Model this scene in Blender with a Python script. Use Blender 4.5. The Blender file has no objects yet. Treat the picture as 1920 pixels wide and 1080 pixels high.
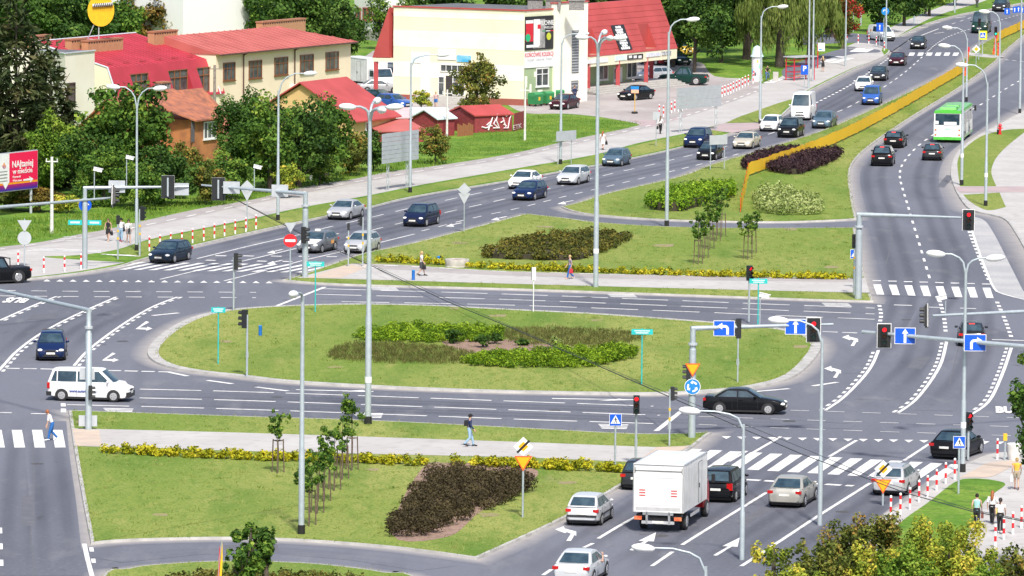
import bpy, bmesh, math, random
import numpy as np
from mathutils import Vector, Matrix
R = math.radians
sc = bpy.context.scene
COL = sc.collection
# ---------------- camera: a long lens looking down from a tower block, 40 m up ----------------
CAM_H, FOC, PITCH, ROLL = 40.0, 11500.0, math.atan(1107/11500), R(0.5)
_f = Vector((0, math.cos(PITCH), -math.sin(PITCH))); _r0 = Vector((1, 0, 0)); _u0 = Vector((0, math.sin(PITCH), math.cos(PITCH)))
_r = _r0*math.cos(ROLL) + _u0*math.sin(ROLL); _u = _u0*math.cos(ROLL) - _r0*math.sin(ROLL)
cd = bpy.data.cameras.new('camera'); cam = bpy.data.objects.new('camera', cd); COL.objects.link(cam)
cd.sensor_width = 36; cd.lens = FOC/1920*36; cd.clip_start = 1; cd.clip_end = 12000
cam.matrix_world = Matrix(((_r.x, _u.x, -_f.x, 0), (_r.y, _u.y, -_f.y, 0), (_r.z, _u.z, -_f.z, CAM_H), (0, 0, 0, 1)))
sc.camera = cam
# ---------------- sky, sun, exposure ----------------
SUN = Vector((0.10, -0.60, 0.78)).normalized()
w = bpy.data.worlds.new('World'); sc.world = w; w.use_nodes = True
nt = w.node_tree; sky = nt.nodes.new('ShaderNodeTexSky'); sky.sky_type = 'NISHITA'; sky.sun_disc = False
sky.sun_elevation = math.asin(SUN.z); sky.sun_rotation = math.atan2(SUN.x, SUN.y); sky.air_density = 1.0; sky.dust_density = 3.0; sky.ozone_density = 1.0
nt.links.new(sky.outputs[0], nt.nodes['Background'].inputs[0]); nt.nodes['Background'].inputs[1].default_value = 0.12
ld = bpy.data.lights.new('sun', 'SUN'); ld.energy = 3.5; ld.angle = R(4.5); ld.color = (1, .96, .89)
sun = bpy.data.objects.new('sun', ld); COL.objects.link(sun); sun.rotation_euler = SUN.to_track_quat('Z', 'Y').to_euler()
sc.view_settings.view_transform = 'Standard'; sc.view_settings.look = 'None'; sc.view_settings.gamma = 1
sc.view_settings.use_curve_mapping = False; sc.view_settings.exposure = 0.5
# ---------------- from the photograph's 1920x1080 coordinates to places on the ground ----------------
def G(px, py, z=0.0):
    d = _r*((px-960)/FOC) + _u*((540-py)/FOC) + _f
    t = (z-CAM_H)/d.z
    return Vector((d.x*t, d.y*t, z))
def proj(P):
    v = Vector(P) - Vector((0, 0, CAM_H)); d = v.dot(_f)
    return 960+FOC*v.dot(_r)/d, 540-FOC*v.dot(_u)/d
def hgt(px, py, ty, z=0.0):
    b = G(px, py, z); lo, hi = 0, 60
    for _ in range(40):
        m = (lo+hi)/2
        if proj((b.x, b.y, z+m))[1] > ty: lo = m
        else: hi = m
    return m
def head(px, py, dx, dy):
    v = G(px+dx, py+dy) - G(px, py); return math.atan2(v.y, v.x)
# ---------------- materials ----------------
_M = {}
def mat(name, col, rough=.6, metal=0, col2=None, scale=4., detail=4., bump=0., bscale=30., coat=0, spec=.5, emit=None, estr=1, ramp=(.35, .65), stretch=None):
    if name in _M: return _M[name]
    m = bpy.data.materials.new(name); m.use_nodes = True; n = m.node_tree.nodes; l = m.node_tree.links; b = n['Principled BSDF']
    b.inputs['Base Color'].default_value = (*col, 1); b.inputs['Roughness'].default_value = rough; b.inputs['Metallic'].default_value = metal
    b.inputs['Coat Weight'].default_value = coat; b.inputs['Coat Roughness'].default_value = .04; b.inputs['Specular IOR Level'].default_value = spec
    if col2 is None: col2 = tuple(c*.88 for c in col)
    tc = n.new('ShaderNodeTexCoord'); vec = tc.outputs['Object']
    if stretch:
        mp = n.new('ShaderNodeMapping'); mp.inputs['Scale'].default_value = stretch; l.new(vec, mp.inputs['Vector']); vec = mp.outputs[0]
    ns = n.new('ShaderNodeTexNoise'); ns.inputs['Scale'].default_value = scale; ns.inputs['Detail'].default_value = detail; l.new(vec, ns.inputs['Vector'])
    r = n.new('ShaderNodeValToRGB'); r.color_ramp.elements[0].position = ramp[0]; r.color_ramp.elements[1].position = ramp[1]
    r.color_ramp.elements[0].color = (*col, 1); r.color_ramp.elements[1].color = (*col2, 1)
    l.new(ns.outputs['Fac'], r.inputs['Fac']); l.new(r.outputs['Color'], b.inputs['Base Color'])
    if bump:
        bn = n.new('ShaderNodeTexNoise'); bn.inputs['Scale'].default_value = bscale; bn.inputs['Detail'].default_value = 3; l.new(vec, bn.inputs['Vector'])
        bp = n.new('ShaderNodeBump'); bp.inputs['Strength'].default_value = bump; bp.inputs['Distance'].default_value = .05
        l.new(bn.outputs['Fac'], bp.inputs['Height']); l.new(bp.outputs['Normal'], b.inputs['Normal'])
    if emit:
        b.inputs['Emission Color'].default_value = (*emit, 1); b.inputs['Emission Strength'].default_value = estr
    _M[name] = m; return m
def mix_mat(name, layers, rough=.9, bump=0, bscale=10, attr=None, attr_col=None, wear=None):
    """base colour built from several noises; layers = (colour, scale, lo, hi, detail, stretch)"""
    if name in _M: return _M[name]
    m = bpy.data.materials.new(name); m.use_nodes = True; n = m.node_tree.nodes; l = m.node_tree.links; b = n['Principled BSDF']
    b.inputs['Roughness'].default_value = rough; b.inputs['Specular IOR Level'].default_value = .25
    geo = n.new('ShaderNodeNewGeometry'); cur = None
    for i, L in enumerate(layers):
        c = L[0]
        if i == 0:
            rgb = n.new('ShaderNodeRGB'); rgb.outputs[0].default_value = (*c, 1); cur = rgb.outputs[0]; continue
        vec = geo.outputs['Position']
        if len(L) > 5:
            mp = n.new('ShaderNodeMapping'); mp.inputs['Scale'].default_value = L[5]; l.new(vec, mp.inputs['Vector']); vec = mp.outputs[0]
            if len(L) > 6: mp.inputs['Rotation'].default_value = (0, 0, L[6])
        ns = n.new('ShaderNodeTexNoise'); ns.inputs['Scale'].default_value = L[1]; ns.inputs['Detail'].default_value = L[4]; l.new(vec, ns.inputs['Vector'])
        mr = n.new('ShaderNodeMapRange'); mr.inputs[1].default_value = L[2]; mr.inputs[2].default_value = L[3]; l.new(ns.outputs['Fac'], mr.inputs[0])
        mx = n.new('ShaderNodeMix'); mx.data_type = 'RGBA'; l.new(mr.outputs[0], mx.inputs[0]); l.new(cur, mx.inputs[6]); mx.inputs[7].default_value = (*c, 1); cur = mx.outputs[2]
    if attr:
        at = n.new('ShaderNodeAttribute'); at.attribute_name = attr
        ns = n.new('ShaderNodeTexNoise'); ns.inputs['Scale'].default_value = .8; ns.inputs['Detail'].default_value = 5; l.new(geo.outputs['Position'], ns.inputs['Vector'])
        mu = n.new('ShaderNodeMath'); mu.operation = 'MULTIPLY_ADD'; l.new(ns.outputs['Fac'], mu.inputs[0]); mu.inputs[1].default_value = .9; mu.inputs[2].default_value = .5
        m2 = n.new('ShaderNodeMath'); m2.operation = 'MULTIPLY'; m2.use_clamp = True; l.new(mu.outputs[0], m2.inputs[0]); l.new(at.outputs['Fac'], m2.inputs[1])
        mx = n.new('ShaderNodeMix'); mx.data_type = 'RGBA'; l.new(m2.outputs[0], mx.inputs[0]); l.new(cur, mx.inputs[6]); mx.inputs[7].default_value = (*attr_col, 1); cur = mx.outputs[2]
    if wear:
        at = n.new('ShaderNodeAttribute'); at.attribute_name = wear; mx = n.new('ShaderNodeMix'); mx.data_type = 'RGBA'; mx.blend_type = 'MULTIPLY'
        l.new(at.outputs['Fac'], mx.inputs[0]); l.new(cur, mx.inputs[6]); mx.inputs[7].default_value = (.64,.64,.66,1); cur = mx.outputs[2]
    l.new(cur, b.inputs['Base Color'])
    if bump:
        bn = n.new('ShaderNodeTexNoise'); bn.inputs['Scale'].default_value = bscale; bn.inputs['Detail'].default_value = 4; l.new(geo.outputs['Position'], bn.inputs['Vector'])
        bp = n.new('ShaderNodeBump'); bp.inputs['Strength'].default_value = bump; bp.inputs['Distance'].default_value = .08
        l.new(bn.outputs['Fac'], bp.inputs['Height']); l.new(bp.outputs['Normal'], b.inputs['Normal'])
    _M[name] = m; return m
# ---------------- mesh helper ----------------
class MB:
    def __init__(s): s.v = []; s.f = []; s.m = []
    def add(s, vs, fs, m=0, X=None):
        o = len(s.v)
        s.v += [tuple(X @ Vector(p)) if X is not None else tuple(p) for p in vs]
        s.f += [tuple(i+o for i in f) for f in fs]; s.m += [m]*len(fs); return s
    def box(s, c, d, m=0, X=None, rz=0, taper=1.0):
        x, y, z = d[0]/2, d[1]/2, d[2]/2; vs = []
        for k, (a, b, e) in enumerate(((-1,-1,-1),(1,-1,-1),(1,1,-1),(-1,1,-1),(-1,-1,1),(1,-1,1),(1,1,1),(-1,1,1))):
            t = taper if e > 0 else 1; q = Vector((a*x*t, b*y*t, e*z))
            if rz: q.rotate(Matrix.Rotation(rz, 3, 'Z'))
            vs.append(q + Vector(c))
        return s.add(vs, ((3,2,1,0),(4,5,6,7),(0,1,5,4),(1,2,6,5),(2,3,7,6),(3,0,4,7)), m, X)
    def tube(s, pts, rad, n=8, m=0, X=None, cap=True, flat=1.0):
        pts = [Vector(p) for p in pts]; rad = rad if isinstance(rad, (list, tuple)) else [rad]*len(pts); vs = []; fs = []
        prev = None
        for i, p in enumerate(pts):
            t = (pts[min(i+1, len(pts)-1)] - pts[max(i-1, 0)]).normalized()
            if prev is None:
                a = t.cross(Vector((0, 0, 1)) if abs(t.z) < .9 else Vector((1, 0, 0))).normalized()
            else:
                a = (prev - t*prev.dot(t)).normalized()
            prev = a; b = t.cross(a)
            for k in range(n):
                an = 2*math.pi*k/n; vs.append(p + (a*math.cos(an) + b*math.sin(an)*flat)*rad[i])
        for i in range(len(pts)-1):
            for k in range(n):
                k2 = (k+1) % n; fs.append((i*n+k, i*n+k2, (i+1)*n+k2, (i+1)*n+k))
        if cap: fs.append(tuple(range(n))[::-1]); fs.append(tuple((len(pts)-1)*n+k for k in range(n)))
        return s.add(vs, fs, m, X)
    def cyl(s, a, b, r, n=10, m=0, r2=None, X=None): return s.tube([a, b], [r, r if r2 is None else r2], n, m, X)
    def lathe(s, c, prof, n=12, m=0, X=None):
        vs = []; fs = []
        for r_, z in prof:
            for k in range(n): vs.append((c[0]+r_*math.cos(2*math.pi*k/n), c[1]+r_*math.sin(2*math.pi*k/n), c[2]+z))
        for i in range(len(prof)-1):
            for k in range(n):
                k2 = (k+1) % n; fs.append((i*n+k, i*n+k2, (i+1)*n+k2, (i+1)*n+k))
        fs.append(tuple(range(n))[::-1]); fs.append(tuple((len(prof)-1)*n+k for k in range(n)))
        return s.add(vs, fs, m, X)
    def prism(s, poly, z0, z1, m=0, X=None):
        n = len(poly); vs = [(p[0], p[1], z0) for p in poly] + [(p[0], p[1], z1) for p in poly]
        return s.add(vs, [tuple(range(n))[::-1], tuple(range(n, 2*n))] + [(i, (i+1) % n, n+(i+1) % n, n+i) for i in range(n)], m, X)
    def extr(s, poly, d, m=0, X=None):
        """closed 3-D polygon pushed along vector d"""
        d = Vector(d); n = len(poly); vs = [Vector(p) for p in poly] + [Vector(p)+d for p in poly]
        return s.add(vs, [tuple(range(n))[::-1], tuple(range(n, 2*n))] + [(i, (i+1) % n, n+(i+1) % n, n+i) for i in range(n)], m, X)
    def ball(s, c, r, m=0, n=10, k=6, sc=(1,1,1), X=None):
        vs = []; fs = []
        for i in range(k+1):
            th = math.pi*i/k
            for j in range(n):
                a = 2*math.pi*j/n; vs.append((c[0]+r*sc[0]*math.sin(th)*math.cos(a), c[1]+r*sc[1]*math.sin(th)*math.sin(a), c[2]+r*sc[2]*math.cos(th)))
        for i in range(k):
            for j in range(n): fs.append((i*n+j, (i+1)*n+j, (i+1)*n+(j+1) % n, i*n+(j+1) % n))
        return s.add(vs, fs, m, X)
    def quad(s, a, b, c, d, m=0): return s.add((a, b, c, d), ((0, 1, 2, 3),), m)
    def build(s, name, mats, parent=None, loc=(0,0,0), rz=0, smooth=None):
        me = bpy.data.meshes.new(name); me.from_pydata([tuple(p) for p in s.v], [], s.f)
        for mm in (mats if isinstance(mats, (list, tuple)) else [mats]): me.materials.append(mm)
        me.polygons.foreach_set('material_index', s.m)
        if smooth:
            me.polygons.foreach_set('use_smooth', [True]*len(me.polygons)); me.set_sharp_from_angle(angle=R(smooth))
        me.update(); o = bpy.data.objects.new(name, me); COL.objects.link(o); o.location = loc; o.rotation_euler.z = rz
        if parent: o.parent = parent
        return o
def tag(o, label, cat, group=None, kind=None):
    if label: o['label'] = label
    if cat: o['category'] = cat
    if group: o['group'] = group
    if kind: o['kind'] = kind
    return o
def thing(name, label, cat, loc=(0,0,0), rz=0, group=None):
    o = bpy.data.objects.new(name, None); COL.objects.link(o); o.location = loc; o.rotation_euler.z = rz; o.empty_display_size = .3
    return tag(o, label, cat, group)
def copy_tree(o, parent=None):
    c = o.copy(); COL.objects.link(c)
    if parent: c.parent = parent
    for ch in list(o.children): copy_tree(ch, c)
    return c
def text_mesh(txt, size, mat_, name='lettering', parent=None, M=None, align='CENTER', bold=0, thick=.004):
    cu = bpy.data.curves.new(name, 'FONT'); cu.body = txt; cu.size = size; cu.align_x = align; cu.align_y = 'CENTER'; cu.extrude = thick; cu.offset = bold; cu.resolution_u = 2
    ob = bpy.data.objects.new(name, cu); me = bpy.data.meshes.new_from_object(ob); bpy.data.objects.remove(ob)
    me.materials.clear(); me.materials.append(mat_); o = bpy.data.objects.new(name, me); COL.objects.link(o)
    if M is not None: o.matrix_world = M
    if parent: o.parent = parent
    return o
# ---------------- curves on the ground ----------------
def smooth_px(pts, closed=True, sub=5, z=0.0):
    P = [G(p[0], p[1], z) for p in pts]; S = [len(p) > 2 for p in pts]; n = len(P); out = []
    for i in range(n if closed else n-1):
        p1, p2 = P[i], P[(i+1) % n]
        p0 = P[i-1] if (closed or i > 0) and not S[i] else p1
        p3 = P[(i+2) % n] if (closed or i+2 < n) and not S[(i+1) % n] else p2
        if S[i] and S[(i+1) % n]: out.append(p1.copy()); continue
        for k in range(sub):
            t = k/sub; t2 = t*t; t3 = t2*t
            out.append(.5*((2*p1) + (p2-p0)*t + (2*p0-5*p1+4*p2-p3)*t2 + (3*p1-p0-3*p2+p3)*t3))
    if not closed: out.append(P[-1].copy())
    return out
def area2(p): return sum(p[i].x*p[(i+1) % len(p)].y - p[(i+1) % len(p)].x*p[i].y for i in range(len(p)))
def offset(p, d):
    """move a counter-clockwise outline inwards by d"""
    n = len(p); out = []
    for i in range(n):
        a = (p[i]-p[i-1]); b = (p[(i+1) % n]-p[i]); a.z = b.z = 0
        a = a.normalized() if a.length > 1e-6 else b.normalized(); b = b.normalized() if b.length > 1e-6 else a
        na = Vector((-a.y, a.x, 0)); nb = Vector((-b.y, b.x, 0)); m = na+nb
        m = m.normalized() if m.length > .1 else na
        out.append(p[i] + m*d/max(.5, m.dot(na)))
    return out
# ======================= the setting =======================
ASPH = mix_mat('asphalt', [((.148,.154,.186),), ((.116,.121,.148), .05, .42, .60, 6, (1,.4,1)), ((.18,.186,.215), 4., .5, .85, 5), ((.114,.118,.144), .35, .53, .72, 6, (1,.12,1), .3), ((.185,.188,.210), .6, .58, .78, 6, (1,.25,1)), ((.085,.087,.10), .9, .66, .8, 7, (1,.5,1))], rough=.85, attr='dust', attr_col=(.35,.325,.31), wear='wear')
LAWN = mix_mat('mown_grass', [((.165,.228,.036),), ((.27,.285,.075), .07, .40, .62, 7, (1,.3,1)), ((.095,.175,.020), .22, .50, .72, 8, (1,.25,1)), ((.31,.30,.09), .6, .58, .82, 8, (1,.25,1)), ((.11,.185,.025), 2.5, .5, .75, 7, (1,.25,1)), ((.30,.25,.13), .2, .69, .80, 8, (1,.25,1)), ((.25,.29,.08), 5, .55, .8, 6, (1,.25,1)), ((.07,.145,.014), 8, .50, .72, 5, (1,.35,1))], rough=.95, bump=1, bscale=3)
VERGE = mix_mat('rough_grass', [((.10,.21,.018),), ((.19,.29,.035), .2, .42, .62, 6), ((.05,.13,.012), .7, .5, .72, 6), ((.24,.27,.07), 1.6, .56, .76, 6), ((.07,.15,.015), 5, .5, .7, 4)], rough=.95, bump=.9, bscale=4)
KERB = mat('kerb_concrete', (.46,.445,.425), .9, col2=(.33,.32,.305), scale=1.1, detail=8, bump=.1)
PAVE = mix_mat('pale_paving', [((.42,.40,.385),), ((.47,.455,.44), .2, .4, .65, 4), ((.37,.35,.335), 1.5, .5, .75, 5), ((.34,.32,.31), .5, .62, .8, 6, (1,.4,1))], rough=.9)
PATH = mix_mat('cycle_path_asphalt', [((.36,.33,.32),), ((.31,.285,.28), .3, .4, .65, 4), ((.40,.37,.36), 3, .5, .8, 5)], rough=.9)
BRICK = mix_mat('reddish_paving', [((.42,.33,.33),), ((.36,.29,.30), .6, .4, .65, 4)], rough=.9)
RAMP = mix_mat('peach_paving', [((.52,.42,.34),), ((.46,.38,.32), 1, .4, .65, 4)], rough=.9)
COBBLE = mix_mat('grey_setts', [((.36,.36,.37),), ((.44,.43,.42), .2, .42, .62, 4), ((.30,.30,.32), 6, .5, .7, 3)], rough=.9)
YARD = mix_mat('yard_surface', [((.34,.30,.29),), ((.42,.385,.37), .12, .4, .62, 4), ((.29,.26,.255), 1.2, .5, .75, 5)], rough=.92)
WHITE = mix_mat('road_paint', [((.74,.73,.71),), ((.52,.52,.52), .9, .46, .7, 7), ((.30,.30,.31), 4, .60, .78, 7)], rough=.7)
SOIL = mix_mat('bark_mulch', [((.30,.20,.155),), ((.20,.13,.10), 3, .4, .65, 5), ((.36,.27,.22), 9, .5, .8, 4)], rough=1, bump=.5)
DRY = mix_mat('worn_turf', [((.27,.22,.13),), ((.22,.23,.07), .8, .42, .6, 6), ((.33,.26,.17), 3, .5, .75, 5)], rough=1)
PAVED = []
def sheet(name, pts, z, m, sub=5, kind='structure'):
    P = smooth_px(pts, True, sub, z)
    if area2(P) < 0: P = P[::-1]
    if m in (PAVE, PATH, RAMP, BRICK): PAVED.append(P)
    mb = MB(); mb.add([(p.x, p.y, z) for p in P], [tuple(range(len(P)))])
    return tag(mb.build(name, m), None, None, None, kind)
_gz = [0.004]; EDGES = []
def slab(name, pts, top, inset=.24, gutter=1.1, h=.12, sub=5):
    P = smooth_px(pts, True, sub, .05)
    if area2(P) < 0: P = P[::-1]
    n = len(P); Q = offset(P, inset); mb = MB()
    if top is LAWN: EDGES.append(Q)
    vs = [(p.x, p.y, -.02) for p in P] + [(p.x, p.y, h) for p in offset(P, .03)] + [(q.x, q.y, h) for q in Q]
    fs = []
    for i in range(n):
        j = (i+1) % n; fs += [(i, j, n+j, n+i), (n+i, n+j, 2*n+j, 2*n+i)]
    mb.add(vs, fs); tag(mb.build('kerb', KERB), None, None, None, 'structure')
    mb = MB(); mb.add([(q.x, q.y, h) for q in Q], [tuple(range(n))]); tag(mb.build(name, top), None, None, None, 'structure')
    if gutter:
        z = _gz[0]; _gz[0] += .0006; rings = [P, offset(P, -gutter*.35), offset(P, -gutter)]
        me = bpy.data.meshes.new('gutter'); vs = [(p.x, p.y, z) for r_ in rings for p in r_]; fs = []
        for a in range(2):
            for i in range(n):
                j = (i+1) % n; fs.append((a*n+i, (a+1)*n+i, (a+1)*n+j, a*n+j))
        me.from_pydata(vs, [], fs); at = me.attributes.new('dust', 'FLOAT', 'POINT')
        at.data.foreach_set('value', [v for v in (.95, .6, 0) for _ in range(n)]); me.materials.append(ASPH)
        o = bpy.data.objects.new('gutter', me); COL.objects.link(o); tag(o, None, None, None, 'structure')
S = 's'
g = MB(); g.add([(-4000,-300,-.06),(4000,-300,-.06),(4000,8000,-.06),(-4000,8000,-.06)], [(0,1,2,3)]); tag(g.build('ground', VERGE), None, None, None, 'structure')
g = MB(); g.add([(-110,150,-.0),(170,150,-.0),(170,1180,-.0),(-110,1180,-.0)], [(0,1,2,3)]); tag(g.build('road', ASPH), None, None, None, 'structure')
# central island
slab('lawn', [(276,662),(284,645),(310,622),(350,600),(400,586),(480,577),(640,571),(800,573),(960,581),(1120,589),(1300,602),(1440,614),(1510,626),(1538,642),(1537,660),(1510,692),(1480,711),(1440,722),(1390,730),(1300,737),(1200,740),(960,736),(800,731),(690,726),(540,717),(440,706),(360,697),(310,687),(284,675)], LAWN, inset=.7)
# south-west lawn with its footpath
slab('lawn', [(128,771,S),(480,783),(700,790),(960,803),(1200,815),(1335,812,S),(1320,822),(1285,848),(1180,903),(1060,972),(895,1048,S),(760,1030),(640,1019),(520,1012),(400,1010),(240,1014),(170,1020,S),(153,930),(138,840)], LAWN, inset=.2)
sheet('pavement', [(136,803,S),(480,812),(960,828),(1230,838),(1297,834,S),(1240,866,S),(1185,866),(960,857),(480,846),(141,836,S)], .128, PAVE)
sheet('pavement', [(136,804,S),(186,806,S),(190,836,S),(142,836,S)], .132, RAMP); sheet('pavement', [(1232,838,S),(1294,836,S),(1262,853,S),(1205,857,S)], .132, RAMP)
# north island with footpath
slab('lawn', [(528,526,S),(560,518),(640,490),(690,474),(760,460),(860,435),(985,402,S),(1060,410),(1120,418),(1250,426),(1400,429),(1603,428,S),(1612,470),(1622,520),(1638,566,S),(1500,562),(1250,553),(960,543),(640,534)], LAWN, inset=.2)
sheet('pavement', [(660,494,S),(760,497),(960,509),(1300,517),(1623,522,S),(1629,549,S),(1300,541),(960,532),(620,522),(556,521,S)], .128, PAVE)
sheet('cycle_path', [(700,496,S),(760,497.5),(960,509.5),(1300,517.5),(1600,521.5,S),(1600,528,S),(1300,525),(960,517),(700,503,S)], .132, PATH)
sheet('pavement', [(650,496,S),(700,496,S),(640,521,S),(575,521,S)], .1325, RAMP)
# long median
slab('lawn', [(1052,389,S),(1090,379),(1140,363),(1270,333),(1335,309),(1440,278),(1540,246),(1640,203),(1720,165),(1790,128),(1822,95),(1850,78),(1885,62),(1935,42,S),(1940,52,S),(1890,92),(1862,120),(1800,165),(1720,214),(1645,264),(1606,298),(1594,325),(1598,370),(1606,411,S),(1560,414),(1440,417),(1250,413),(1120,404),(1075,397)], LAWN, inset=.2)
sheet('pavement', [(1818,98,S),(1885,106,S),(1858,108),(1812,103,S)], .128, PAVE)
# south strip
slab('lawn', [(150,1240,S),(190,1086),(240,1068),(300,1060),(420,1054),(560,1057),(660,1066),(720,1075),(790,1092),(900,1240,S)], LAWN, inset=.15)
# north-west side: verge, footpath, yard
NWK = [(-260,560,S),(-60,535),(0,528),(60,523),(150,513),(225,500),(262,489),(360,463),(480,435),(605,408),(692,390),(780,369),(960,339),(1122,310),(1185,298),(1282,276),(1372,251),(1432,241),(1455,228),(1482,203),(1515,174),(1535,163),(1600,131),(1650,110),(1668,98),(1672,82),(1690,68),(1740,45),(1800,28),(1860,17),(1940,2,S)]
slab('verge', NWK + [(2100,-40,S),(2100,-300,S),(-1500,-300,S),(-1500,560,S)], VERGE, inset=.2)
UP = [(-60,470),(0,463),(75,454),(150,439),(200,430),(287,410),(375,391),(480,373),(555,353),(655,337),(730,322),(830,309),(960,288),(1077,261),(1202,234),(1290,205),(1354,184),(1400,166),(1452,150),(1480,135),(1540,108),(1590,86),(1640,66),(1690,42),(1760,14),(1830,-10)]
DASH = [(-20,473),(57,463),(187,443),(270,426),(370,405),(447,388),(485,380),(597,357),(707,337),(830,317),(947,299),(1085,269),(1147,255),(1225,236),(1310,212),(1422,172)]
LOW = [(1322,240),(1285,250),(1197,268),(1110,291),(960,317),(792,346),(692,366),(555,391),(480,408),(360,432),(275,450),(218,468),(150,478),(80,482)]
sheet('pavement', UP + [(1850,0),(1760,28),(1700,58),(1655,90),(1655,106),(1600,127),(1530,160),(1500,178),(1470,198),(1440,210),(1400,214),(1362,230,S)] + LOW + [(235,492,S),(150,508),(60,519),(-60,531,S)], .128, PAVE, sub=4)
sheet('cycle_path', UP[:18] + DASH[::-1], .133, PATH, sub=4)
sheet('lawn', [(222,471),(275,453),(360,435),(480,411),(555,394),(692,369),(792,349),(960,320),(1110,294),(1197,271),(1285,253),(1322,243),(1350,238),(1362,246,S),(1282,271),(1185,294),(1122,306),(960,334),(780,365),(692,386),(605,404),(480,431),(360,458),(262,483,S)], .1325, LAWN, sub=4)
sheet('lawn', [(1362,230,S),(1400,214),(1480,187),(1482,194),(1462,212),(1442,229,S)], .1335, LAWN)
sheet('yard', [(945,192,S),(985,212),(1060,213),(1130,220),(1202,233,S),(1240,224),(1300,206),(1360,184),(1430,157,S),(1405,148),(1340,143),(1320,120,S),(1240,95,S),(700,95,S),(560,190,S),(780,215,S)], .129, YARD, sub=3)
sheet('pavement', [(1322,242,S),(1357,231,S),(1446,229,S),(1436,239,S),(1372,249,S)], .1345, BRICK)
sheet('pavement', [(1180,224,S),(1248,226,S),(1296,214,S),(1275,222,S),(1222,238,S),(1202,236,S)], .1345, BRICK)
sheet('road', [(1500,66,S),(1600,62,S),(1672,70,S),(1712,68,S),(1672,96,S),(1645,84),(1600,80),(1500,84,S)], .137, ASPH)
sheet('road', [(1470,128),(1530,106),(1580,92),(1640,92),(1648,98),(1600,101),(1545,118),(1480,146)], .136, ASPH)
# east side
slab('pavement', [(1960,540,S),(1930,485),(1905,440),(1885,413),(1860,404),(1835,399),(1815,391),(1800,373),(1788,350),(1782,325),(1787,300),(1800,280),(1830,257),(1870,235),(1925,205),(2000,160,S),(2300,160,S),(2300,540,S)], PAVE, inset=.2, gutter=1.6)
sheet('lawn', [(1800,349,S),(1796,320),(1796,300),(1807,280),(1832,260),(1855,250),(1890,243),(1930,241,S),(1900,264),(1876,286),(1863,305),(1859,325),(1868,349,S)], .128, LAWN)
sheet('lawn', [(1806,365,S),(1874,361,S),(1886,388,S),(1852,394),(1822,380)], .128, LAWN)
sheet('pavement', [(1790,350,S),(1960,349,S),(1960,360,S),(1800,361,S)], .132, BRICK)
sheet('parking_bay', [(1812,393,S),(1835,393),(1868,397),(1897,407),(1922,436),(1950,485),(1990,540,S),(1960,572,S),(1920,562),(1885,553),(1864,541),(1842,490),(1822,432)], .0075, COBBLE)
# south-east corner
slab('pavement', [(1470,1120,S),(1600,1012),(1655,968),(1720,930),(1780,891),(1832,862),(1880,850),(1990,852,S),(2200,1500,S),(1400,1500,S)], PAVE, inset=.2)
sheet('lawn', [(1655,1020),(1690,978),(1740,942),(1790,904),(1822,897),(1862,900),(1885,908),(1862,926),(1842,945),(1822,985),(1805,1025),(1740,1060)], .128, VERGE)
sheet('pavement', [(1796,897,S),(1850,868,S),(1905,862,S),(1900,872),(1860,893),(1822,895)], .132, RAMP)
# planting beds' bare soil
sheet('soil', [(828,640),(900,634),(985,640),(1040,650),(985,662),(880,660)], .125, SOIL)
sheet('soil', [(735,1002),(790,880),(850,868),(1000,878),(985,912),(900,960),(840,1006)], .125, SOIL)
_r9 = random.Random(9)
for x, y, rx, ry in ((628,688,16,2.5),(852,578,12,2),(932,592,22,3),(1120,600,14,2.2),(1246,460,24,3),(1020,425,18,2),(930,905,26,5),(915,965,22,5),(1065,905,18,4),(300,965,14,4),(700,880,12,3),(1500,650,18,3),(420,640,14,2.5),(1560,500,18,2.5),(860,455,18,2),(1480,430,14,2),(150,790,10,3)):
    sheet('soil', [(x+rx*_r9.uniform(.6,1.2)*math.cos(a*.785), y+ry*_r9.uniform(.6,1.2)*math.sin(a*.785)) for a in range(8)], .1265, DRY, 4)
# ---------------- road markings ----------------
mk = MB(); MZ = .012; _mz = [0.0]
def arc(P):
    L = [0]
    for a, b in zip(P, P[1:]): L.append(L[-1] + (b-a).length)
    return L
def at_len(P, L, s):
    for i in range(len(P)-1):
        if s <= L[i+1] or i == len(P)-2:
            t = (s-L[i])/max(1e-6, L[i+1]-L[i]); return P[i].lerp(P[i+1], t), (P[i+1]-P[i]).normalized()
def line(pts, wd=.14, dash=None, z=MZ, mb=None, start=0, off=0):
    mb = mb or mk; _mz[0] += 1.5e-5; z += _mz[0]; P = smooth_px(pts, False, 4) if len(pts) > 2 else [G(*p[:2]) for p in pts]; L = arc(P); T = L[-1]; s = start
    while s < T-.05:
        e = min(T, s+(dash[0] if dash else T)); k = max(1, int((e-s)/2.0)); vs = []
        for i in range(k+1):
            p, t = at_len(P, L, s+(e-s)*i/k); n = Vector((-t.y, t.x, 0)); p = p + n*off
            vs += [(p.x+n.x*wd/2, p.y+n.y*wd/2, z), (p.x-n.x*wd/2, p.y-n.y*wd/2, z)]
        mb.add(vs, [(2*i+1, 2*i+3, 2*i+2, 2*i) for i in range(k)])
        s = e + (dash[1] if dash else 1)
def poly(pts, z=MZ, mb=None):
    _mz[0] += 1.5e-5; z += _mz[0]
    P = [G(p[0], p[1], z) for p in pts]
    if area2(P) < 0: P = P[::-1]
    (mb or mk).add([(p.x, p.y, z) for p in P], [tuple(range(len(P)))])
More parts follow.
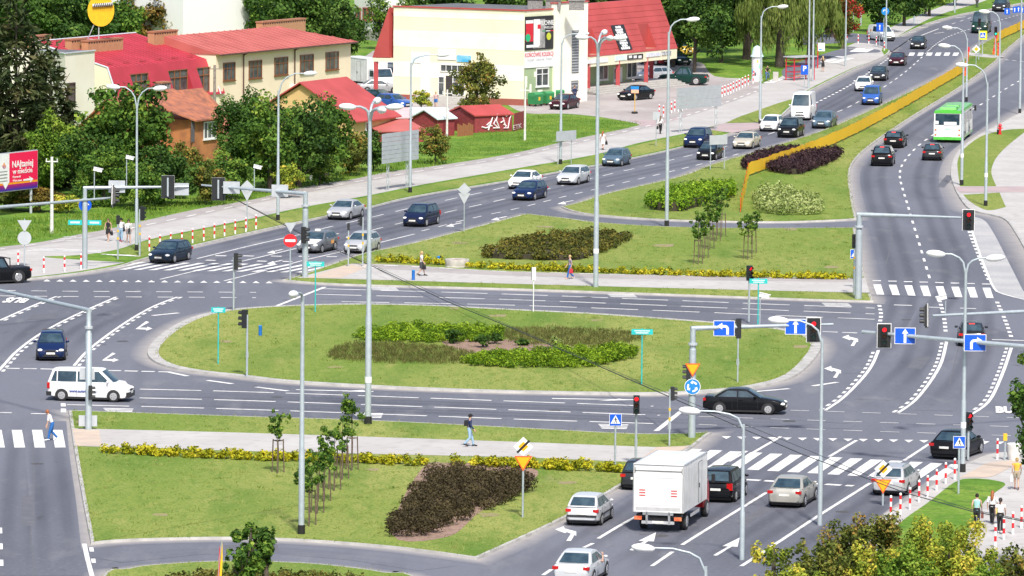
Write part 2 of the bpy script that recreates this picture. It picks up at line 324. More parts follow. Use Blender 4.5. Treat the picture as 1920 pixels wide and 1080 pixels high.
# ---- tyre wear, patches, covers ----
_wz = [.0086]
def wear(pts, wd=2.3, k=1.0):
    P = smooth_px(pts, False, 5) if len(pts) > 2 else [G(*p[:2]) for p in pts]; L = arc(P); n = max(4, int(L[-1]/4)); z = _wz[0]; _wz[0] += .00004; vs = []; wv = []; pr = ((-.5,0),(-.34,.75),(-.22,.8),(-.06,.3),(.06,.3),(.22,.8),(.34,.75),(.5,0))
    for i in range(n+1):
        p, t = at_len(P, L, L[-1]*i/n); nn = Vector((-t.y,t.x,0)); e = min(1, i/4, (n-i)/4)
        for a, v in pr: q = p+nn*a*wd; vs.append((q.x,q.y,z)); wv.append(v*e*k)
    m = len(pr); fs = [(i*m+j,i*m+j+1,(i+1)*m+j+1,(i+1)*m+j) for i in range(n) for j in range(m-1)]; me = bpy.data.meshes.new('road'); me.from_pydata(vs, [], fs); at = me.attributes.new('wear','FLOAT','POINT'); at.data.foreach_set('value', wv); me.materials.append(ASPH)
    o = bpy.data.objects.new('road', me); COL.objects.link(o); tag(o, None, None, None, 'structure')
for pts in ([(1000,1085),(1090,1020),(1290,893),(1400,826)],[(1130,1085),(1200,1040),(1390,918),(1520,836)],[(1300,1085),(1360,1043),(1540,925),(1660,842)],[(1430,1085),(1560,1000),(1690,905),(1790,838)],
    [(1590,700),(1660,640),(1690,580),(1690,520),(1660,420),(1640,350),(1645,310),(1700,250),(1800,185),(1900,125)],[(1640,750),(1715,680),(1740,600),(1790,520),(1760,420),(1735,350),(1745,300),(1790,260),(1880,200)],[(1750,770),(1820,690),(1836,600),(1828,540)],
    [(300,505),(480,468),(620,436),(780,398),(960,358),(1140,318),(1300,283),(1420,254),(1560,205),(1680,130),(1760,72)],[(380,512),(520,482),(680,445),(860,402),(1000,368),(1160,333),(1320,298),(1450,262)],[(330,482),(500,442),(700,394),(900,350),(1100,312),(1280,280),(1420,248),(1520,205),(1620,150)],
    [(10,680),(70,620),(160,570)],[(90,680),(170,610),(280,566)],[(30,1080),(40,950),(45,860),(60,780)],[(110,1080),(100,950),(90,860),(85,790)],
    [(260,738),(480,744),(960,761),(1240,771),(1600,790)],[(260,753),(480,760),(960,777),(1240,788),(1600,800)],[(600,547),(960,557),(1440,576),(1640,584)],[(600,558),(960,567),(1440,586),(1640,595)],[(200,1050),(420,1030),(640,1040),(820,1066)]): wear(pts)
PATCH = mix_mat('asphalt_patch', [((.115,.118,.135),), ((.14,.142,.16), 1.5, .4, .7, 5)], rough=.9); pm = MB()
for q in ([(420,1022),(520,1021),(524,1034),(424,1035)],[(1380,980),(1430,950),(1448,954),(1398,985)],[(700,744),(790,746),(792,751),(702,749)],[(1700,690),(1720,668),(1745,669),(1728,692)],[(60,590),(110,588),(104,597),(52,599)],[(1790,330),(1770,352),(1756,350),(1775,328)],[(1000,350),(1060,338),(1068,341),(1008,353)],[(40,930),(64,930),(66,985),(40,985)]): poly(q, .0098, pm)
for pts in ([(1150,1060),(1260,985),(1330,950)],[(1480,1000),(1560,940),(1600,915)],[(300,1042),(460,1030),(640,1040)],[(60,830),(64,900),(58,1000),(66,1080)],[(1660,500),(1672,440),(1655,380)],[(1780,720),(1800,640),(1812,590)],[(620,450),(760,415),(900,382)],[(140,600),(170,580),(230,560)]): line(pts, .07, None, .0101, pm)
for x, y in ((1085,985),(1205,1000),(1230,985),(1400,960),(1455,950),(1500,955),(1650,925),(1640,935),(1420,930),(600,475),(680,478),(330,492),(100,680),(700,770),(1780,860),(1120,1000),(1300,985)):
    q_ = [(x+_r9.uniform(.4,1)*13*math.cos(a*.9), y+_r9.uniform(.4,1)*3.2*math.sin(a*.9)) for a in range(7)]; poly(q_, .0102, pm)
tag(pm.build('road_patches', PATCH), None, None, None, 'structure')
for x, y in ((1240,1005),(1580,960),(70,870),(520,745),(1040,770),(1700,600),(1730,330),(860,410),(230,640),(1100,558),(1480,790)):
    p = G(x,y,.0); mb = MB(); mb.lathe((p.x,p.y,.002),[(.36,0),(.36,.012),(.30,.014)],16); tag(mb.build('manhole_cover', mat('cast_iron',(.09,.085,.085),.7,col2=(.05,.05,.05),scale=8)), None, None, None, 'structure')

D2 = (3.0, 3.6); D4 = (2.9, 2.9)
# north-west carriageway
line([(370,485),(480,458.5),(562,440)], .16); line([(600,430),(660,416),(720,402),(762,392),(862,370),(926,356),(1035,330)], .14, D4)
line([(300,524),(380,505)], .16); line([(440,493),(480,484),(555,466)], .16); line([(600,456),(635,448),(736,422),(855,394),(935,376),(1042,351),(1146,326),(1226,308),(1300,290),(1395,266)], .14, D4)
line([(420,527),(500,507)], .16); line([(540,496),(575,487),(645,471),(712,455),(777,439)], .16); line([(790,433.5),(895,407),(970,391),(1061,368),(1176,341),(1314,308),(1390,287)], .14, (2.0,2.2))
line([(1440,252),(1520,226),(1580,206),(1625,182),(1664,159),(1700,133),(1730,106)], .14, D2); line([(1735,101),(1755,83),(1785,66),(1850,45),(1920,25)], .18, (1.2,1.6))
line([(1530,193),(1570,173),(1600,156),(1625,139),(1668,108)], .24, (1.6,1.6)); line([(1690,81),(1760,54)], .16); line([(1770,50),(1800,40),(1850,24),(1900,12)], .14, D2)
for x, y in ((1700,62),(1722,53),(1745,44),(1752,63),(1775,56),(1792,34),(1830,40)): line([(x,y),(x+18,y-2.5)], .22)
for k in range(15): x = 195+27.5*k; y = 505+.45*k; poly([(x,y),(x+13,y),(x+79,y-13.5),(x+67,y-14)])
for k in range(6): line([(404+52*k,479.5+.4*k),(424+52*k,480+.4*k)], .5)
for k in range(5): line([(386+48*k,488+.8*k),(404+48*k,488.6+.8*k)], .5)
for k in range(18): x = 88+24.5*k; y = 526+.2*k; poly([(x-7,y+1.5),(x+7,y+1.5),(x,y-2.2)])
for x, y in ((625,440),(855,420),(940,408),(1065,378),(520,470),(520,490),(660,470)):
    line([(x-15,y+3.5),(x+10,y-2)], .2); poly([(x-20,y+4.5),(x-8,y-.5),(x-3,y+5)])
poly([(516,573),(524,573),(613,538),(605,538)])
# ring, north side
for pts in ([(0,544.5),(300,546.8),(620,541),(960,552),(1440,570.5),(1645,579)], [(0,554),(300,557),(600,552),(960,562),(1440,581),(1645,590)]): line(pts, .14, (1.05,1.0)) if 0 else None
line([(0,545),(150,546.5),(300,547.3),(480,548.5)], .30, (1.05,1.05)); line([(0,555),(150,556.5),(300,557.3),(480,558.5)], .30, (1.05,1.05))
line([(600,541.5),(960,552),(1300,565),(1440,570.5),(1640,578)], .30, (3.2,1)); line([(590,552),(960,562),(1440,581),(1640,589)], .30, (3.2,1)); line([(640,566),(960,572.5),(1300,585),(1440,591),(1640,599)], .30, (3.2,1))
for x, y in ((718,541),(1165,554),(1567,571)):
    for k in range(4): line([(x-26+k*2,y-2.2+k*1.6),(x+24+k*2,y-1.2+k*1.6)], .32)
# ring, south side
line([(262,730),(480,735.5),(960,752.5),(1225,762)], .30, (3.6,.7)); line([(262,746.5),(480,752),(960,769),(1237,779)], .30, (3.6,.7)); line([(125,759),(480,768.5),(960,786),(1237,795)], .30, (3.6,.7))
line([(389,713.5),(436,720)], .34); line([(480,726),(540,733.5)], .34); line([(318,698.5),(352,705.5)], .34); line([(555,731),(700,734.5)], .34); poly([(640,733.6),(680,731),(692,735)])
line([(1035,747.5),(1190,750)], .34); poly([(1120,752),(1160,747.5),(1180,750)])
poly([(1225,808),(1236,808),(1290,765),(1280,765)])
for pts in ([(1482,769.5),(1640,774.5),(1920,784)], [(1310,781),(1456,786),(1640,792),(1920,801)], [(1310,796),(1442,802),(1640,809),(1920,818)]): line(pts, .14, (1.05,1.0))
for x, y in ((222,769),(1150,799),(690,778)):
    for k in range(4): line([(x-28+k*2,y-3+k*2.4),(x+28-k*1,y-2+k*2.4)], .36)
# east entry curves
def entry(sol, ext, side):
    line(sol, .2); line(sol, .2, (1.1,1.1), off=side)
    if ext: line(ext, .26, (1.2,1.2))
entry([(1547,770),(1580,747),(1615,712),(1635,685),(1647,657)], [(1650,603),(1652,590),(1648,569)], .28)
entry([(1684,774),(1715,752),(1745,715),(1765,680),(1775,640)], [(1773,622),(1770,595),(1762,565),(1756,556)], .28)
entry([(1822,777),(1855,752),(1880,700),(1897,650)], [(1896,632),(1889,612),(1881,592),(1868,563)], .28)
line([(1524,724),(1570,717)], .34); line([(1400,736),(1480,729)], .34); line([(1676,572),(1710,573)], .34); line([(1740,576),(1762,577)], .34); line([(1800,578),(1830,579)], .34); line([(1860,637),(1920,639)], .34); line([(1542,622),(1640,626)], .34, (1,.3))
def larrow(x, y, k=1.0, fx=1):
    # left-turn arrow
    poly([(x-30*k*fx,y-9*k),(x-17*k*fx,y-14*k),(x-15*k*fx,y-10.5*k),(x+2*k*fx,y-6*k),(x+2*k*fx,y+.5*k),(x-12*k*fx,y-5*k),(x-15*k*fx,y-3.5*k)]); poly([(x-4*k*fx,y-5.6*k),(x+2*k*fx,y-5.6*k),(x-6*k*fx,y+8*k),(x-13*k*fx,y+8*k)])
larrow(1607,641,.95); larrow(1575,700,1.0)
# west entry curves
entry([(0,601),(40,583),(75,568),(106,556)], None, -.28); entry([(-4,697),(14,677),(30,660),(62,635),(100,612),(150,587),(218,557)], None, -.28); entry([(139,686),(160,662),(190,637),(240,602),(287,575),(333,557)], None, -.28)
line([(286,592),(335,587)], .34); line([(-20,690.5),(100,692.5),(322,698)], .4, (.8,.22)); line([(0,774),(22,774.3)], .34); line([(58,776),(86,776.2)], .34)
poly([(114,756),(123,756),(123.5,762),(114,762)]); poly([(114,766),(124,766),(124,773),(114,773)])
for x, y in ((268,613),(205,672)):
    poly([(x+6,y-11),(x+12,y-9),(x-6,y+1),(x+8,y+1.5),(x+8,y-.5),(x+18,y+3),(x+6,y+7),(x+6,y+5),(x-14,y+4)])
# crossings
for k in range(-1, 4):
    x = 22+38*k; poly([(x,806),(x+19,806),(x+25,839),(x+5,839)])
for k in range(-5, 11):
    x = 1482+37.6*k; y = 852.5+2.2*k; poly([(x,y),(x+23,y+.7),(x-22,y+31),(x-44,y+30)])
for k in range(19): x = 1362+28.5*k; y = 820+.55*k; poly([(x-9,y-2),(x+9,y-2),(x,y+3)])
for k in range(8):
    x = 1637+29.3*k; y = 533+.9*k; poly([(x,y),(x+14.5,y),(x+21,y+19.5),(x+7,y+19)]); line([(x-1,526.5+.9*k),(x+15,526.7+.9*k)], .55)
for k in range(6): x = 1706+16.5*k; poly([(x,98.5),(x+10,98.5),(x+7,104.5),(x-3,104.5)])
line([(1396,899.5),(1600,911.5)], .5, (.85,.25))
line([(1122,1010),(1160,987),(1200,965)], .2); line([(1200,965),(1400,846)], .18, (5,6)); line([(1279,1022),(1330,990),(1437,924)], .2); line([(1467,1012),(1540,964),(1632,906)], .2); line([(1390,1062),(1467,1012)], .2); line([(1555,856.5),(1606,826)], .2); line([(1412,849),(1464,819)], .2); line([(1695,864),(1742,833)], .2)
line([(1222,1062),(1261,1035)], .2); line([(1095,1027),(1112,1019)], .2); line([(1018,1079),(1034,1068)], .2)
larrow(1078,1004,1.25)
for x, y in ((1213,1004),(1370,1014)):
    poly([(x+16,y-4),(x+6,y+14.5),(x-8,y+11.5)]) if 0 else None
    poly([(x+17,y-6),(x+13,y+11),(x-16,y+10)]); poly([(x-1,y+8),(x+5,y+9),(x-26,y+28),(x-33,y+27)])
# east road
line([(1743,522),(1729,475),(1712,419),(1701,382),(1694,360),(1688,338),(1687,327),(1689,316),(1694,305),(1711,284),(1734,264),(1790,226),(1841,195),(1887,166),(1920,147)], .18, (2.6,3.8))
line([(1822,432),(1842,490),(1864,541),(1885,553),(1925,563)], .16, z=.016); line([(1810,410),(1820,440),(1836,480),(1856,529)], .32, (1.45,1.45))
line([(158,1020),(164,1048),(174,1086)], .22); line([(171,1027),(178,1068)], .2, (1.4,2.4)); line([(0,990),(3,1080)], .2, (2,3.5))
line([(1858,109),(1920,116)], .3, (.8,.8))
for pts in ([(1601,99.5),(1614,93)], [(1617,100),(1630,94)], [(1545,119),(1578,108)], [(1560,121),(1594,111)], [(1440,158),(1462,150)]): line(pts, 1.1, z=.143)
# paths' own paint
line(DASH, .2, (1.9,2.2), z=.139); line([(720,501),(837,506.5),(960,513),(1360,522.5),(1600,526)], .34, (1.1,1.0), z=.138)
for x, y in ((622,351),(1062,269),(135,453)):
    for dx, dy in ((-14,-1),(0,2),(8,-3),(-4,-5)): line([(x+dx-12,y+dy),(x+dx+12,y+dy-1)], .3, z=.141)
for k in range(4): line([(50+12*k,473.5-1.4*k),(190-10*k+10*k,477.5-1.2*k)], .34, z=.138)
for k in range(3): line([(190+10*k,480+k),(246+8*k,482+k)], .3, z=.138); line([(665+10*k,501+3*k),(700+10*k,503+3*k)], .3, z=.138)
tag(mk.build('road_markings', WHITE), None, None, None, 'structure')
def ground_text(txt, px, py, sz, ang, sy=1):
    p = G(px, py); M = Matrix.Translation((p.x, p.y, MZ+.02)) @ Matrix.Rotation(ang, 4, 'Z') @ Matrix.Diagonal((1, sy, 1, 1))
    tag(text_mesh(txt, sz, WHITE, 'road_markings', M=M, bold=.05, thick=.001), None, None, None, 'structure')
ground_text('BUS', 1890, 770, .82, R(-4), 5.0); ground_text('BUS', 32, 563, .9, R(176), 5.0)
# ======================= vehicles =======================
GLASS = mat('car_glass', (.02,.04,.06), .05, 0, col2=(.05,.085,.11), scale=2, spec=.45)
TYRE = mat('rubber', (.022,.022,.024), .85); RIM = mat('alloy_rim', (.62,.62,.63), .3, .6)
TRIM = mat('black_trim', (.02,.02,.022), .55); CHROME = mat('bright_metal', (.7,.7,.7), .2, .9)
LAMPW = mat('headlamp_lens', (.85,.85,.83), .12, .1, spec=.8, emit=(1,.98,.92), estr=.35); LAMPR = mat('tail_lamp_lens', (.55,.012,.012), .2, col2=(.4,.01,.01)); LAMPO = mat('amber_lens', (.8,.22,.02), .3)
PLATE = mat('number_plate', (.78,.77,.72), .5)
def paint(name, c, metal=.0, rough=.32):
    dk = max(c) < .15; return mat('paint_'+name, tuple(x*(.7 if dk else 1) for x in c), .14 if dk else rough, metal, col2=tuple(x*(.62 if dk else .94) for x in c), scale=.8, coat=0 if dk else .22, spec=.22 if dk else .3)
PT = dict(black=paint('black',(.012,.013,.016)), navy=paint('navy',(.014,.024,.075)), darkblue=paint('dark_blue',(.012,.03,.11)), blue=paint('blue',(.03,.10,.36)), steel=paint('steel_blue',(.11,.17,.23),.3),
          grey=paint('grey',(.20,.21,.23),.4), dgrey=paint('dark_grey',(.055,.06,.07),.3), silver=paint('silver',(.52,.53,.55),.35), lsilver=paint('pale_silver',(.62,.64,.66),.25), white=paint('white',(.82,.82,.82)),
          beige=paint('beige',(.58,.53,.44),.25), maroon=paint('maroon',(.07,.012,.022)), red=paint('red',(.38,.012,.02)), dgreen=paint('dark_green',(.012,.055,.045)), yellow=paint('yellow',(.62,.42,.06)), champagne=paint('champagne',(.44,.43,.39),.35), petrol=paint('petrol_blue',(.02,.04,.075)))
TYPES = dict(
 hatch=dict(L=3.95,W=1.70,H=1.47,zh=.70,zc=.95,zb=.95,zt=.93,c=(.95,.2,-1.35,-1.86),rw=.30,wx=(1.24,-1.2)),
 sedan=dict(L=4.65,W=1.79,H=1.44,zh=.68,zc=.94,zb=.94,zt=.97,c=(.95,.15,-.95,-1.70),rw=.32,wx=(1.38,-1.36)),
 estate=dict(L=4.68,W=1.79,H=1.48,zh=.70,zc=.95,zb=.95,zt=.97,c=(.95,.15,-1.75,-2.22),rw=.32,wx=(1.40,-1.34)),
 mpv=dict(L=4.3,W=1.78,H=1.64,zh=.76,zc=1.04,zb=1.03,zt=1.0,c=(1.2,.45,-1.6,-2.03),rw=.32,wx=(1.32,-1.30)),
 suv=dict(L=4.5,W=1.86,H=1.72,zh=.88,zc=1.08,zb=1.1,zt=1.06,c=(1.0,.3,-1.65,-2.12),rw=.37,wx=(1.38,-1.34)),
 coupe=dict(L=4.6,W=1.86,H=1.56,zh=.80,zc=1.02,zb=1.03,zt=1.08,c=(1.0,.15,-1.0,-2.0),rw=.36,wx=(1.38,-1.36)),
 caddy=dict(L=4.75,W=1.80,H=1.84,zh=.80,zc=1.10,zb=1.10,zt=1.05,c=(1.5,.7,-2.05,-2.32),rw=.33,wx=(1.50,-1.5)),
 highvan=dict(L=5.3,W=2.0,H=2.55,zh=.98,zc=1.32,zb=1.35,zt=1.3,c=(1.95,1.25,-2.5,-2.6),rw=.35,wx=(1.7,-1.6)),
 pickup=dict(L=5.2,W=1.9,H=1.84,zh=.90,zc=1.08,zb=1.1,zt=1.06,c=(.95,.3,-.55,-.85),rw=.43,wx=(1.55,-1.5)))
_wheel = {}
def wheels(root, rw, spots, W, wd=.21):
    for x in spots:
        for s in (1, -1):
            key = (rw, s)
            if key not in _wheel:
                mb = MB(); mb.tube([(0,-wd/2*s,0),(0,-wd/2*s*.8,0),(0,wd/2*s*.8,0),(0,wd/2*s,0)], [rw*.92,rw,rw,rw*.92], 18); t = mb.build('tyre_mesh', TYRE, smooth=50)
                rb = MB(); rb.tube([(0,0,0),(0,.02*s,0)], [rw*.66,rw*.60], 16)
                for k in range(5):
                    a = 2*math.pi*k/5; rb.box((rw*.33*math.cos(a), .022*s, rw*.33*math.sin(a)), (rw*.1,.02,rw*.1), 1)
                _wheel[key] = (t.data, rb.build('rim_mesh', [RIM, TRIM]).data)
                for o in [o for o in COL.objects if o.name in ('tyre_mesh', 'rim_mesh') or o.name.startswith(('tyre_mesh.', 'rim_mesh.'))]: bpy.data.objects.remove(o)
            a, b = _wheel[key]
            wo = bpy.data.objects.new('wheel', a); COL.objects.link(wo); wo.parent = root; wo.location = (x, s*(W/2-wd/2+.014), rw)
            ro = bpy.data.objects.new('rim', b); COL.objects.link(ro); ro.parent = wo; ro.location = (0, s*(wd/2-.004), 0)
def lerp(a, b, t): return a+(b-a)*t
def interp(tab, x):
    if x <= tab[0][0]: return tab[0][1]
    for (a, u), (b, v) in zip(tab, tab[1:]):
        if x <= b: return lerp(u, v, (x-a)/max(1e-6, b-a))
    return tab[-1][1]
def car(kind, col, px, py, dx, dy, label, cat='car', name=None, group=None, hood=None, roofrails=False, sidetrim=False, blackback=False, solid_sides=False, plate2=True, taxi=False, dark_bumper=False, z0=0.0, rear_blind=False, brake=False):
    T = TYPES[kind]; L, W, H = T['L'], T['W'], T['H']; c0, c1, c2, c3 = T['c']; zb = T['zb']; rw = T['rw']; P = PT[col]
    py += (7 if py > 180 else 4) if z0 == 0 else 3
    p = G(px, py); root = thing(name or {'hatch':'hatchback','estate':'estate_car','sedan':'saloon_car','mpv':'people_carrier','suv':'off_road_car','coupe':'sports_utility_car','caddy':'small_van','highvan':'delivery_van','pickup':'pickup_truck'}[kind], label, cat, (p.x, p.y, z0), head(px, py, dx, dy), group)
    h = L/2
    top = [(-h, T['zt']*.70), (-h+.05, T['zt']*.88), (-h+.14, T['zt']), (c3+.1, zb), (c0, T['zc']), (c0+.35, T['zc']-.045), (h-.38, T['zh']+.10), (h-.14, T['zh']), (h-.04, T['zh']*.84), (h, T['zh']*.66)]
    wid = [(-h, .80), (-h+.1, .91), (-h+.4, .975), (-h+1.0, 1), (h-1.1, 1), (h-.5, .96), (h-.18, .88), (h-.05, .79), (h, .70)]
    bot = [(-h, .34), (-h+.25, .24), (h-.3, .2), (h, .28)]
    xs = sorted(set([-h, -h+.05, -h+.14, -h+.4, c3, -h+1.0, -.4, .3, c0, c0+.35, h-.85, h-.38, h-.18, h-.06, h] + [(c3+c0)/2]))
    wf = lambda x: W/2*interp(wid, x); tf = lambda x: interp(top, x)
    mb = MB(); rows = []
    for x in xs:
        wv, t, b = wf(x), tf(x), interp(bot, x)
        rows.append([(x, wv*.86, b), (x, wv*.965, b+.05), (x, wv*.99, b+.35*(t-b)), (x, wv, b+.62*(t-b)), (x, wv*.985, b+.80*(t-b)), (x, wv*.945, t-.035), (x, wv*.86, t), (x, wv*.45, t+.022), (x, 0, t+.028)])
    full = [r + [(a, -b, c) for a, b, c in r[-2::-1]] for r in rows]; n = len(full[0]); vs = [q for r in full for q in r]; fs = []
    for i in range(len(full)-1):
        for k in range(n-1): fs.append((i*n+k, (i+1)*n+k, (i+1)*n+k+1, i*n+k+1))
        fs.append((i*n+n-1, (i+1)*n+n-1, (i+1)*n, i*n))
    fs += [tuple(range(n)), tuple((len(full)-1)*n+k for k in range(n))[::-1]]
    mb.add(vs, fs, 0)
    # cabin
    zr = H-.03; wr = W/2*(.78 if kind in ('highvan', 'caddy') else .70)
    wb = lambda x: wf(x)*.945
    yc = lambda x, z: lerp(wb(x), wr, max(0, min(1, (z-zb)/(zr-zb))))
    prof = [(c0, T['zc']-.03)] + [(lerp(c0, c1, t), lerp(T['zc']-.03, zr-.02, t)) for t in (.33, .66)] + [(c1, zr-.035), (c1-.14, zr-.004), (lerp(c1, c2, .5), zr+.012), (c2+.12, zr-.012), (c2, zr-.04)] + [(lerp(c2, c3, t), lerp(zr-.04, zb+.0, t)) for t in (.4, .75, 1)]
    if kind == 'pickup': prof[-1] = (c3, zb)
    V = (-1, -.94, -.6, 0, .6, .94, 1)
    def cp(x, z, v, i=None):
        k = max(0, min(1, (z-zb)/(zr-zb))); bow = (1-v*v)*(.10 if x > (c1+c2)/2 else -.07)*(1 if (x >= c1 or x <= c2) else .0)
        return (x+bow*(1-.5*k), v*yc(x, z), z + (1-v*v)*.035*(1 if c2 <= x <= c1 else .3))
    vs = []; fs = []; m = len(V)
    for x, z in prof:
        vs.append((x, -wb(x), min(zb, z)-.06)); vs += [cp(x, z, v) for v in V]; vs.append((x, wb(x), min(zb, z)-.06))
    m = len(V)+2
    for i in range(len(prof)-1):
        for k in range(m-1): fs.append((i*m+k, i*m+k+1, (i+1)*m+k+1, (i+1)*m+k))
    mb.add(vs, fs, 0)
    # arches, sill, shut lines
    for x in T['wx']:
        for s in (1, -1):
            pts = [(x+rw*1.17*math.cos(a), s*(W/2+.004), max(.2, rw+rw*1.17*math.sin(a))) for a in [math.pi*k/12-.25 for k in range(16)]]
            mb.add(pts, [tuple(range(len(pts)))], 1)
    for s in (1, -1):
        mb.box((0, s*(W/2*.965), .2), (L*.5, .05, .1), 1)
        for x in ((c0-.15), (c1+c2)/2+.05) + ((c2+.3,) if kind != 'pickup' else ()):
            mb.box((x, s*(W/2*.992), .62*zb), (.014, .012, zb*.62), 1)
    mb.box((0, 0, .2), (L*.86, W*.8, .12), 1)
    if kind == 'pickup': mb.box((lerp(-h, c3, .5), 0, T['zt']+.02), (c3+h-.22, W*.74, .05), 1)
    if dark_bumper:
        mb.box((h-.14, 0, .42), (.34, W*.86, .30), 1); mb.box((-h+.12, 0, .42), (.3, W*.94, .24), 1)
    body = mb.build('body', [P, TRIM], root, smooth=38)
    if hood:
        hb = MB(); xs2 = [c0+.08, c0+.35, h-.38, h-.16]
        vs = []; 
        for x in xs2: vs += [(x, v*wf(x)*.84, tf(x)+.034-abs(v)*.012) for v in (-1,-.5,0,.5,1)]
        hb.add(vs, [(i*5+k, (i+1)*5+k, (i+1)*5+k+1, i*5+k+1) for i in range(3) for k in range(4)]); hb.build('bonnet', PT[hood], root, smooth=40)
    def glass(name, pts, nu, nv):
        g = MB(); g.add(pts, [(i*(nv+1)+k, i*(nv+1)+k+1, (i+1)*(nv+1)+k+1, (i+1)*(nv+1)+k) for i in range(nu) for k in range(nv)]); return g.build(name, GLASS, root, smooth=60)
    pts = []
    for i in range(5):
        t = lerp(.07, .93, i/4); x = lerp(c0, c1, t); z = lerp(T['zc']-.03, zr-.035, t)
        for k in range(7):
            v = lerp(-.9, .9, k/6); q = Vector(cp(x, z, v)); pts.append(q+Vector((.02, 0, .012)))
    glass('windscreen', pts, 4, 6)
    if not blackback:
        pts = []
        for i in range(4):
            t = lerp(.08, .86 if kind != 'sedan' else .92, i/3); x = lerp(c2, c3, t); z = lerp(zr-.04, zb, t)
            for k in range(7):
                v = lerp(.84, -.84, k/6); q = Vector(cp(x, z, v)); pts.append(q+Vector((-.022, 0, .012)))
        glass('rear_window', pts, 3, 6)
    b1 = (c1+c2)/2+.05; z1, z2 = zb+.035, zr-.10
    if kind in ('highvan',): segs = [(c1+.5, c0)] ; b1 = c1-.55
    xf = lambda z: lerp(c0, c1, (z-T['zc'])/(zr-T['zc']))-.20; xr = lambda z: lerp(c3, c2, (z-zb)/(zr-zb))+.17
    bounds = [(lambda z: b1+.035, xf)]
    if not solid_sides and kind != 'highvan':
        if kind in ('estate', 'mpv', 'suv', 'caddy'):
            b2 = c2+.28; bounds += [(lambda z: b2+.03, lambda z: b1-.04), (xr, lambda z: min(b2-.03, b2-.03))]
        else: bounds += [(xr, lambda z: b1-.04)]
    for s in (1, -1):
        for lo, hi in bounds:
            pts = []
            for i in range(4):
                z = lerp(z1, z2, i/3); a, b = lo(z), hi(z)
                if b-a < .04: b = a+.04
                for k in range(5):
                    x = lerp(a, b, k/4); pts.append((x, s*(yc(x, z)+.012), z))
            glass('side_window', pts, 3, 4)
    for s in (1, -1):
        q = MB(); q.ball((h-.19, s*wf(h-.19)*.80, T['zh']*.90), 1, 0, 10, 6, (.19, .17, .085)); q.build('headlight', LAMPW, root, smooth=60)
        q = MB(); q.box((-h+.10, s*wf(-h+.12)*.87, T['zt']*.84), (.16, W*.16, .15 if kind not in ('mpv', 'caddy', 'highvan') else .34)); o = q.build('tail_light', LAMPR, root)
        q = MB(); q.ball((c0-.32, s*(W/2+.09), zb+.07), 1, 0, 8, 5, (.08, .12, .075)); q.build('wing_mirror', P if col != 'white' else PT['white'], root, smooth=60)
    q = MB(); q.box((h+.004, 0, T['zh']*.55), (.03, W*.42, .10)); q.box((h-.02, 0, T['zh']*.84), (.05, W*.36, .09)); q.box((h+.003, 0, .34), (.03, W*.55, .07)); q.build('grille', TRIM, root)
    q = MB(); q.box((h+.022, 0, T['zh']*.66), (.02, .52, .115)); q.build('number_plate', PLATE, root)
    q = MB(); q.box((-h-.005, 0, T['zt']*.70), (.03, .52, .115)); q.build('number_plate', PLATE, root)
    if brake:
        q = MB(); q.box((c2-.04, 0, zr-.02), (.06, .36, .05)); q.build('brake_light', mat('brake_lamp', (.8,.03,.02), .3, emit=(1,.05,.03), estr=1.2), root)
    if roofrails:
        for s in (1, -1):
            q = MB(); q.tube([(c1-.2, s*wr*.93, zr), (c1-.35, s*wr*.93, zr+.055), (c2+.3, s*wr*.93, zr+.045), (c2+.15, s*wr*.93, zr-.02)], .02, 6); q.build('roof_rail', CHROME, root)
    if sidetrim:
        for s in (1, -1):
            q = MB(); q.box((0, s*(W/2+.003), .55), (2.2, .03, .06)); q.build('side_trim', TRIM, root)
        q = MB(); q.box((-h-.002, 0, .52), (.05, W*.86, .10)); q.build('bumper_strip', TRIM, root)
    for s in (1, -1):
        for x in (b1+.18, b1-.95):
            q = MB(); q.box((x, s*(W/2*.985+.012), zb-.13), (.16, .03, .025)); q.build('door_handle', P, root)
    wheels(root, rw, T['wx'], W)
    return root
c_ = car
c_('estate','petrol',319,483,-65,15,'dark blue estate car with bright grille crossing the zebra beside the red and white bollards')
t = c_('pickup','black',-14,524,-60,3,'black pickup truck cut off by the left edge of the photo', cat='pickup')
q = MB(); q.tube([(-.95,-.75,1.05),(-.95,-.72,1.72),(-.95,.72,1.72),(-.95,.75,1.05)],.04,6); q.build('roll_bar', TRIM, t)
c_('sedan','silver',648,402,-62,15,'silver saloon car in the kerbside lane, behind the double traffic signal posts')
c_('mpv','navy',790,415,-62,15,'navy people carrier with roof rails in the middle lane', roofrails=True)
tx = c_('estate','grey',595,464,-62,15,'grey taxi with white bonnet, roof sign and orange door sticker', cat='taxi', name='taxi', hood='white')
q = MB(); q.box((-.1,0,1.55),(.18,.42,.13),0,taper=.8); q.build('roof_sign', mat('taxi_sign',(.85,.85,.78),.4), tx)
for s in (1,-1):
    q = MB(); q.box((-.75, s*.905, .68),(.55,.012,.26)); q.build('door_sticker', mat('orange_vinyl',(.85,.33,.04),.5,col2=(.85,.5,.2),scale=9), tx)
c_('hatch','silver',679,465,-60,15,'old pale silver hatchback second in the right lane behind the tall lamp post')
c_('sedan','white',984,345,-60,15,'white saloon car half hidden behind a dark blue estate')
c_('estate','darkblue',993,366,-60,15,'dark blue estate car beside the white saloon, nearest the median lane')
c_('estate','lsilver',1075,337,-60,15,'pale silver estate car ahead of the steel blue hatchback')
c_('hatch','steel',1156,303,-60,15,'steel blue hatchback alone in the kerbside lane next to the grass strip')
c_('suv','darkblue',1309,268,-58,17,'dark blue off-road car with white headlights, by the road sign backs')
c_('hatch','black',1331,291,-50,16,'black hatchback behind the small grey sign plate on two legs')
c_('sedan','beige',1400,270,-58,18,'beige saloon car coming out of the bend behind the black hatchback')
c_('suv','black',1483,249,-40,14,'black off-road car beside the orange fence and the white van')
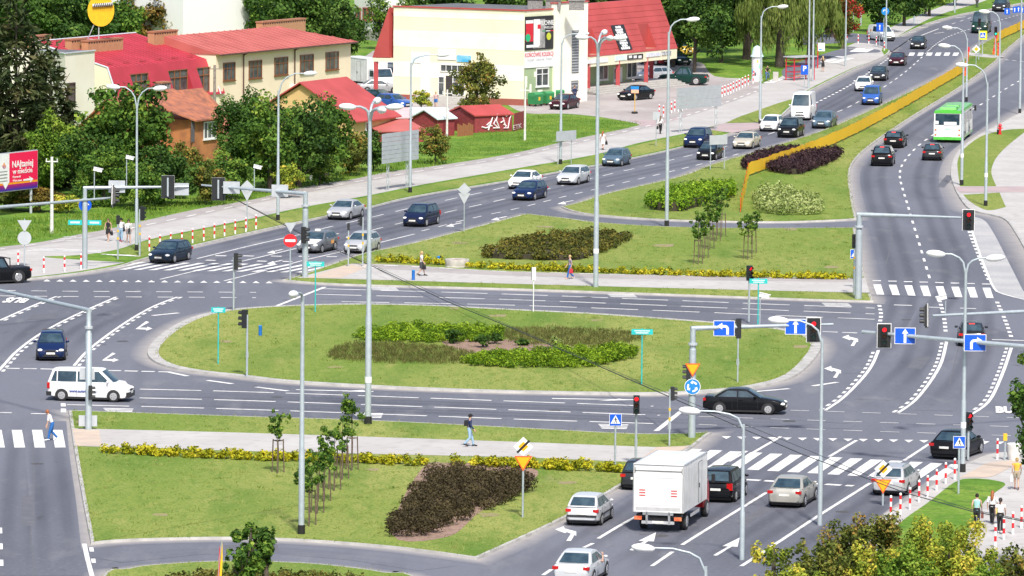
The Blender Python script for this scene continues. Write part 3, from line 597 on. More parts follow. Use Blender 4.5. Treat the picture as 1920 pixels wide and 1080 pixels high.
c_('hatch','white',1447,238,-45,15,'white hatchback in front of the tall white van')
c_('highvan','white',1506,216,-34,16,'tall white delivery van in the queue, seen from the front', cat='van')
c_('coupe','steel',1546,232,-38,16,'grey blue crossover car right of the tall white van')
c_('caddy','blue',1635,188,-16,14,'bright blue small van driving towards us next to a white hatchback', cat='van')
c_('hatch','white',1620,166,-20,14,'white small hatchback left of the bright blue van')
c_('estate','dgrey',1648,146,-20,14,'dark grey estate car following the white small hatchback')
c_('sedan','maroon',1683,118,-18,14,'dark red saloon car just past the far zebra crossing')
c_('hatch','dgrey',1722,87,-17,13,'dark hatchback with bright headlights before the far zebra crossing')
t = c_('caddy','white',1652,75,50,7,'white panel van turning out of the side street', cat='van', solid_sides=True, dark_bumper=True, z0=.1)
q = MB(); q.box((-1.0,-.905,1.2),(.45,.012,.22)); q.build('van_sticker', mat('orange_vinyl',(.85,.33,.04),.5), t)
c_('suv','dgrey',1877,17,-50,16,'dark grey off-road car entering at the top right corner')
c_('highvan','dgreen',1840,57,-40,20,'dark van half hidden behind the yellow crossing sign', cat='van')
c_('estate','black',1679,268,26,-18,'black estate car driving away, left of the green and white bus', brake=True)
c_('suv','black',1656,302,14,-15,'black off-road car with chrome bumper driving away, nearest the median', brake=True)
c_('hatch','dgrey',1749,292,9,-14,'dark grey hatchback driving away behind the green and white bus', brake=True)
c_('hatch','dgrey',1821,638,-3,-18,'dark hatchback with lit brake lights behind the right-turn sign', brake=True)
c_('sedan','black',1397,767,60,1.5,'glossy black saloon car side-on at the roundabout exit, beside the blue roundabout sign')
c_('sedan','black',1795,847,42,-15,'black saloon car turning behind the blue crossing sign at bottom right')
c_('estate','silver',1681,914,30,-19,'silver estate car behind the small priority and give-way signs', roofrails=True)
c_('sedan','champagne',1487,936,30,-19,'champagne grey saloon car waiting alone in the middle lane')
c_('mpv','black',1357,927,30,-19,'black people carrier just ahead of the white box truck')
c_('hatch','dgrey',1206,905,30,-19,'dark car almost wholly hidden behind the white box truck')
c_('hatch','lsilver',1106,971,30,-19,'pale silver hatchback with dark bumper strip left of the box truck', sidetrim=True)
a4 = c_('sedan','lsilver',1090,1079,28,-18,'pale silver saloon car at the bottom edge with an arm out of the window')
v = c_('caddy','white',170,743,60,1.5,'white small passenger van with blue web address on its side', cat='van', dark_bumper=True)
text_mesh('www.autotrach.eu', .21, mat('blue_lettering',(.02,.06,.32),.5), 'lettering', v, Matrix.Translation((-.25,-.925,.60)) @ Matrix.Rotation(R(90),4,'X'), bold=.006)
c_('mpv','darkblue',97,664,-5,17,'dark blue small people carrier driving towards us at the left')
# yard behind the shop and below the trees
c_('sedan','maroon',1058,203,-40,7,'maroon saloon car parked in front of the green bins', z0=.13)
c_('sedan','black',1192,186,-45,4,'black saloon car parked in front of the shop steps', z0=.13)
c_('estate','silver',1222,150,-45,2,'silver car parked behind the red shop columns', z0=.13)
c_('sedan','dgreen',1268,120,45,6,'dark green saloon car parked under the tree behind the pickup', z0=.13)
pk = c_('pickup','dgreen',1281,158,-45,-1,'dark green pickup with white cartoon-free graphics parked beside the shop', cat='pickup', z0=.13)
pk['label'] = 'dark green pickup with white splash graphics parked beside the shop'
q = MB()
rg = random.Random(3)
for k in range(12):
    x = -.6+1.9*k/12; r_ = rg.uniform(.06,.16); q.lathe((0,0,0), [(r_,0),(r_*.8,.006)], 7, X=Matrix.Translation((x,.932,.74+rg.uniform(-.08,.1))) @ Matrix.Rotation(R(-90),4,'X'))
q.build('splash_graphics', mat('white_vinyl',(.8,.8,.78),.5), pk)
c_('hatch','red',1226,120,40,3,'red hatchback mostly hidden behind the shop roof edge', z0=.13)
c_('suv','yellow',1268,103,40,3,'yellow off-road car behind the tree trunk beyond the dark green saloon', z0=.13)
c_('hatch','dgreen',712,195,40,3,'dark green hatchback peeking over the small red roof', z0=.13)
c_('hatch','blue',738,203,40,3,'blue hatchback beside the shrub below the shop steps', z0=.13)
c_('sedan','silver',712,174,45,0,'silver saloon car parked behind the red corner column of the shop', z0=.13)
c_('estate','lsilver',738,128,45,0,'pale silver estate car deep in the yard behind the cream shop', z0=.13)
c_('sedan','navy',742,142,45,0,'navy saloon car in the yard row behind the cream shop', z0=.13)
c_('hatch','red',752,162,40,-3,'red car by the cream shop wall in the rear yard', z0=.13)
# ---- box trucks ----
def box_truck(px, py, dx, dy, label, cabcol, z0=0.0, s=1.0, lift=True):
    p = G(px, py); root = thing('box_truck', label, 'truck', (p.x, p.y, z0), head(px, py, dx, dy))
    BX = mat('truck_box_white', (.82,.82,.81), .35, col2=(.66,.655,.64), scale=.8, detail=8, coat=.3); bz0, bz1 = .98, 3.30; bl = 5.6; W = 2.45; x0 = -3.55
    q = MB(); q.box((x0+bl/2,0,(bz0+bz1)/2),(bl,W,bz1-bz0),0)
    for k in range(1,9):
        for sy in (1,-1): q.box((x0+bl*k/9,sy*(W/2+.003),(bz0+bz1)/2),(.022,.006,bz1-bz0-.1),1)
    for k in (1,2): q.box((x0+bl*k/3,0,bz1+.003),(.02,W-.1,.006),1)
    q.build('cargo_box', [BX, mat('panel_seam_grey',(.50,.50,.50),.6)], root)
    q = MB()
    for a, b in (((x0-.012,W/2,bz1),(x0-.012,-W/2,bz1)),((x0-.012,W/2,bz0),(x0-.012,W/2,bz1)),((x0-.012,-W/2,bz0),(x0-.012,-W/2,bz1)),((x0+bl,-W/2,bz0),(x0+bl,-W/2,bz1)),((x0,-W/2,bz1),(x0+bl,-W/2,bz1)),((x0,W/2,bz1),(x0+bl,W/2,bz1))): q.cyl(a, b, .035, 6)
    q.build('corner_trim', mat('pale_alloy', (.66,.67,.68), .35, .5), root)
    q = MB(); q.box((x0-.06,0,(bz0+bz1)/2-.22),(.07,W*.97,1.85)); q.box((x0-.098,0,1.34),(.006,W*.95,.02),1); q.box((x0-.098,0,2.66),(.006,W*.95,.02),1); q.box((x0-.099,0,1.16),(.006,W*.9,.16),1); q.build('tail_lift', [BX, mat('panel_seam_grey',(.50,.50,.50),.6)], root)
    q = MB(); q.box((x0-.03,0,bz1-.30),(.03,W*.94,.02)); q.box((x0-.03,W*.47,bz1-.42),(.03,.02,.55)); q.box((x0-.03,-W*.47,bz1-.42),(.03,.02,.55)); q.box((x0-.03,0,bz1-.62),(.03,W*.94,.016)); q.build('door_gap', TRIM, root)
    for sy in (1,-1):
        q = MB(); q.add([(x0-.10,sy*.78-.16,1.72),(x0-.10,sy*.78+.16,1.72),(x0-.10,sy*.78+.16,2.12),(x0-.10,sy*.78-.16,2.12)],[(0,1,2,3)])
        for k in range(3): q.box((x0-.104,sy*.78,1.8+.13*k),(.006,.3,.055),1,X=None)
        q.build('warning_flag', [mat('white_vinyl',(.8,.8,.78),.5), mat('red_vinyl',(.6,.04,.04),.5)], root)
    q = MB(); q.box((x0+4.0,-W/2-.006,2.05),(.75,.015,1.95)); q.build('side_door', BX, root)
    q = MB(); 
    for a in ((x0+3.61,2.05,.016,1.98),(x0+4.39,2.05,.016,1.98)): q.box((a[0],-W/2-.012,a[1]),(a[2],.012,a[3]))
    q.box((x0+4.0,-W/2-.012,3.04),(.8,.012,.016)); q.box((x0+3.72,-W/2-.03,1.9),(.05,.04,.22)); q.build('door_seal', TRIM, root)
    q = MB(); q.box((-.4,0,.72),(6.2,.85,.26)); q.box((x0+.3,0,.80),(.5,W*.9,.14)); q.build('chassis', TRIM, root)
    q = MB()
    for sy in (1,-1): q.box((x0-.05,sy*.55,.72),(.14,.10,.62))
    q.box((x0-.08,0,.92),(.08,1.5,.12)); q.build('lift_arms', mat('galvanised', (.45,.47,.48), .45, .6), root)
    q = MB(); q.box((x0-.06,0,.50),(.1,1.6,.14)); q.build('rear_bumper', mat('pale_alloy', (.66,.67,.68), .35, .5), root)
    q = MB(); q.box((x0-.12,0,.52),(.02,.55,.12)); q.build('number_plate', PLATE, root)
    for sy in (1,-1):
        q = MB(); q.box((x0-.08,sy*.98,.70),(.08,.36,.17)); q.build('tail_light', mat('truck_lamp',(.65,.05,.02),.3,col2=(.75,.25,.1),scale=5), root)
        q = MB(); q.box((-.45,sy*1.16,.62),(1.9,.05,.14)); q.build('side_guard', mat('pale_alloy', (.66,.67,.68), .35, .5), root)
    # cab
    q = MB(); xa = x0+bl+.08; prof = [(xa,.55),(xa,2.35),(xa+.9,2.4),(xa+1.42,1.55),(xa+1.5,1.3),(xa+1.5,.45)]
    q.add([(a,sy*1.05,b) for sy in (-1,1) for a,b in prof], [tuple(range(6)),tuple(range(6,12))[::-1]]+[(i,i+6,(i+1)%6+6,(i+1)%6) for i in range(6)]); q.build('cab', PT[cabcol], root)
    q = MB(); q.add([(xa+.96,-.92,2.33),(xa+.96,.92,2.33),(xa+1.44,.95,1.6),(xa+1.44,-.95,1.6)],[(0,1,2,3)]); 
    for v_ in range(len(q.v)): q.v[v_] = (q.v[v_][0]+.03,q.v[v_][1],q.v[v_][2]+.02)
    q.build('windscreen', GLASS, root)
    for sy in (1,-1):
        q = MB(); q.box((xa+.62,sy*1.055,1.9),(.75,.02,.6)); q.build('side_window', GLASS, root)
        q = MB(); q.box((xa+1.25,sy*1.3,1.85),(.12,.16,.4)); q.cyl((xa+1.25,sy*1.05,2.0),(xa+1.25,sy*1.3,1.95),.02,6); q.build('wing_mirror', TRIM, root)
        q = MB(); q.box((xa+1.5,sy*.8,.72),(.05,.34,.2)); q.build('headlight', LAMPW, root)
    q = MB(); q.box((xa+1.5,0,.62),(.06,1.2,.3)); q.build('grille', TRIM, root)
    wheels(root, .42, (2.85,-2.2), 2.25, .3)
    return root
box_truck(1262, 981, 30, -19, 'white box truck with red cab and tail lift waiting in the left lane', 'red')
box_truck(688, 172, 50, 6, 'white lorry parked between the cream building and the shop', 'white', z0=.13)
# ---- bus ----
def bus(px, py, dx, dy, label):
    p = G(px, py); root = thing('city_bus', label, 'bus', (p.x, p.y, 0), head(px, py, dx, dy)); L, W, H = 11.5, 2.5, 2.9; h = L/2
    GR = mat('bus_green', (.10,.55,.06), .3, coat=.6); WH = PT['white']
    q = MB(); q.box((0,0,1.15),(L,W,1.6),0); q.box((0,0,2.35),(L*.995,W*.985,.85),0); q.build('body', [WH], root)
    q = MB(); q.box((0,0,.42),(L+.04,W+.03,.26)); q.build('skirt', GR, root)
    q = MB(); q.add([(x,y,z) for x in (-h,h) for y,z in ((-W/2,2.7),(-W/2*.93,2.95),(0,3.02),(W/2*.93,2.95),(W/2,2.7))],[(0,1,6,5),(1,2,7,6),(2,3,8,7),(3,4,9,8),(0,5,9,4),(0,4,3,2,1),(5,6,7,8,9)]); q.build('roof', GR, root, smooth=30)
    q = MB(); q.box((-h+1.6,0,3.1),(2.2,1.5,.2),0,taper=.9); q.build('roof_unit', GR, root); q = MB(); q.box((-h+5.2,0,3.08),(1.3,1.2,.14),0,taper=.9); q.build('roof_hatch', GR, root)
    q = MB(); q.box((-h-.012,0,2.15),(.03,W*.88,1.0)); q.build('rear_window', GLASS, root)
    q = MB(); q.box((-h-.03,-.25,1.78),(.02,1.15,.30)); q.box((-h-.03,.95,1.85),(.02,.28,.3)); q.build('window_notice', WH, root)
    for sy in (1,-1):
        for k in range(6):
            q = MB(); q.box((-h+1.2+1.8*k,sy*(W/2+.006),2.05),(1.6,.02,.95)); q.build('side_window', GLASS, root)
        for z in (.75,2.5):
            q = MB(); q.box((-h-.02,sy*1.08,z if z<1 else 1.2),(.05,.16,.12)); q.build('tail_light', mat('bus_lamp',(.75,.16,.03),.3), root)
    for x in (-h+4.2,-h+8.1):
        q = MB(); q.box((x,-W/2-.012,1.5),(1.25,.03,2.1)); q.build('door', GLASS, root)
    q = MB(); q.box((-h-.03,0,.62),(.02,.6,.12)); q.build('number_plate', PLATE, root)
    q = MB(); q.box((-h-.015,0,1.28),(.02,.5,.16)); q.build('rear_emblem', mat('pale_green_vinyl',(.5,.75,.6),.5), root)
    q = MB(); q.box((h-.1,-W/2-.25,2.5),(.16,.2,.5)); q.cyl((h-.1,-W/2,2.75),(h-.1,-W/2-.25,2.7),.03,6); q.build('wing_mirror', TRIM, root)
    q = MB(); q.box((h+.012,0,1.9),(.03,W*.92,1.5)); q.build('windscreen', GLASS, root)
    wheels(root, .48, (h-2.6,-h+3.0), W, .3)
bus(1787, 260, 20, -15, 'green and white city bus driving away, seen from behind')
# arm resting out of the saloon's window
q = MB(); q.tube([(.1,-.76,1.08),(.28,-.93,1.02),(.40,-.90,1.30)],[.055,.048,.035],8); q.ball((.41,-.89,1.36),.05,0,8,5,(1,.7,1.3))
for k in range(4): q.tube([(.39+.018*k,-.9+.02*k,1.38),(.40+.02*k,-.89+.02*k,1.45)],[.011,.008],5)
q.tube([(.44,-.90,1.34),(.475,-.92,1.38)],[.013,.009],5)
arm = q.build('arm', mat('skin', (.55,.33,.24), .6), None, smooth=60); arm.location = a4.location - Vector((0,0,.2)); arm.rotation_euler.z = a4.rotation_euler.z; arm.name = 'person'; tag(arm, 'bare forearm of a person leaning out of the silver saloon at the bottom', 'person')
# ======================= trees, shrubs, hedges =======================
def leafmat(name, cols, rough=.55):
    """cols: colours along the per-leaf random tone 0..1 (leaf age and kind, not light)"""
    if name in _M: return _M[name]
    m = bpy.data.materials.new(name); m.use_nodes = True; n = m.node_tree.nodes; l = m.node_tree.links; b = n['Principled BSDF']
    b.inputs['Roughness'].default_value = .7; b.inputs['Specular IOR Level'].default_value = .15
    at = n.new('ShaderNodeAttribute'); at.attribute_name = 'tone'; r = n.new('ShaderNodeValToRGB'); e = r.color_ramp.elements
    while len(e) < len(cols): e.new(.5)
    for i, c in enumerate(cols): e[i].position = i/(len(cols)-1); e[i].color = (*c, 1)
    l.new(at.outputs['Fac'], r.inputs['Fac']); l.new(r.outputs['Color'], b.inputs['Base Color'])
    tr = n.new('ShaderNodeBsdfTranslucent'); l.new(r.outputs['Color'], tr.inputs['Color']); ms = n.new('ShaderNodeMixShader'); ms.inputs[0].default_value = .22
    l.new(b.outputs[0], ms.inputs[1]); l.new(tr.outputs[0], ms.inputs[2]); l.new(ms.outputs[0], n['Material Output'].inputs['Surface'])
    _M[name] = m; return m
LF = dict(
 dark=leafmat('leaf_dark_green', [(.022,.055,.012),(.045,.10,.018),(.075,.155,.026),(.13,.21,.04)]),
 mid=leafmat('leaf_mid_green', [(.03,.075,.012),(.07,.15,.022),(.13,.235,.034),(.26,.34,.05)]),
 lime=leafmat('leaf_light_green', [(.06,.13,.015),(.13,.23,.025),(.22,.33,.04),(.33,.40,.06)]),
 yellow=leafmat('leaf_yellow_green', [(.11,.17,.02),(.26,.33,.035),(.46,.46,.06),(.62,.48,.07)]),
 olive=leafmat('leaf_olive', [(.05,.07,.016),(.11,.14,.025),(.20,.215,.04),(.36,.21,.05)]),
 autumn=leafmat('leaf_autumn', [(.05,.05,.012),(.13,.10,.02),(.24,.17,.035),(.34,.18,.05)]),
 spruce=leafmat('needle_dark', [(.022,.038,.014),(.045,.065,.022),(.075,.095,.034),(.15,.13,.06)]),
 willow=leafmat('willow_leaf', [(.05,.08,.018),(.10,.15,.03),(.17,.23,.05),(.25,.29,.08)]),
 hedge=leafmat('hedge_green', [(.04,.10,.008),(.11,.22,.014),(.23,.37,.025),(.34,.48,.04)]),
 purple=leafmat('barberry_purple', [(.022,.012,.016),(.04,.022,.026),(.065,.036,.042),(.10,.06,.06)]),
 pale=leafmat('pale_shrub_leaf', [(.14,.20,.05),(.25,.32,.09),(.38,.44,.16),(.5,.54,.26)]),
 beds=leafmat('bronze_shrub_leaf', [(.035,.05,.012),(.075,.085,.018),(.14,.135,.026),(.26,.19,.04)]),
 gold=leafmat('golden_shrub_leaf', [(.10,.15,.012),(.28,.29,.015),(.48,.44,.02),(.66,.54,.05)]),
 juniper=leafmat('juniper_lime', [(.03,.07,.008),(.10,.19,.012),(.22,.35,.02),(.38,.50,.04)]),
 heather=leafmat('heather_olive', [(.06,.07,.02),(.10,.11,.03),(.15,.15,.045),(.22,.18,.07)]),
 brown=leafmat('brown_shrub_leaf', [(.035,.028,.016),(.06,.048,.024),(.085,.068,.032),(.12,.095,.04)]),
 red=leafmat('rowan_red', [(.06,.07,.015),(.12,.10,.02),(.45,.02,.03),(.6,.03,.05)]),
 turf=leafmat('turf_blade', [(.08,.155,.016),(.15,.22,.03),(.24,.28,.06),(.34,.33,.12)]),
 grass=leafmat('tall_grass_blade', [(.05,.12,.012),(.10,.20,.02),(.18,.28,.035),(.30,.32,.09)]))
BARK = mat('bark', (.11,.085,.065), .95, col2=(.06,.048,.04), scale=6, bump=.4); STAKE = mat('weathered_stake', (.16,.11,.08), .9, col2=(.09,.065,.05), scale=12)
def leaf_mesh(name, blobs, n, size, seed, mode='leaf', jit=.3):
    rng = np.random.default_rng(seed); B = np.array(blobs, float)
    wgt = B[:,3]*B[:,4] + B[:,3]*B[:,5]; idx = rng.choice(len(B), n, p=wgt/wgt.sum()); b = B[idx]
    d = rng.normal(size=(n,3)); d /= np.linalg.norm(d, axis=1)[:,None]
    r = rng.random(n)**.38; pos = b[:,:3] + d*b[:,3:6]*r[:,None]
    if mode == 'leaf':
        nr = d*.8 + rng.normal(size=(n,3))*.55 + np.array([0,0,.35]); t = np.cross(nr, rng.normal(size=(n,3))); asp = .62
    elif mode == 'hang':
        t = np.array([0,0,-1.]) + rng.normal(size=(n,3))*.12; nr = np.cross(t, rng.normal(size=(n,3))); asp = .16
    elif mode == 'blade':
        t = np.array([0,0,1.]) + rng.normal(size=(n,3))*.35; nr = np.cross(t, rng.normal(size=(n,3))); asp = .16
    elif mode == 'spray':
        t = d*np.array([1,1,.35]) + np.array([0,0,-.25]) + rng.normal(size=(n,3))*.3; nr = np.cross(t, rng.normal(size=(n,3))) + np.array([0,0,.4]); asp = .3
    t /= np.linalg.norm(t, axis=1)[:,None]; nr /= np.linalg.norm(nr, axis=1)[:,None]
    bt = np.cross(nr, t); bt /= np.linalg.norm(bt, axis=1)[:,None]
    s = size*(.6+.8*rng.random(n))[:,None]
    nb = nr*s*.18
    V = np.stack([pos+t*s, pos+bt*s*asp+nb, pos-t*s*.9, pos-bt*s*asp+nb], axis=1).reshape(-1,3)
    tone = np.clip(b[:,6] + rng.normal(size=n)*jit*.6, 0, 1)
    me = bpy.data.meshes.new(name); me.vertices.add(4*n); me.vertices.foreach_set('co', V.ravel().astype(np.float32))
    me.loops.add(4*n); me.loops.foreach_set('vertex_index', np.arange(4*n, dtype=np.int32)); me.polygons.add(n); me.polygons.foreach_set('loop_start', np.arange(0,4*n,4,dtype=np.int32))
    at = me.attributes.new('tone','FLOAT','FACE'); at.data.foreach_set('value', tone.astype(np.float32)); me.update(calc_edges=True); me.validate(); return me
def link(name, me, m, parent=None, loc=(0,0,0), rz=0, sc=(1,1,1)):
    o = bpy.data.objects.new(name, me); COL.objects.link(o); o.location = loc; o.rotation_euler.z = rz; o.scale = sc
    if m is not None:
        if not me.materials: me.materials.append(m)
        o.material_slots[0].link = 'OBJECT'; o.material_slots[0].material = m
    if parent: o.parent = parent
    return o
def crown_mesh(fam, rad, hc, seed):
    rg = random.Random(f'{fam}{seed}'); bl = []
    nb, dens, size, mode = {'big':(70,36,.17,'leaf'), 'mid':(50,62,.135,'leaf'), 'small':(26,80,.12,'leaf'), 'airy':(30,46,.10,'leaf'), 'willow':(90,40,.34,'hang'), 'spruce':(0,17,.40,'spray'), 'sapling':(26,68,.08,'leaf'), 'maple':(40,75,.12,'leaf'), 'fine':(60,230,.075,'leaf')}[fam]
    if fam == 'spruce':
        for lv in range(15):
            z = .04+.93*lv/14; rr = (1-z)**.8*1.0+.05; nn = max(3, int(11*rr))
            for j in range(nn):
                a = 2*math.pi*(j+rg.random()*.7)/nn; q = rr*rg.uniform(.45,.9); bl.append((q*math.cos(a), q*math.sin(a), z-.05*q, .26*rr+.04, .26*rr+.04, .03+.02*rr, rg.uniform(.1,.8)))
    elif fam == 'willow':
        for j in range(nb):
            a = rg.uniform(0, 6.283); q = math.sqrt(rg.random())*.9; top = 1-.35*q*q-.05*rg.random(); ln = rg.uniform(.12,.26); z = top-ln-rg.random()*.5*q
            bl.append((q*math.cos(a), q*math.sin(a), max(z, ln*.9), .13, .13, ln, rg.uniform(.15,.85)))
    else:
        for j in range(nb):
            while True:
                x, y, z = rg.uniform(-1,1), rg.uniform(-1,1), rg.uniform(-1,1); d = math.sqrt(x*x+y*y+z*z)
                if (.5 if fam in ('big','mid','fine','small') else .2) < d < 1: break
            k_ = .84*(.74+.42*rg.random()); br = rg.uniform(.13,.27) if fam not in ('airy','sapling','maple') else rg.uniform(.10,.22)
            bl.append((x*k_, y*k_, .5+z*.5*k_, br*1.1, br*1.1, br*.5*rg.uniform(.7,1.1), min(1, max(0, .42+rg.uniform(-.38,.38)))))
        if fam in ('big','mid','small','fine'): bl += [(0,0,.5,.45,.45,.26,.25)]*2
    bl = [(x*rad, y*rad, z*hc, a*rad, b*rad, c*hc, t) for x,y,z,a,b,c,t in bl]
    n = int(min(26000, max(500, dens*4*math.pi*((rad*rad*2+rad*hc*.5*4)/6)**1.0))); sc_ = max(.8, min(1.35, (rad/3)**.4)) if fam in ('big','mid','small') else 1
    if fam == 'big': n = int(n*.9)
    return leaf_mesh('crown', bl, n, size*sc_, seed*7+len(fam), mode)
_tn = 0
def tree(px, py, ty, rad, lf, label, fam='big', low=.18, z0=.1, cat='tree', name='broadleaf_tree', group=None, trunk=.18, base_xy=None, H=None):
    global _tn; _tn += 1
    p = G(px, py, z0); H = H or hgt(px, py, ty, z0); rg = random.Random(_tn*17)
    root = thing(name, label, cat, (p.x, p.y, z0), 0, group)
    z1 = H*low; me = crown_mesh(fam, rad, H-z1, _tn)
    link('crown', me, LF[lf], root, (0,0,z1), rg.uniform(0,6.28))
    mb = MB(); tr = trunk; mb.tube([(0,0,-.1),(.03*H*.1,0,H*.25),(0,.03*H*.1,H*.5),(0,0,H*.82)], [tr*1.25,tr,tr*.7,tr*.25], 8)
    hc = H-z1
    for k in range(6):
        a = k*1.05+rg.random(); zz = z1+hc*(.05+.08*k); q = rad*.55; mb.tube([(0,0,zz),(q*.5*math.cos(a),q*.5*math.sin(a),zz+hc*.10),(q*math.cos(a),q*math.sin(a),zz+hc*.22)], [tr*.45,tr*.3,tr*.1], 6)
    mb.build('trunk', BARK, root, smooth=60); return root
def shrub(px, py, ty, rad, lf, label, fam='small', **k): return tree(px, py, ty, rad, lf, label, fam, low=.02, cat='shrub', name='shrub', trunk=.05, **k)
T = 'trees in the overgrown strip along the footpath'
tree(30,352,-70,5.2,'spruce','tall dark spruce with drooping branches at the left edge','spruce',low=.03,name='spruce_tree'); tree(-70,330,-60,5.0,'spruce','dark spruce cut off by the left edge behind the billboard','spruce',low=.03,name='spruce_tree'); tree(95,300,60,3.0,'spruce','thin dark spruce in front of the white end wall','spruce',low=.03,name='spruce_tree')
shrub(100,362,208,2.6,'lime','light green bushy young maple behind the billboard','mid'); shrub(160,372,232,2.8,'dark','dark round bush between the light maple and the double lamp post','mid')
tree(235,366,148,4.6,'mid','broad maple with yellow tips behind the double lamp post','big',low=.05); shrub(195,388,270,2.9,'mid','green maple bush below the double lamp post','mid'); shrub(300,386,265,3.0,'dark','dark green bush low in front of the old brick house','mid'); shrub(262,395,300,2.3,'mid','rounded green bush hanging over the footpath grass','mid')
shrub(352,352,262,1.7,'olive','olive and yellow bush in front of the orange dormer','mid'); shrub(325,372,285,2.0,'olive','brownish bush at the foot of the old brick house','mid'); shrub(450,330,158,2.5,'dark','dark climbing bush right of the tiled dormer','mid'); shrub(425,375,275,2.6,'mid','dense green bush right of the wide traffic gantry','mid'); shrub(470,355,200,2.9,'dark','dark bush below the cream building windows','mid'); shrub(385,385,300,2.0,'olive','low olive bush above the footpath edge','small')
tree(505,362,160,3.3,'mid','wide green tree left of the curved grey lamp post','big',low=.04); tree(560,352,165,3.3,'dark','dark broad tree under the cream building wall','big',low=.04); tree(612,342,182,2.9,'mid','broad green tree before the small red roof','big',low=.06); shrub(655,330,245,2.2,'olive','green brown bush left of the big grey sign panel','mid'); shrub(700,322,232,2.4,'dark','dark green bush behind the big grey sign panel','mid'); shrub(538,372,295,1.5,'yellow','yellowish young bush beside the grey lamp post','small'); shrub(600,347,280,2.0,'mid','green bush behind the white concrete post','mid')
shrub(20,395,338,3.0,'olive','brown green thicket below the billboard','mid'); shrub(75,398,345,2.2,'autumn','rusty thicket right of the billboard leg','small'); shrub(128,400,362,1.6,'yellow','yellow flowering weeds beside the white utility pole','small')
shrub(816,308,226,1.75,'olive','round yellow green bush right of the big grey sign panel','mid'); tree(893,236,92,2.5,'olive','small yellow green tree in front of the cream shop','mid',low=.2,z0=.13); shrub(884,242,168,1.7,'olive','leafy bush leaning over the graffiti shed','mid',z0=.13); shrub(790,208,168,1.3,'yellow','sparse yellow bush below the shop steps','small',z0=.13)
for a in ((112,150,-40,6.5,'dark','huge dark tree behind the white end wall'),(20,140,-60,6.5,'dark','dark tree crown in the top left corner'),(210,130,-20,4,'mid','green tree behind the yellow roundel'),(285,118,-30,5.2,'autumn','tree with rusty autumn leaves behind the red roof'),(545,140,-60,5.0,'dark','dark tree between the white block and far white house'),(610,135,-30,4.2,'dark','dark tree behind the hipped red roof corner'),(655,118,15,2.5,'dark','small dark tree beside the far white house'),(505,118,-60,4.0,'mid','green tree against the white block edge'),(712,95,-20,2.0,'mid','slim tree between far white house and cream shop'),(1262,128,-70,5.0,'dark','dark tree behind the shop gable'),(1302,138,-70,5.0,'dark','dark spreading tree above the parked pickup'),(1352,120,-60,4.2,'dark','dark tree left of the weeping willow'),(1330,100,-90,6,'mid','green tree behind the dark spreading tree'),(1650,62,-60,3.6,'dark','dark bushy tree right of the red rowan'),(1695,50,-60,3.6,'dark','dark bushy tree behind the round blue cycle sign'),(1742,32,-70,3.8,'mid','green tree at the top edge above the cyclist'),(1790,12,-80,4.0,'dark','dark tree at the top edge by the far footpath'),(1560,72,-60,3.5,'dark','dark tree between willow and red rowan'),(1840,-14,-90,5,'mid','tree line above the far bend of the road'),(1905,-20,-90,5,'dark','dark tree over the road end in the top right corner'),(420,90,-90,6,'mid','tree top behind the white block'),(830,95,-60,5,'dark','dark tree top behind the shop roof left'),(960,92,-60,5,'dark','dark tree top behind the shop roof middle'),(1130,92,-60,6,'dark','dark tree top behind the shop gable roof')):
    tree(a[0],a[1],a[2],a[3],a[4],a[5],'big',low=.12,group='background trees',z0=.0)
tree(1462,126,-70,5.0,'willow','weeping willow with long hanging branches by the bus shelter','willow',low=.16,name='willow_tree',trunk=.45); tree(1400,112,-50,4.0,'willow','weeping willow behind the advertising column','willow',low=.1,name='willow_tree',trunk=.4); tree(1520,112,-60,4.2,'willow','weeping willow right of the bus shelter','willow',low=.14,name='willow_tree',trunk=.4)
tree(1580,92,-20,2.6,'red','rowan tree with red berries at the side street','mid',low=.1)
# close to the viewer, below the frame
def near(px, ty, dist, rad, lf, label, fam='fine', low=.25, crown_h=None):
    d = _r*((px-960)/FOC) + _u*((540-ty)/FOC) + _f; dist *= 1.949; t = dist/d.y; z = CAM_H+d.z*t; q = Vector((d.x*t, dist, 0)); b = proj((q.x, q.y, 0)); H = z
    return tree(b[0], b[1], 0, rad, lf, label, fam, low=1-(crown_h or H*.7)/H, z0=0, H=H)
near(1452,985,132,1.35,'yellow','thin yellow green tree at the bottom edge left of the dark one','airy',crown_h=4.5); near(1500,1012,130,1.2,'olive','small olive tree between the thin yellow tree and the dark one','mid',crown_h=4); near(1585,962,133,1.75,'olive','dark olive maple with brown leaf tips at the bottom edge','fine',crown_h=5.5); near(1650,944,132,1.3,'olive','tall olive maple top beside the give-way sign','fine',crown_h=5); near(1548,1000,128,1.5,'olive','low olive maple at the bottom edge under the grey lamp pole','fine',crown_h=4.5)
near(1745,950,131,1.7,'yellow','bright yellow green ash in front of the grass patch','fine',crown_h=5.5); near(1820,968,130,1.4,'yellow','yellow ash beside the women on the pavement','fine',crown_h=5); near(1780,985,128,1.5,'yellow','yellow ash crown between the two ash trees at the bottom edge','fine',crown_h=5); near(1640,1010,128,1.5,'yellow','yellow green maple low at the bottom edge','fine',crown_h=4.5); near(1840,1040,126,1.4,'lime','light green maple at the bottom edge under the women','fine',crown_h=4.5); near(1500,1045,127,1.5,'yellow','low yellow green maple at the bottom edge','fine',crown_h=4); near(1700,1000,127,1.6,'lime','light green ash at the bottom edge','fine',crown_h=5); near(1905,1000,131,.95,'olive','brown green tree in the bottom right corner','mid',crown_h=4); near(1880,1035,127,1.2,'olive','low olive tree in the bottom right corner','mid',crown_h=4)
near(1948,596,142,1.75,'mid','leafy green tree reaching in from the right edge','maple',crown_h=7.5); near(1965,705,141,1.6,'dark','dark green tree cut off by the right edge','mid',crown_h=5)
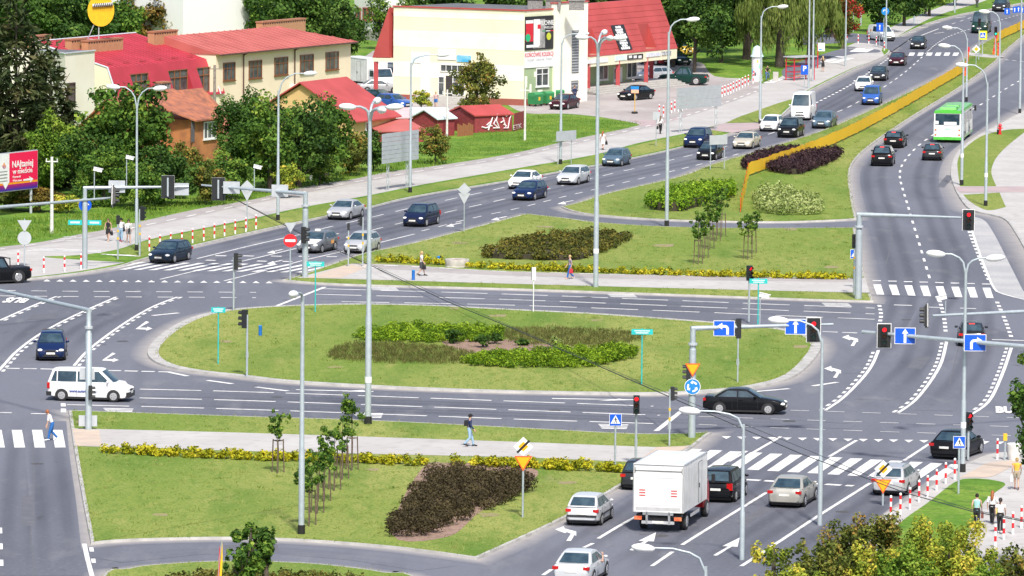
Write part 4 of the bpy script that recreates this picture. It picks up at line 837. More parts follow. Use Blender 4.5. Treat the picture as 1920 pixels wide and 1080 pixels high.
near(470,958,137,1.0,'mid','young maple with orange leaf tips at the bottom edge','maple',crown_h=3.3); near(498,972,137,.55,'dark','side shoot of young maples at the bottom edge','maple',crown_h=2.6); near(455,1010,136,.9,'mid','dense young maple foliage at the bottom edge','maple',crown_h=2.5)
# staked young trees
def staked(px, py, H, label, lean=0, group=None):
    p = G(px, py, .12); root = thing('young_tree', label, 'young tree', (p.x, p.y, .12), 0, group); rg = random.Random(int(px*7+py))
    mb = MB(); mb.tube([(0,0,0),(.02,.01,H*.35),(-.02,0,H*.62),(.01,.0,H*.92)], [.035,.03,.022,.008], 6)
    for k in range(5): a = k*1.3+rg.random(); mb.tube([(0,0,H*(.48+.06*k)),(.3*math.cos(a),.3*math.sin(a),H*(.60+.07*k))], [.014,.006], 5)
    mb.build('trunk', BARK, root, smooth=60); z = H*.46
    link('crown', crown_mesh('sapling', .72+.25*rg.random(), (H-z)*1.08, rg.randrange(999)), LF['mid'], root, (0,0,z), rg.uniform(0,6))
    for k in range(3):
        a = k*2.094+.5; mb = MB(); mb.cyl((.36*math.cos(a),.36*math.sin(a),-.1),(.30*math.cos(a),.30*math.sin(a),1.72),.036,6); mb.build('stake', STAKE, root)
    mb = MB()
    for k in range(3):
        a, b = k*2.094+.5, (k+1)*2.094+.5; mb.cyl((.31*math.cos(a),.31*math.sin(a),1.66),(.31*math.cos(b),.31*math.sin(b),1.66),.022,5)
    mb.build('cross_bar', STAKE, root)
g1, g2 = 'staked young trees in the lower lawn', 'staked young trees in the upper lawn'
for px, py, H, lb in ((521,886,3.3,'staked young tree standing alone left of the white lamp pole'),(580,985,3.1,'nearest staked young tree at the front end of the row of six'),(595,962,3.2,'second staked young tree from the front of the row of six'),(608,940,3.0,'third staked young tree from the front of the row of six'),(627,919,3.3,'fourth staked young tree from the front of the row of six'),(642,898,3.3,'fifth staked young tree from the front of the row of six'),(660,881,4.0,'staked young tree at the far end of the row of six')): staked(px, py, H, lb, group=g1)
for px, py, H, lb in ((1309,495,3.6,'nearest staked young tree in the row beside the tall lamp post'),(1320,484,3.5,'second staked young tree in the row below the green hedge'),(1331,467,3.6,'third staked young tree in the row below the green hedge'),(1343,452,3.8,'fourth staked young tree in the row below the green hedge'),(1353,443,3.9,'staked young tree at the far end of the row below the green hedge'),(1402,486,3.3,'staked young tree nearer of the pair below the pale shrubs'),(1410,475,3.2,'staked young tree farther of the pair below the pale shrubs')): staked(px, py, H, lb, group=g2)
# ---- hedges and beds ----
def inside(P, x, y):
    c = False; n = len(P)
    for i in range(n):
        a, b = P[i], P[i-1]
        if (a.y > y) != (b.y > y) and x < (b.x-a.x)*(y-a.y)/(b.y-a.y)+a.x: c = not c
    return c
def bed(name, pts, h, lf, label, cat, n, size, seed, sp=.7, mode='leaf', kind=None, rr=.55, core=True, rag=.25, group=None, line_w=None):
    if line_w:
        q = smooth_px([(p[0],p[1]+5) for p in pts], False, 4, .12); L = arc(q); P = []; up = []; dn = []
        for i, p in enumerate(q):
            t = (q[min(i+1,len(q)-1)]-q[max(0,i-1)]).normalized(); nn = Vector((-t.y,t.x,0))*line_w/2; up.append(p+nn); dn.append(p-nn)
        P = up+dn[::-1]
    else:
        ya, yb = min(p[1] for p in pts), max(p[1] for p in pts); sx = FOC/(G(pts[0][0],pts[0][1])-Vector((0,0,CAM_H))).length; pts = [(p[0], p[1]+min(.62, h*sx*.9/(yb-ya))*(yb-p[1])) for p in pts]; P = smooth_px(pts, True, 3, .12)
    if area2(P) < 0: P = P[::-1]
    c = sum(P, Vector())/len(P); rg = random.Random(seed); x0, x1 = min(p.x for p in P), max(p.x for p in P); y0, y1 = min(p.y for p in P), max(p.y for p in P); bl = []
    x = x0
    while x < x1:
        y = y0
        while y < y1:
            a, b = x+rg.uniform(-.4,.4)*sp, y+rg.uniform(-.4,.4)*sp
            if inside(P, a, b):
                hh = h*(1+rg.uniform(-rag,rag)); bl.append((a-c.x, b-c.y, hh*.55, sp*rr*1.15, sp*rr*1.15, hh*.5, rg.uniform(.25,.72)))
            y += sp
        x += sp
    if not bl: bl = [(0,0,h*.5,sp,sp,h*.5,.5)]
    me = leaf_mesh(name, bl, n, size, seed, mode)
    if core:
        root = thing(name, label, cat, (c.x, c.y, .12), 0, group); link('foliage', me, LF[lf], root)
        Q = offset(P, min(.45, sp*.6)); mb = MB(); mb.prism([(p.x-c.x, p.y-c.y) for p in Q], -.02, h*.55); mb.build('shade_core', mat('core_shade_brown', (.035,.03,.018), 1, col2=(.06,.05,.03), scale=8), root)  # solid dark core: the foliage's inner shade is put into its colour
        if kind: root['kind'] = kind
    else:
        o = link(name, me, LF[lf], None, (c.x, c.y, .12)); tag(o, label, cat, group, kind)
bed('hedge', [(1212,388),(1275,397),(1330,375),(1376,352),(1370,334),(1300,342),(1235,362)], 1.2, 'hedge', 'bright green clipped hedge block on the long median', 'hedge', 14000, .11, 1, .6, rag=.12)
bed('hedge', [(1393,314),(1415,320),(1470,296),(1502,277),(1496,270),(1450,274),(1402,298)], .85, 'purple', 'dark purple barberry hedge left of the orange fence', 'hedge', 9000, .10, 2, .6, rag=.06)
bed('hedge', [(1443,320),(1498,328),(1540,308),(1576,284),(1570,272),(1515,280),(1450,306)], .85, 'purple', 'dark purple barberry hedge right of the orange fence', 'hedge', 12000, .10, 3, .6, rag=.06)
bed('shrub_bed', [(1422,396),(1465,404),(1534,402),(1537,380),(1510,357),(1445,346),(1420,364)], .8, 'pale', 'pale silvery green low shrubs on the long median', 'shrub bed', 8000, .12, 4, .8, rag=.45, core=False)
bed('shrub_bed', [(905,482),(1000,488),(1095,488),(1140,463),(1179,437),(1150,428),(1060,430),(975,444),(925,464)], .62, 'beds', 'bronze green shrub bed beside the tall four-headed lamp post', 'shrub bed', 20000, .10, 5, .75, rag=.3)
bed('flower_strip', [(700,486),(780,489),(835,492)], .42, 'gold', 'short golden shrub strip left of the round concrete planter', 'shrub strip', 1300, .10, 6, .42, line_w=1.1, core=False, rag=.5)
bed('flower_strip', [(878,496),(960,500),(1120,506),(1300,512.5),(1450,516),(1600,519)], .40, 'gold', 'long golden shrub strip along the upper footpath', 'shrub strip', 6000, .10, 7, .42, line_w=1.1, core=False, rag=.5)
bed('flower_strip', [(192,843),(340,851),(480,857),(640,862),(808,868)], .40, 'gold', 'long golden shrub strip along the lower footpath', 'shrub strip', 6500, .085, 8, .42, line_w=1.0, core=False, rag=.5)
bed('flower_strip', [(846,866),(960,871),(1112,878)], .44, 'gold', 'golden shrub strip behind the brown shrub bed', 'shrub strip', 3000, .085, 9, .42, line_w=1.1, core=False, rag=.5)
bed('flower_strip', [(1128,878),(1188,882)], .40, 'gold', 'short golden shrub strip left of the box truck', 'shrub strip', 900, .085, 10, .42, line_w=1.0, core=False, rag=.5)
bed('ground_cover', [(668,628),(730,608),(800,606),(920,613),(948,624),(930,640),(840,642),(760,642),(700,640)], .45, 'juniper', 'lime green spreading juniper at the back of the roundabout bed', 'ground cover', 20000, .105, 11, .6, mode='spray', kind='stuff', core=False, rag=.5)
bed('ground_cover', [(872,682),(905,658),(960,658),(1060,652),(1190,643),(1192,660),(1120,686),(1000,691)], .5, 'juniper', 'lime green spreading juniper at the front of the roundabout bed', 'ground cover', 24000, .105, 12, .6, mode='spray', kind='stuff', core=False, rag=.5)
bed('ground_cover', [(615,668),(640,645),(700,637),(830,646),(886,660),(872,682),(760,683),(660,677)], .28, 'heather', 'olive heather carpet at the left of the roundabout bed', 'ground cover', 13000, .09, 13, .5, mode='blade', kind='stuff', core=False)
bed('ground_cover', [(935,613),(1060,611),(1190,621),(1202,636),(1120,652),(1060,650),(960,640)], .28, 'heather', 'olive heather carpet at the right of the roundabout bed', 'ground cover', 11000, .09, 14, .5, mode='blade', kind='stuff', core=False)
for px, py, ty, r_, lb in ((850,645,611,.62,'dark dwarf pine at the left of the bare soil'),(905,652,624,.68,'dark dwarf pine in the middle of the bare soil'),(928,645,622,.5,'dark dwarf pine at the right of the bare soil'),(980,648,634,.5,'small dark dwarf pine before the heather carpet')): shrub(px, py, ty, r_, 'dark', lb, 'small', group='dwarf pines on the roundabout')
shrub(1043,660,626,.35,'pale','pale spiky plant between the junipers','small')
bed('shrub_bed', [(732,1004),(800,1006),(850,985),(900,952),(950,930),(985,908),(1006,902),(1008,884),(960,878),(900,872),(815,868),(790,890),(765,940)], .72, 'brown', 'dark brown shrub bed on the lower lawn', 'shrub bed', 34000, .062, 15, .9, rag=.25, core=False, rr=.5)
bed('shrub_bed', [(310,1092),(330,1070),(420,1064),(560,1068),(660,1078),(700,1100),(600,1130),(380,1130)], .6, 'beds', 'olive shrub bed at the bottom edge below the slip road', 'shrub bed', 7000, .085, 16, .7, core=False)
# rough grass
def tufts(pts, n, h, seed, label, lf='grass'):
    bed('tall_grass', pts, h, lf, label, 'grass', n, h*.55, seed, 1.2, mode='blade', kind='stuff', core=False, rr=.9, rag=.6)
tufts([(-20,460),(150,436),(290,406),(480,368),(650,332),(830,303),(830,290),(640,318),(480,350),(280,385),(100,405),(-20,415)], 9000, .26, 20, 'unmown green grass along the upper edge of the footpath')
tufts([(840,300),(960,286),(1080,258),(1190,232),(1120,222),(1000,216),(900,250),(850,280)], 12000, .15, 21, 'lush tall grass on the plot below the graffiti shed')

# ragged turf edges and scattered tufts
_rt = random.Random(77)
def on_paving(x, y): return any(inside(P, x+dx, y) for P in PAVED for dx in (-.2,.2))
for k, Q in enumerate(EDGES):
    bl = []; L = arc(Q+[Q[0]])
    n = int(L[-1]/.35)
    for i in range(n):
        p, t = at_len(Q+[Q[0]], L, L[-1]*(i+_rt.random())/n); p = p+Vector((_rt.uniform(-.1,.1),_rt.uniform(-.1,.1),0))
        if not on_paving(p.x,p.y): bl.append((p.x, p.y, .15, .16, .16, .05, _rt.uniform(.3,1)))
    x0, x1 = min(p.x for p in Q), max(p.x for p in Q); y0, y1 = min(p.y for p in Q), max(p.y for p in Q); ar = abs(area2(Q))/2
    for i in range(int(min(1500, ar*.5))):
        for _ in range(20):
            a, b = _rt.uniform(x0,x1), _rt.uniform(y0,y1)
            if inside(Q, a, b) and not on_paving(a, b): bl.append((a, b, .15, _rt.uniform(.15,.5), _rt.uniform(.15,.5), .045, _rt.uniform(.1,1))); break
    tag(link('turf_tufts', leaf_mesh('turf_tufts', bl, int(len(bl)*9), .07, 300+k, 'blade'), LF['turf']), 'grass tufts and ragged edge of mown lawn number '[:0]+['grass tufts on the roundabout lawn','grass tufts on the lower lawn','grass tufts on the upper lawn','grass tufts on the long median','grass tufts on the strip at the bottom edge'][k], 'grass', None, 'stuff')
# ======================= buildings =======================
CREAM = mat('cream_render', (.80,.75,.55), .9, col2=(.75,.70,.51), scale=.5, bump=.05); IVORY = mat('ivory_render', (.87,.85,.74), .9, col2=(.80,.77,.64), scale=.5)
PEACH = mat('peach_render', (.84,.70,.53), .9, col2=(.79,.65,.49), scale=.4, bump=.05); SAGE = mat('sage_render', (.36,.46,.26), .9, col2=(.30,.39,.23), scale=.7); PALEGREEN = mat('pale_green_render', (.66,.68,.48), .9, scale=.5)
WHITEW = mat('white_render', (.80,.79,.76), .9, col2=(.70,.68,.64), scale=.5); REDP = mat('red_painted_column', (.42,.06,.065), .6, col2=(.36,.05,.055), scale=2)
ROOFR = mat('red_roof_sheet', (.46,.075,.07), .55, col2=(.38,.06,.055), scale=.5, detail=7); ROOFC = mat('crimson_roof_sheet', (.45,.038,.06), .5, col2=(.37,.03,.045), scale=.5); ROOFP = mat('faded_red_roof', (.48,.13,.11), .6, col2=(.40,.10,.085), scale=.4)
TILES = mat('old_clay_tiles', (.46,.16,.08), .9, col2=(.17,.075,.06), scale=1.4, detail=10, bump=.8, bscale=5, ramp=(.3,.75)); ORANGE = mat('orange_render', (.50,.20,.07), .9, col2=(.30,.12,.055), scale=.9, detail=8)
DARKROOF = mat('bitumen_roof', (.10,.105,.115), .9, col2=(.15,.15,.16), scale=.6); PLINTH = mat('red_plinth', (.34,.10,.075), .9); WFRAME = mat('white_window_frame', (.78,.78,.76), .5); BFRAME = mat('brown_window_frame', (.20,.075,.03), .5)
PANE = mat('window_pane', (.045,.055,.06), .08, col2=(.12,.13,.13), scale=1.2, spec=.5); BRK = mat('chimney_brick', (.46,.25,.13), .9, col2=(.40,.21,.11), scale=3); STEP = mat('concrete_steps', (.46,.44,.41), .9, col2=(.40,.385,.36), scale=2); GUT = mat('dark_gutter', (.10,.05,.04), .5)
GREYM = mat('louvre_grey', (.42,.44,.46), .5); BLACKS = mat('black_sign', (.025,.025,.028), .5); WHITES = mat('white_sign', (.82,.82,.82), .5); REDS = mat('red_sign_ink', (.62,.02,.04), .5); WOOD = mat('orange_boards', (.36,.15,.06), .9, col2=(.26,.10,.045), scale=5, stretch=(6,6,1)); REDW = mat('red_boards', (.30,.045,.05), .85, col2=(.22,.035,.04), scale=4)
class Wall:
    """a vertical plane standing on the ground line between two points of the photograph"""
    def __init__(s, a, b, z=.13):
        s.O = G(a[0], a[1], z); e = G(b[0], b[1], z)-s.O; s.L = e.length; s.u = e.normalized(); s.n = Vector((s.u.y, -s.u.x, 0)); s.z = z
        if s.n.y > 0: s.n = -s.n
    def uv(s, px, py, off=0):
        d = _r*((px-960)/FOC) + _u*((540-py)/FOC) + _f; o = Vector((0,0,CAM_H)); q = s.O+s.n*off; t = (q-o).dot(s.n)/d.dot(s.n); P = o+d*t
        return (P-s.O).dot(s.u), P.z
    def pt(s, u, z, off=0): q = s.O+s.u*u+s.n*off; return Vector((q.x, q.y, z))
    def box(s, mb, u0, z0, u1, z1, t=.06, off=.0, m=0):
        P = [s.pt(u0,z0,off), s.pt(u1,z0,off), s.pt(u1,z1,off), s.pt(u0,z1,off)]; mb.extr(P, s.n*t, m)
    def rect(s, x0, y0, x1, y1, off=0):
        a = s.uv(x0,(y0+y1)/2,off)[0]; b = s.uv(x1,(y0+y1)/2,off)[0]; xm = (x0+x1)/2; return a, s.uv(xm,y1,off)[1], b, s.uv(xm,y0,off)[1]
    def panel(s, name, r, m, parent, t=.06, off=.0):
        mb = MB(); u0,z0,u1,z1 = s.rect(*r, off); s.box(mb, u0,z0,u1,z1,t,off); return mb.build(name, m, parent)
    def window(s, r, frame, parent, nx=2, nz=2, fw=.09, off=.0, sill=True):
        u0,z0,u1,z1 = s.rect(*r); mb = MB(); s.box(mb,u0,z0,u1,z1,.03,off+.005); w_ = mb.build('window', PANE, parent)
        mb = MB(); s.box(mb,u0,z0,u0+fw,z1,.09,off+.01); s.box(mb,u1-fw,z0,u1,z1,.09,off+.01); s.box(mb,u0+fw,z0,u1-fw,z0+fw,.09,off+.01); s.box(mb,u0+fw,z1-fw,u1-fw,z1,.09,off+.01)
        for k in range(1,nx): u = u0+(u1-u0)*k/nx; s.box(mb,u-fw*.35,z0+fw,u+fw*.35,z1-fw,.07,off+.012)
        for k in range(1,nz): z = z0+(z1-z0)*(.66 if nz == 2 else k/nz); s.box(mb,u0+fw,z-fw*.3,u1-fw,z+fw*.3,.065,off+.014)
        mb.build('frame', frame, w_)
        if sill: mb = MB(); s.box(mb,u0-.06,z0-.09,u1+.06,z0,.16,off+.004); mb.build('sill', frame, w_)
        return w_
    def write(s, txt, r, m, parent, off=.08, sx=1.0, bold=.0):
        u0,z0,u1,z1 = s.rect(*r, off); h = z1-z0; p = s.pt((u0+u1)/2,(z0+z1)/2,off); ux = s.u if s.u.x > 0 else -s.u
        o = text_mesh(txt, h*1.25, m, 'lettering', None, None, bold=bold, thick=.006); wd = max(v.co.x for v in o.data.vertices)-min(v.co.x for v in o.data.vertices); k = (u1-u0)/wd*sx; zc = Vector((0,0,1))
        M = Matrix(((ux.x*k,0,s.n.x,p.x),(ux.y*k,0,s.n.y,p.y),(0,1,0,p.z),(0,0,0,1)))
        o.data.transform(M); o.parent = parent; return o
def bld(name, label, cat='building', group=None): return thing(name, label, cat, (0,0,0), 0, group)
def setp(root, p):
    """put the Empty at the building's base, children keep their places"""
    p = Vector(p); root.location = p
    for c in root.children: c.location = Vector(c.location)-p
# ---- the cream shop ----
shop = bld('shop_building', 'cream banded shop building with red mansard roofs, columns and wall banners')
Wf = Wall((737,188),(982,198)); Wr = Wall((982,198),(1097,189)); zT = hgt(982,198,21,.13)+.13; back = None
A_, B_, C_ = Wf.O, Wr.O, Wr.pt(Wr.L,.13); back = C_-B_; back.z = 0
mb = MB(); mb.prism([(A_.x,A_.y),(B_.x,B_.y),(C_.x,C_.y),(A_.x+back.x,A_.y+back.y)], .0, zT, 0); 
for y0, y1, m in ((24,35,1),(60,91,1),(119,148,1)):
    a = Wf.uv(860,y1)[1]; b = Wf.uv(860,y0)[1]; Wf.box(mb,0,a,Wf.L,b,.012,.004,1)
a = Wr.uv(1010,125)[1]; Wr.box(mb,.0,.13,Wr.L*.47,a,.012,.004,2); Wr.box(mb,0,a,Wr.L*.47,zT-.3,.014,.004,3)
for u0, z0, u1, z1 in ((.1,1.9,.5,3.0),(.9,1.2,1.2,2.2),(2.2,.9,3.0,1.6),(1.6,2.9,2.1,3.4)): Wr.box(mb,u0,z0,u1,z1,.01,.02,1)
mb.build('wall', [CREAM, IVORY, SAGE, PALEGREEN], shop)
mb = MB(); Wf.box(mb,-.02,.0,Wf.L,.75,.05,.02); Wr.box(mb,0,.0,Wr.L,.75,.05,.02); mb.build('plinth', PLINTH, shop)
mb = MB(); Wf.box(mb,-.1,zT,Wf.L+.1,zT+.14,.14,-.05); Wr.box(mb,0,zT,Wr.L*.5,zT+.14,.14,-.05); mb.build('parapet_trim', ROOFR, shop)
mb = MB(); mb.prism([(A_.x+.2,A_.y+.4),(B_.x-.1,B_.y+.4),(C_.x-.3,C_.y+.2),(A_.x+back.x,A_.y+back.y)], zT-.1, zT+.02); mb.build('roof', DARKROOF, shop)
for px in (962, 996, 1040):
    p = Wf.pt(Wf.uv(px,20)[0], zT, -5.0); mb = MB(); mb.box((p.x,p.y,zT+.45),(1.5,.8,.9)); mb.box((p.x,p.y,zT+.95),(1.7,1.0,.1)); mb.build('roof_vent', mat('sooty_brick',(.16,.15,.15),.9,col2=(.3,.29,.28),scale=8), shop)
# tower at the right corner
u0, u1 = Wr.uv(1036,100)[0], Wr.uv(1098,100)[0]; zt = Wr.uv(1066,5)[1]; mb = MB(); Wr.box(mb,u0,.0,u1,zt,.55,-.3); mb.build('stair_tower', IVORY, shop)
mb = MB(); Wr.box(mb,u0-.08,zt,u1+.08,zt+.12,.75,-.4); mb.build('tower_trim', ROOFR, shop)
for r in ((1072,57,1085,137),(1071,151,1084,171)):
    q = Wr.rect(*r, .26); mb = MB(); Wr.box(mb,*q,.03,.255); n = int((q[3]-q[1])/.28)
    for k in range(n): z = q[1]+(q[3]-q[1])*(k+.5)/n; Wr.box(mb,q[0],z-.05,q[2],z+.05,.05,.285,1)
    mb.build('louvre_window', [mat('louvre_gap',(.18,.19,.2),.6), GREYM], shop)
# banners
bn = thing('wall_banner', 'dark banner with red cup and chef advertising kitchens on the shop wall', 'banner')
Wr.panel('board', (984,30,1039,93), BLACKS, bn, .05, .05)
Wr.panel('red_cup', (986,44,1000,78), REDS, bn, .01, .105); Wr.panel('cup_rim', (986,38,1000,44), WHITES, bn, .01, .106); Wr.panel('white_jacket', (1001,36,1012,86), WHITES, bn, .01, .104); Wr.panel('red_neckerchief', (1008,46,1014,54), REDS, bn, .008, .118); Wr.panel('grey_backdrop', (1000,36,1022,90), mat('grey_print',(.42,.41,.40),.6,col2=(.2,.2,.2),scale=1.2), bn, .004, .1005); Wr.panel('tagline_strip', (987,84,1010,89), WHITES, bn, .008, .107)
Wr.write('KUCHNIE', (1013,38,1038,48), WHITES, bn, .12, bold=.01); Wr.write('WELUX', (1020,49,1038,54), WHITES, bn, .12)
mb = MB(); u0,z0,u1,z1 = Wr.rect(1016,57,1038,58.6,.11); Wr.box(mb,u0,z0,u0+(u1-u0)*.35,z1,.01,.11,0); Wr.box(mb,u0+(u1-u0)*.35,z0,u0+(u1-u0)*.7,z1,.01,.11,1); Wr.box(mb,u0+(u1-u0)*.7,z0,u1,z1,.01,.11,2); mb.build('tricolour_strip', [mat('green_ink',(.03,.3,.12),.5), WHITES, REDS], bn)
for (cx,cy,r_,m_,nm) in ((1029,68,4.2,mat('lime_ink',(.55,.6,.05),.5),'round_logo'),(990,71,4.5,mat('emerald_ink',(.02,.45,.2),.5),'round_sticker')):
    q = Wr.rect(cx-r_,cy-r_,cx+r_,cy+r_,.12); mb = MB(); c_0 = Wr.pt((q[0]+q[2])/2,(q[1]+q[3])/2,.118); R_ = (q[2]-q[0])/2; mb.extr([c_0+Wr.u*R_*math.cos(t*math.pi/9)+Vector((0,0,R_*math.sin(t*math.pi/9))) for t in range(18)], Wr.n*.01); mb.build(nm, m_, bn)
setp(bn, Wr.pt(1,.13)); tag(bn, None, None)
bn = thing('wall_sign', 'white sign with red lettering for end of collection sale below the banner', 'sign'); Wr.panel('board', (983,96,1040,126), WHITES, bn, .05, .05); Wr.write('KOŃCÓWKI KOLEKCJI', (985,98,1038,107), REDS, bn, .11, bold=.006); Wr.write('ODZIEŻ · OBUWIE · TORBY', (988,110,1036,114), GREYM, bn, .11); setp(bn, Wr.pt(1,.13))
Wr.window((1004,127,1028,162), WFRAME, shop, 2, 2, .12)
# entrance
Wf.window((826,121,869,135), WFRAME, shop, 4, 1, .08, sill=False); Wf.window((822,143,834,179), WFRAME, shop, 1, 2, .08, sill=False); Wf.window((849,141,872,179), WFRAME, shop, 2, 2, .08, sill=False)
Wf.panel('door', (836,142,848,180), mat('dark_doorway',(.05,.045,.045),.5), shop, .03, .01); Wf.panel('glass_panel', (789,118,806,179), mat('frosted_panel',(.72,.74,.80),.3,col2=(.80,.80,.80),scale=.8), shop, .06, .02); Wf.panel('sign_plate', (821,92,855,112), WHITES, shop, .06, .02); Wf.panel('blue_sign', (857,104,883,116), mat('blue_sign_plate',(.05,.38,.72),.4,col2=(.3,.6,.8),scale=1), shop, .08, .02); Wf.panel('pale_blue_sign', (771,98,806,118), mat('sky_sign',(.62,.76,.82),.4,col2=(.8,.83,.86),scale=.6), shop, .05, .02)
mb = MB()
for k in range(4): Wf.box(mb, Wf.uv(788,180)[0], .125, Wf.uv(880,180)[0], .125+.16*(4-k), .5*(k+1)+1.2, .02)
mb.build('entrance_steps', STEP, shop)
# left mansard with its corner column
q = [Wf.pt(*Wf.uv(x,y)) for x,y in ((729.5,14),(729.5,108),(698,108))]; mb = MB(); mb.extr(q, back*.9, 0); mb.build('mansard_roof', ROOFR, shop)
q = [Wf.pt(*Wf.uv(x,y)) for x,y in ((698,108.5),(737,109),(737,116),(700,115))]; mb = MB(); mb.extr(q, back*.9, 0); mb.build('eave_beam', CREAM, shop)
u, z = Wf.uv(705,116); mb = MB(); p = Wf.pt(u,0,.0); mb.box((p.x,p.y+.3,z/2),(.45,.45,z)); mb.build('column', REDP, shop)
# right wing: arcade, steep roof with two recesses
Wc = Wall((1097,177),(1260,159.5)); Ww = Wc.L; tz = .75
ze = Wc.uv(1180,99.5,.5)[1]; bk = -Wc.n
E1, E2 = Wc.pt(-.0,ze,.5), Wc.pt(Ww+.25,ze,.5); d_ = 2.2
def top_z(P, ty):
    lo, hi = P.z, P.z+25
    for _ in range(40):
        m = (lo+hi)/2
        if proj((P.x,P.y,m))[1] > ty: lo = m
        else: hi = m
    return lo
R2 = E2+bk*d_; R2.z = top_z(R2,-4); R1 = E1+bk*d_; R1.z = R2.z; sl = (R1-E1); sL = sl.length; slu = sl.normalized(); Lr = (E2-E1).length
def RP(u, v): return E1+Wc.u*u+slu*v
def roof_uv(px, py):
    nrm = Wc.u.cross(slu).normalized(); d = _r*((px-960)/FOC)+_u*((540-py)/FOC)+_f; o = Vector((0,0,CAM_H)); t = (E1-o).dot(nrm)/d.dot(nrm); P = o+d*t-E1; return P.dot(Wc.u), P.dot(slu)
holes = []
for q in (((1099,54),(1118,104)),((1202,45),(1225,92))):
    ua, va = roof_uv(*q[0]); ub, vb = roof_uv(*q[1]); c_u = (roof_uv((q[0][0]+q[1][0])/2,(q[0][1]+q[1][1])/2))[0]; holes.append((max(.05,c_u-1.15), c_u+1.15, vb+.1, va))
mb = MB(); us = sorted({0, Lr} | {h[0] for h in holes} | {h[1] for h in holes})
for a, b in zip(us, us[1:]):
    hs = [h for h in holes if h[0] <= (a+b)/2 <= h[1]]
    for v0, v1 in ([(0,hs[0][2]),(hs[0][3],sL)] if hs else [(0,sL)]): mb.quad(RP(a,v0),RP(b,v0),RP(b,v1),RP(a,v1))
nr = Wc.u.cross(slu).normalized(); nr = nr if nr.y < 0 else -nr
for k in range(1,9):
    v = sL*k/9
    for a, b in zip(us, us[1:]):
        if any(h[0] <= (a+b)/2 <= h[1] and h[2] < v < h[3] for h in holes): continue
        mb.extr([RP(a,v-.02),RP(b,v-.02),RP(b,v+.02),RP(a,v+.02)], nr*.03)
g_ = R2+bk*.6; g1_ = R1+bk*.6; mb.quad(R1,R2,g_,g1_); e2 = Vector((g_.x,g_.y,ze)); e1 = Vector((g1_.x,g1_.y,ze)); mb.quad(g_,e2,e1,g1_); mb.add([E2,R2,g_,e2],[(0,1,2,3)]); mb.add([E1,R1,g1_,e1],[(0,1,2,3)]); mb.quad(E1,E2,e2,e1)
mb.build('steep_roof', ROOFR, shop)
for h in holes:
    a0,b0 = RP(h[0],h[2]),RP(h[1],h[2]); a1,b1 = RP(h[0],h[3]),RP(h[1],h[3]); fa = Vector((a1.x,a1.y,a0.z)); fb = Vector((b1.x,b1.y,b0.z)); mb = MB()
    mb.quad(a0,b0,fb,fa,1); mb.quad(fa,fb,b1,a1,0); mb.add([a0,fa,a1],[(0,1,2)],0); mb.add([b0,b1,fb],[(0,1,2)],0); mb.build('roof_recess', [ROOFR, mat('recess_floor',(.40,.22,.15),.9)], shop)
bn = thing('roof_banner', 'long black banner with white print hung on the red roof slope', 'banner'); ua, va = roof_uv(1158,47); ub, vb = roof_uv(1171,94); c_u = (ua+ub)/2; mb = MB(); mb.extr([RP(c_u-1.35,vb)+nr*.05,RP(c_u+1.35,vb)+nr*.05,RP(c_u+1.35,va)+nr*.05,RP(c_u-1.35,va)+nr*.05], nr*.05); mb.build('board', BLACKS, bn)
rg = random.Random(5)
for k in range(9):
    v = vb+(va-vb)*(k+.6)/9.5; wd_ = rg.uniform(.6,1.15); mb = MB()
    for j in range(5): x = c_u-wd_+2*wd_*j/5; mb.extr([RP(x,v-.12)+nr*.102,RP(x+wd_*.3,v-.12)+nr*.102,RP(x+wd_*.3,v+.12*rg.uniform(.4,1.4))+nr*.102,RP(x,v+.12)+nr*.102], nr*.01)
    mb.build('white_print', WHITES, bn)
setp(bn, Wc.pt(4,.13))
mb = MB(); q0 = Wc.uv(1180,118,.35)[1]; Wc.box(mb,-.0,q0,Ww+.15,ze-.02,.16,.30); mb.build('fascia', CREAM, shop)
for r, m, nm in (((1099,110,1139,118),WHITES,'sign_board'),((1153,104,1175,113),mat('mint_sign',(.55,.8,.72),.5,col2=(.8,.85,.82),scale=1.5),'sign_board'),((1176,102,1205,111),BLACKS,'sign_board'),((1211,99,1238,106),mat('bluegrey_sign',(.55,.58,.68),.5,col2=(.8,.8,.82),scale=3),'sign_board'),((1240,96,1258,103),mat('dark_shop_sign',(.2,.2,.22),.5,col2=(.7,.7,.7),scale=5),'sign_board')): Wc.panel(nm, r, m, shop, .06, .47)
for x in (1179,1188,1197): Wc.panel('oval_print', (x,104,x+6,109), WHITES, shop, .01, .535)
mb = MB(); q = [Wc.pt(-.2,0,-2.0),Wc.pt(Ww*.73,0,-2.0)]; Wc.box(mb,-.2,.1,Ww*.73,ze,.2,-2.2); mb.build('shop_front_wall', SAGE, shop)
for r in ((1121,120,1139,150),(1173,116,1193,146)): Wc.window(r, WFRAME, shop, 2, 1, .12, off=-2.0, sill=True) if 0 else None
class _Off: pass
Wb = Wall((1097,177),(1260,159.5)); Wb.O = Wc.O - Wc.n*2.0
Wb.window((1121,120,1139,150), WFRAME, shop, 2, 1, .12); Wb.window((1174,116,1193,146), WFRAME, shop, 2, 1, .12); Wb.panel('door', (1150,126,1166,166), WFRAME, shop, .06, .01); Wb.panel('door_glass', (1152,128,1162,148), PANE, shop, .02, .075)
for px, py in ((1143,172),(1198,166),(1254,160.5),(1221,150)):
    p = G(px,py,.5); 
    if px != 1221: u_ = (p-Wc.O).dot(Wc.u); p = Wc.pt(u_,0,.25)
    mb = MB(); mb.box((p.x,p.y,(ze-.3)/2+.1),(.42,.42,ze-.4)); mb.build('column', REDP, shop)
mb = MB()
for k in range(4): Wc.box(mb,-.1,.12,Ww+.3,.12+.16*(4-k),2.6+.45*k,-2.1+.002*k)
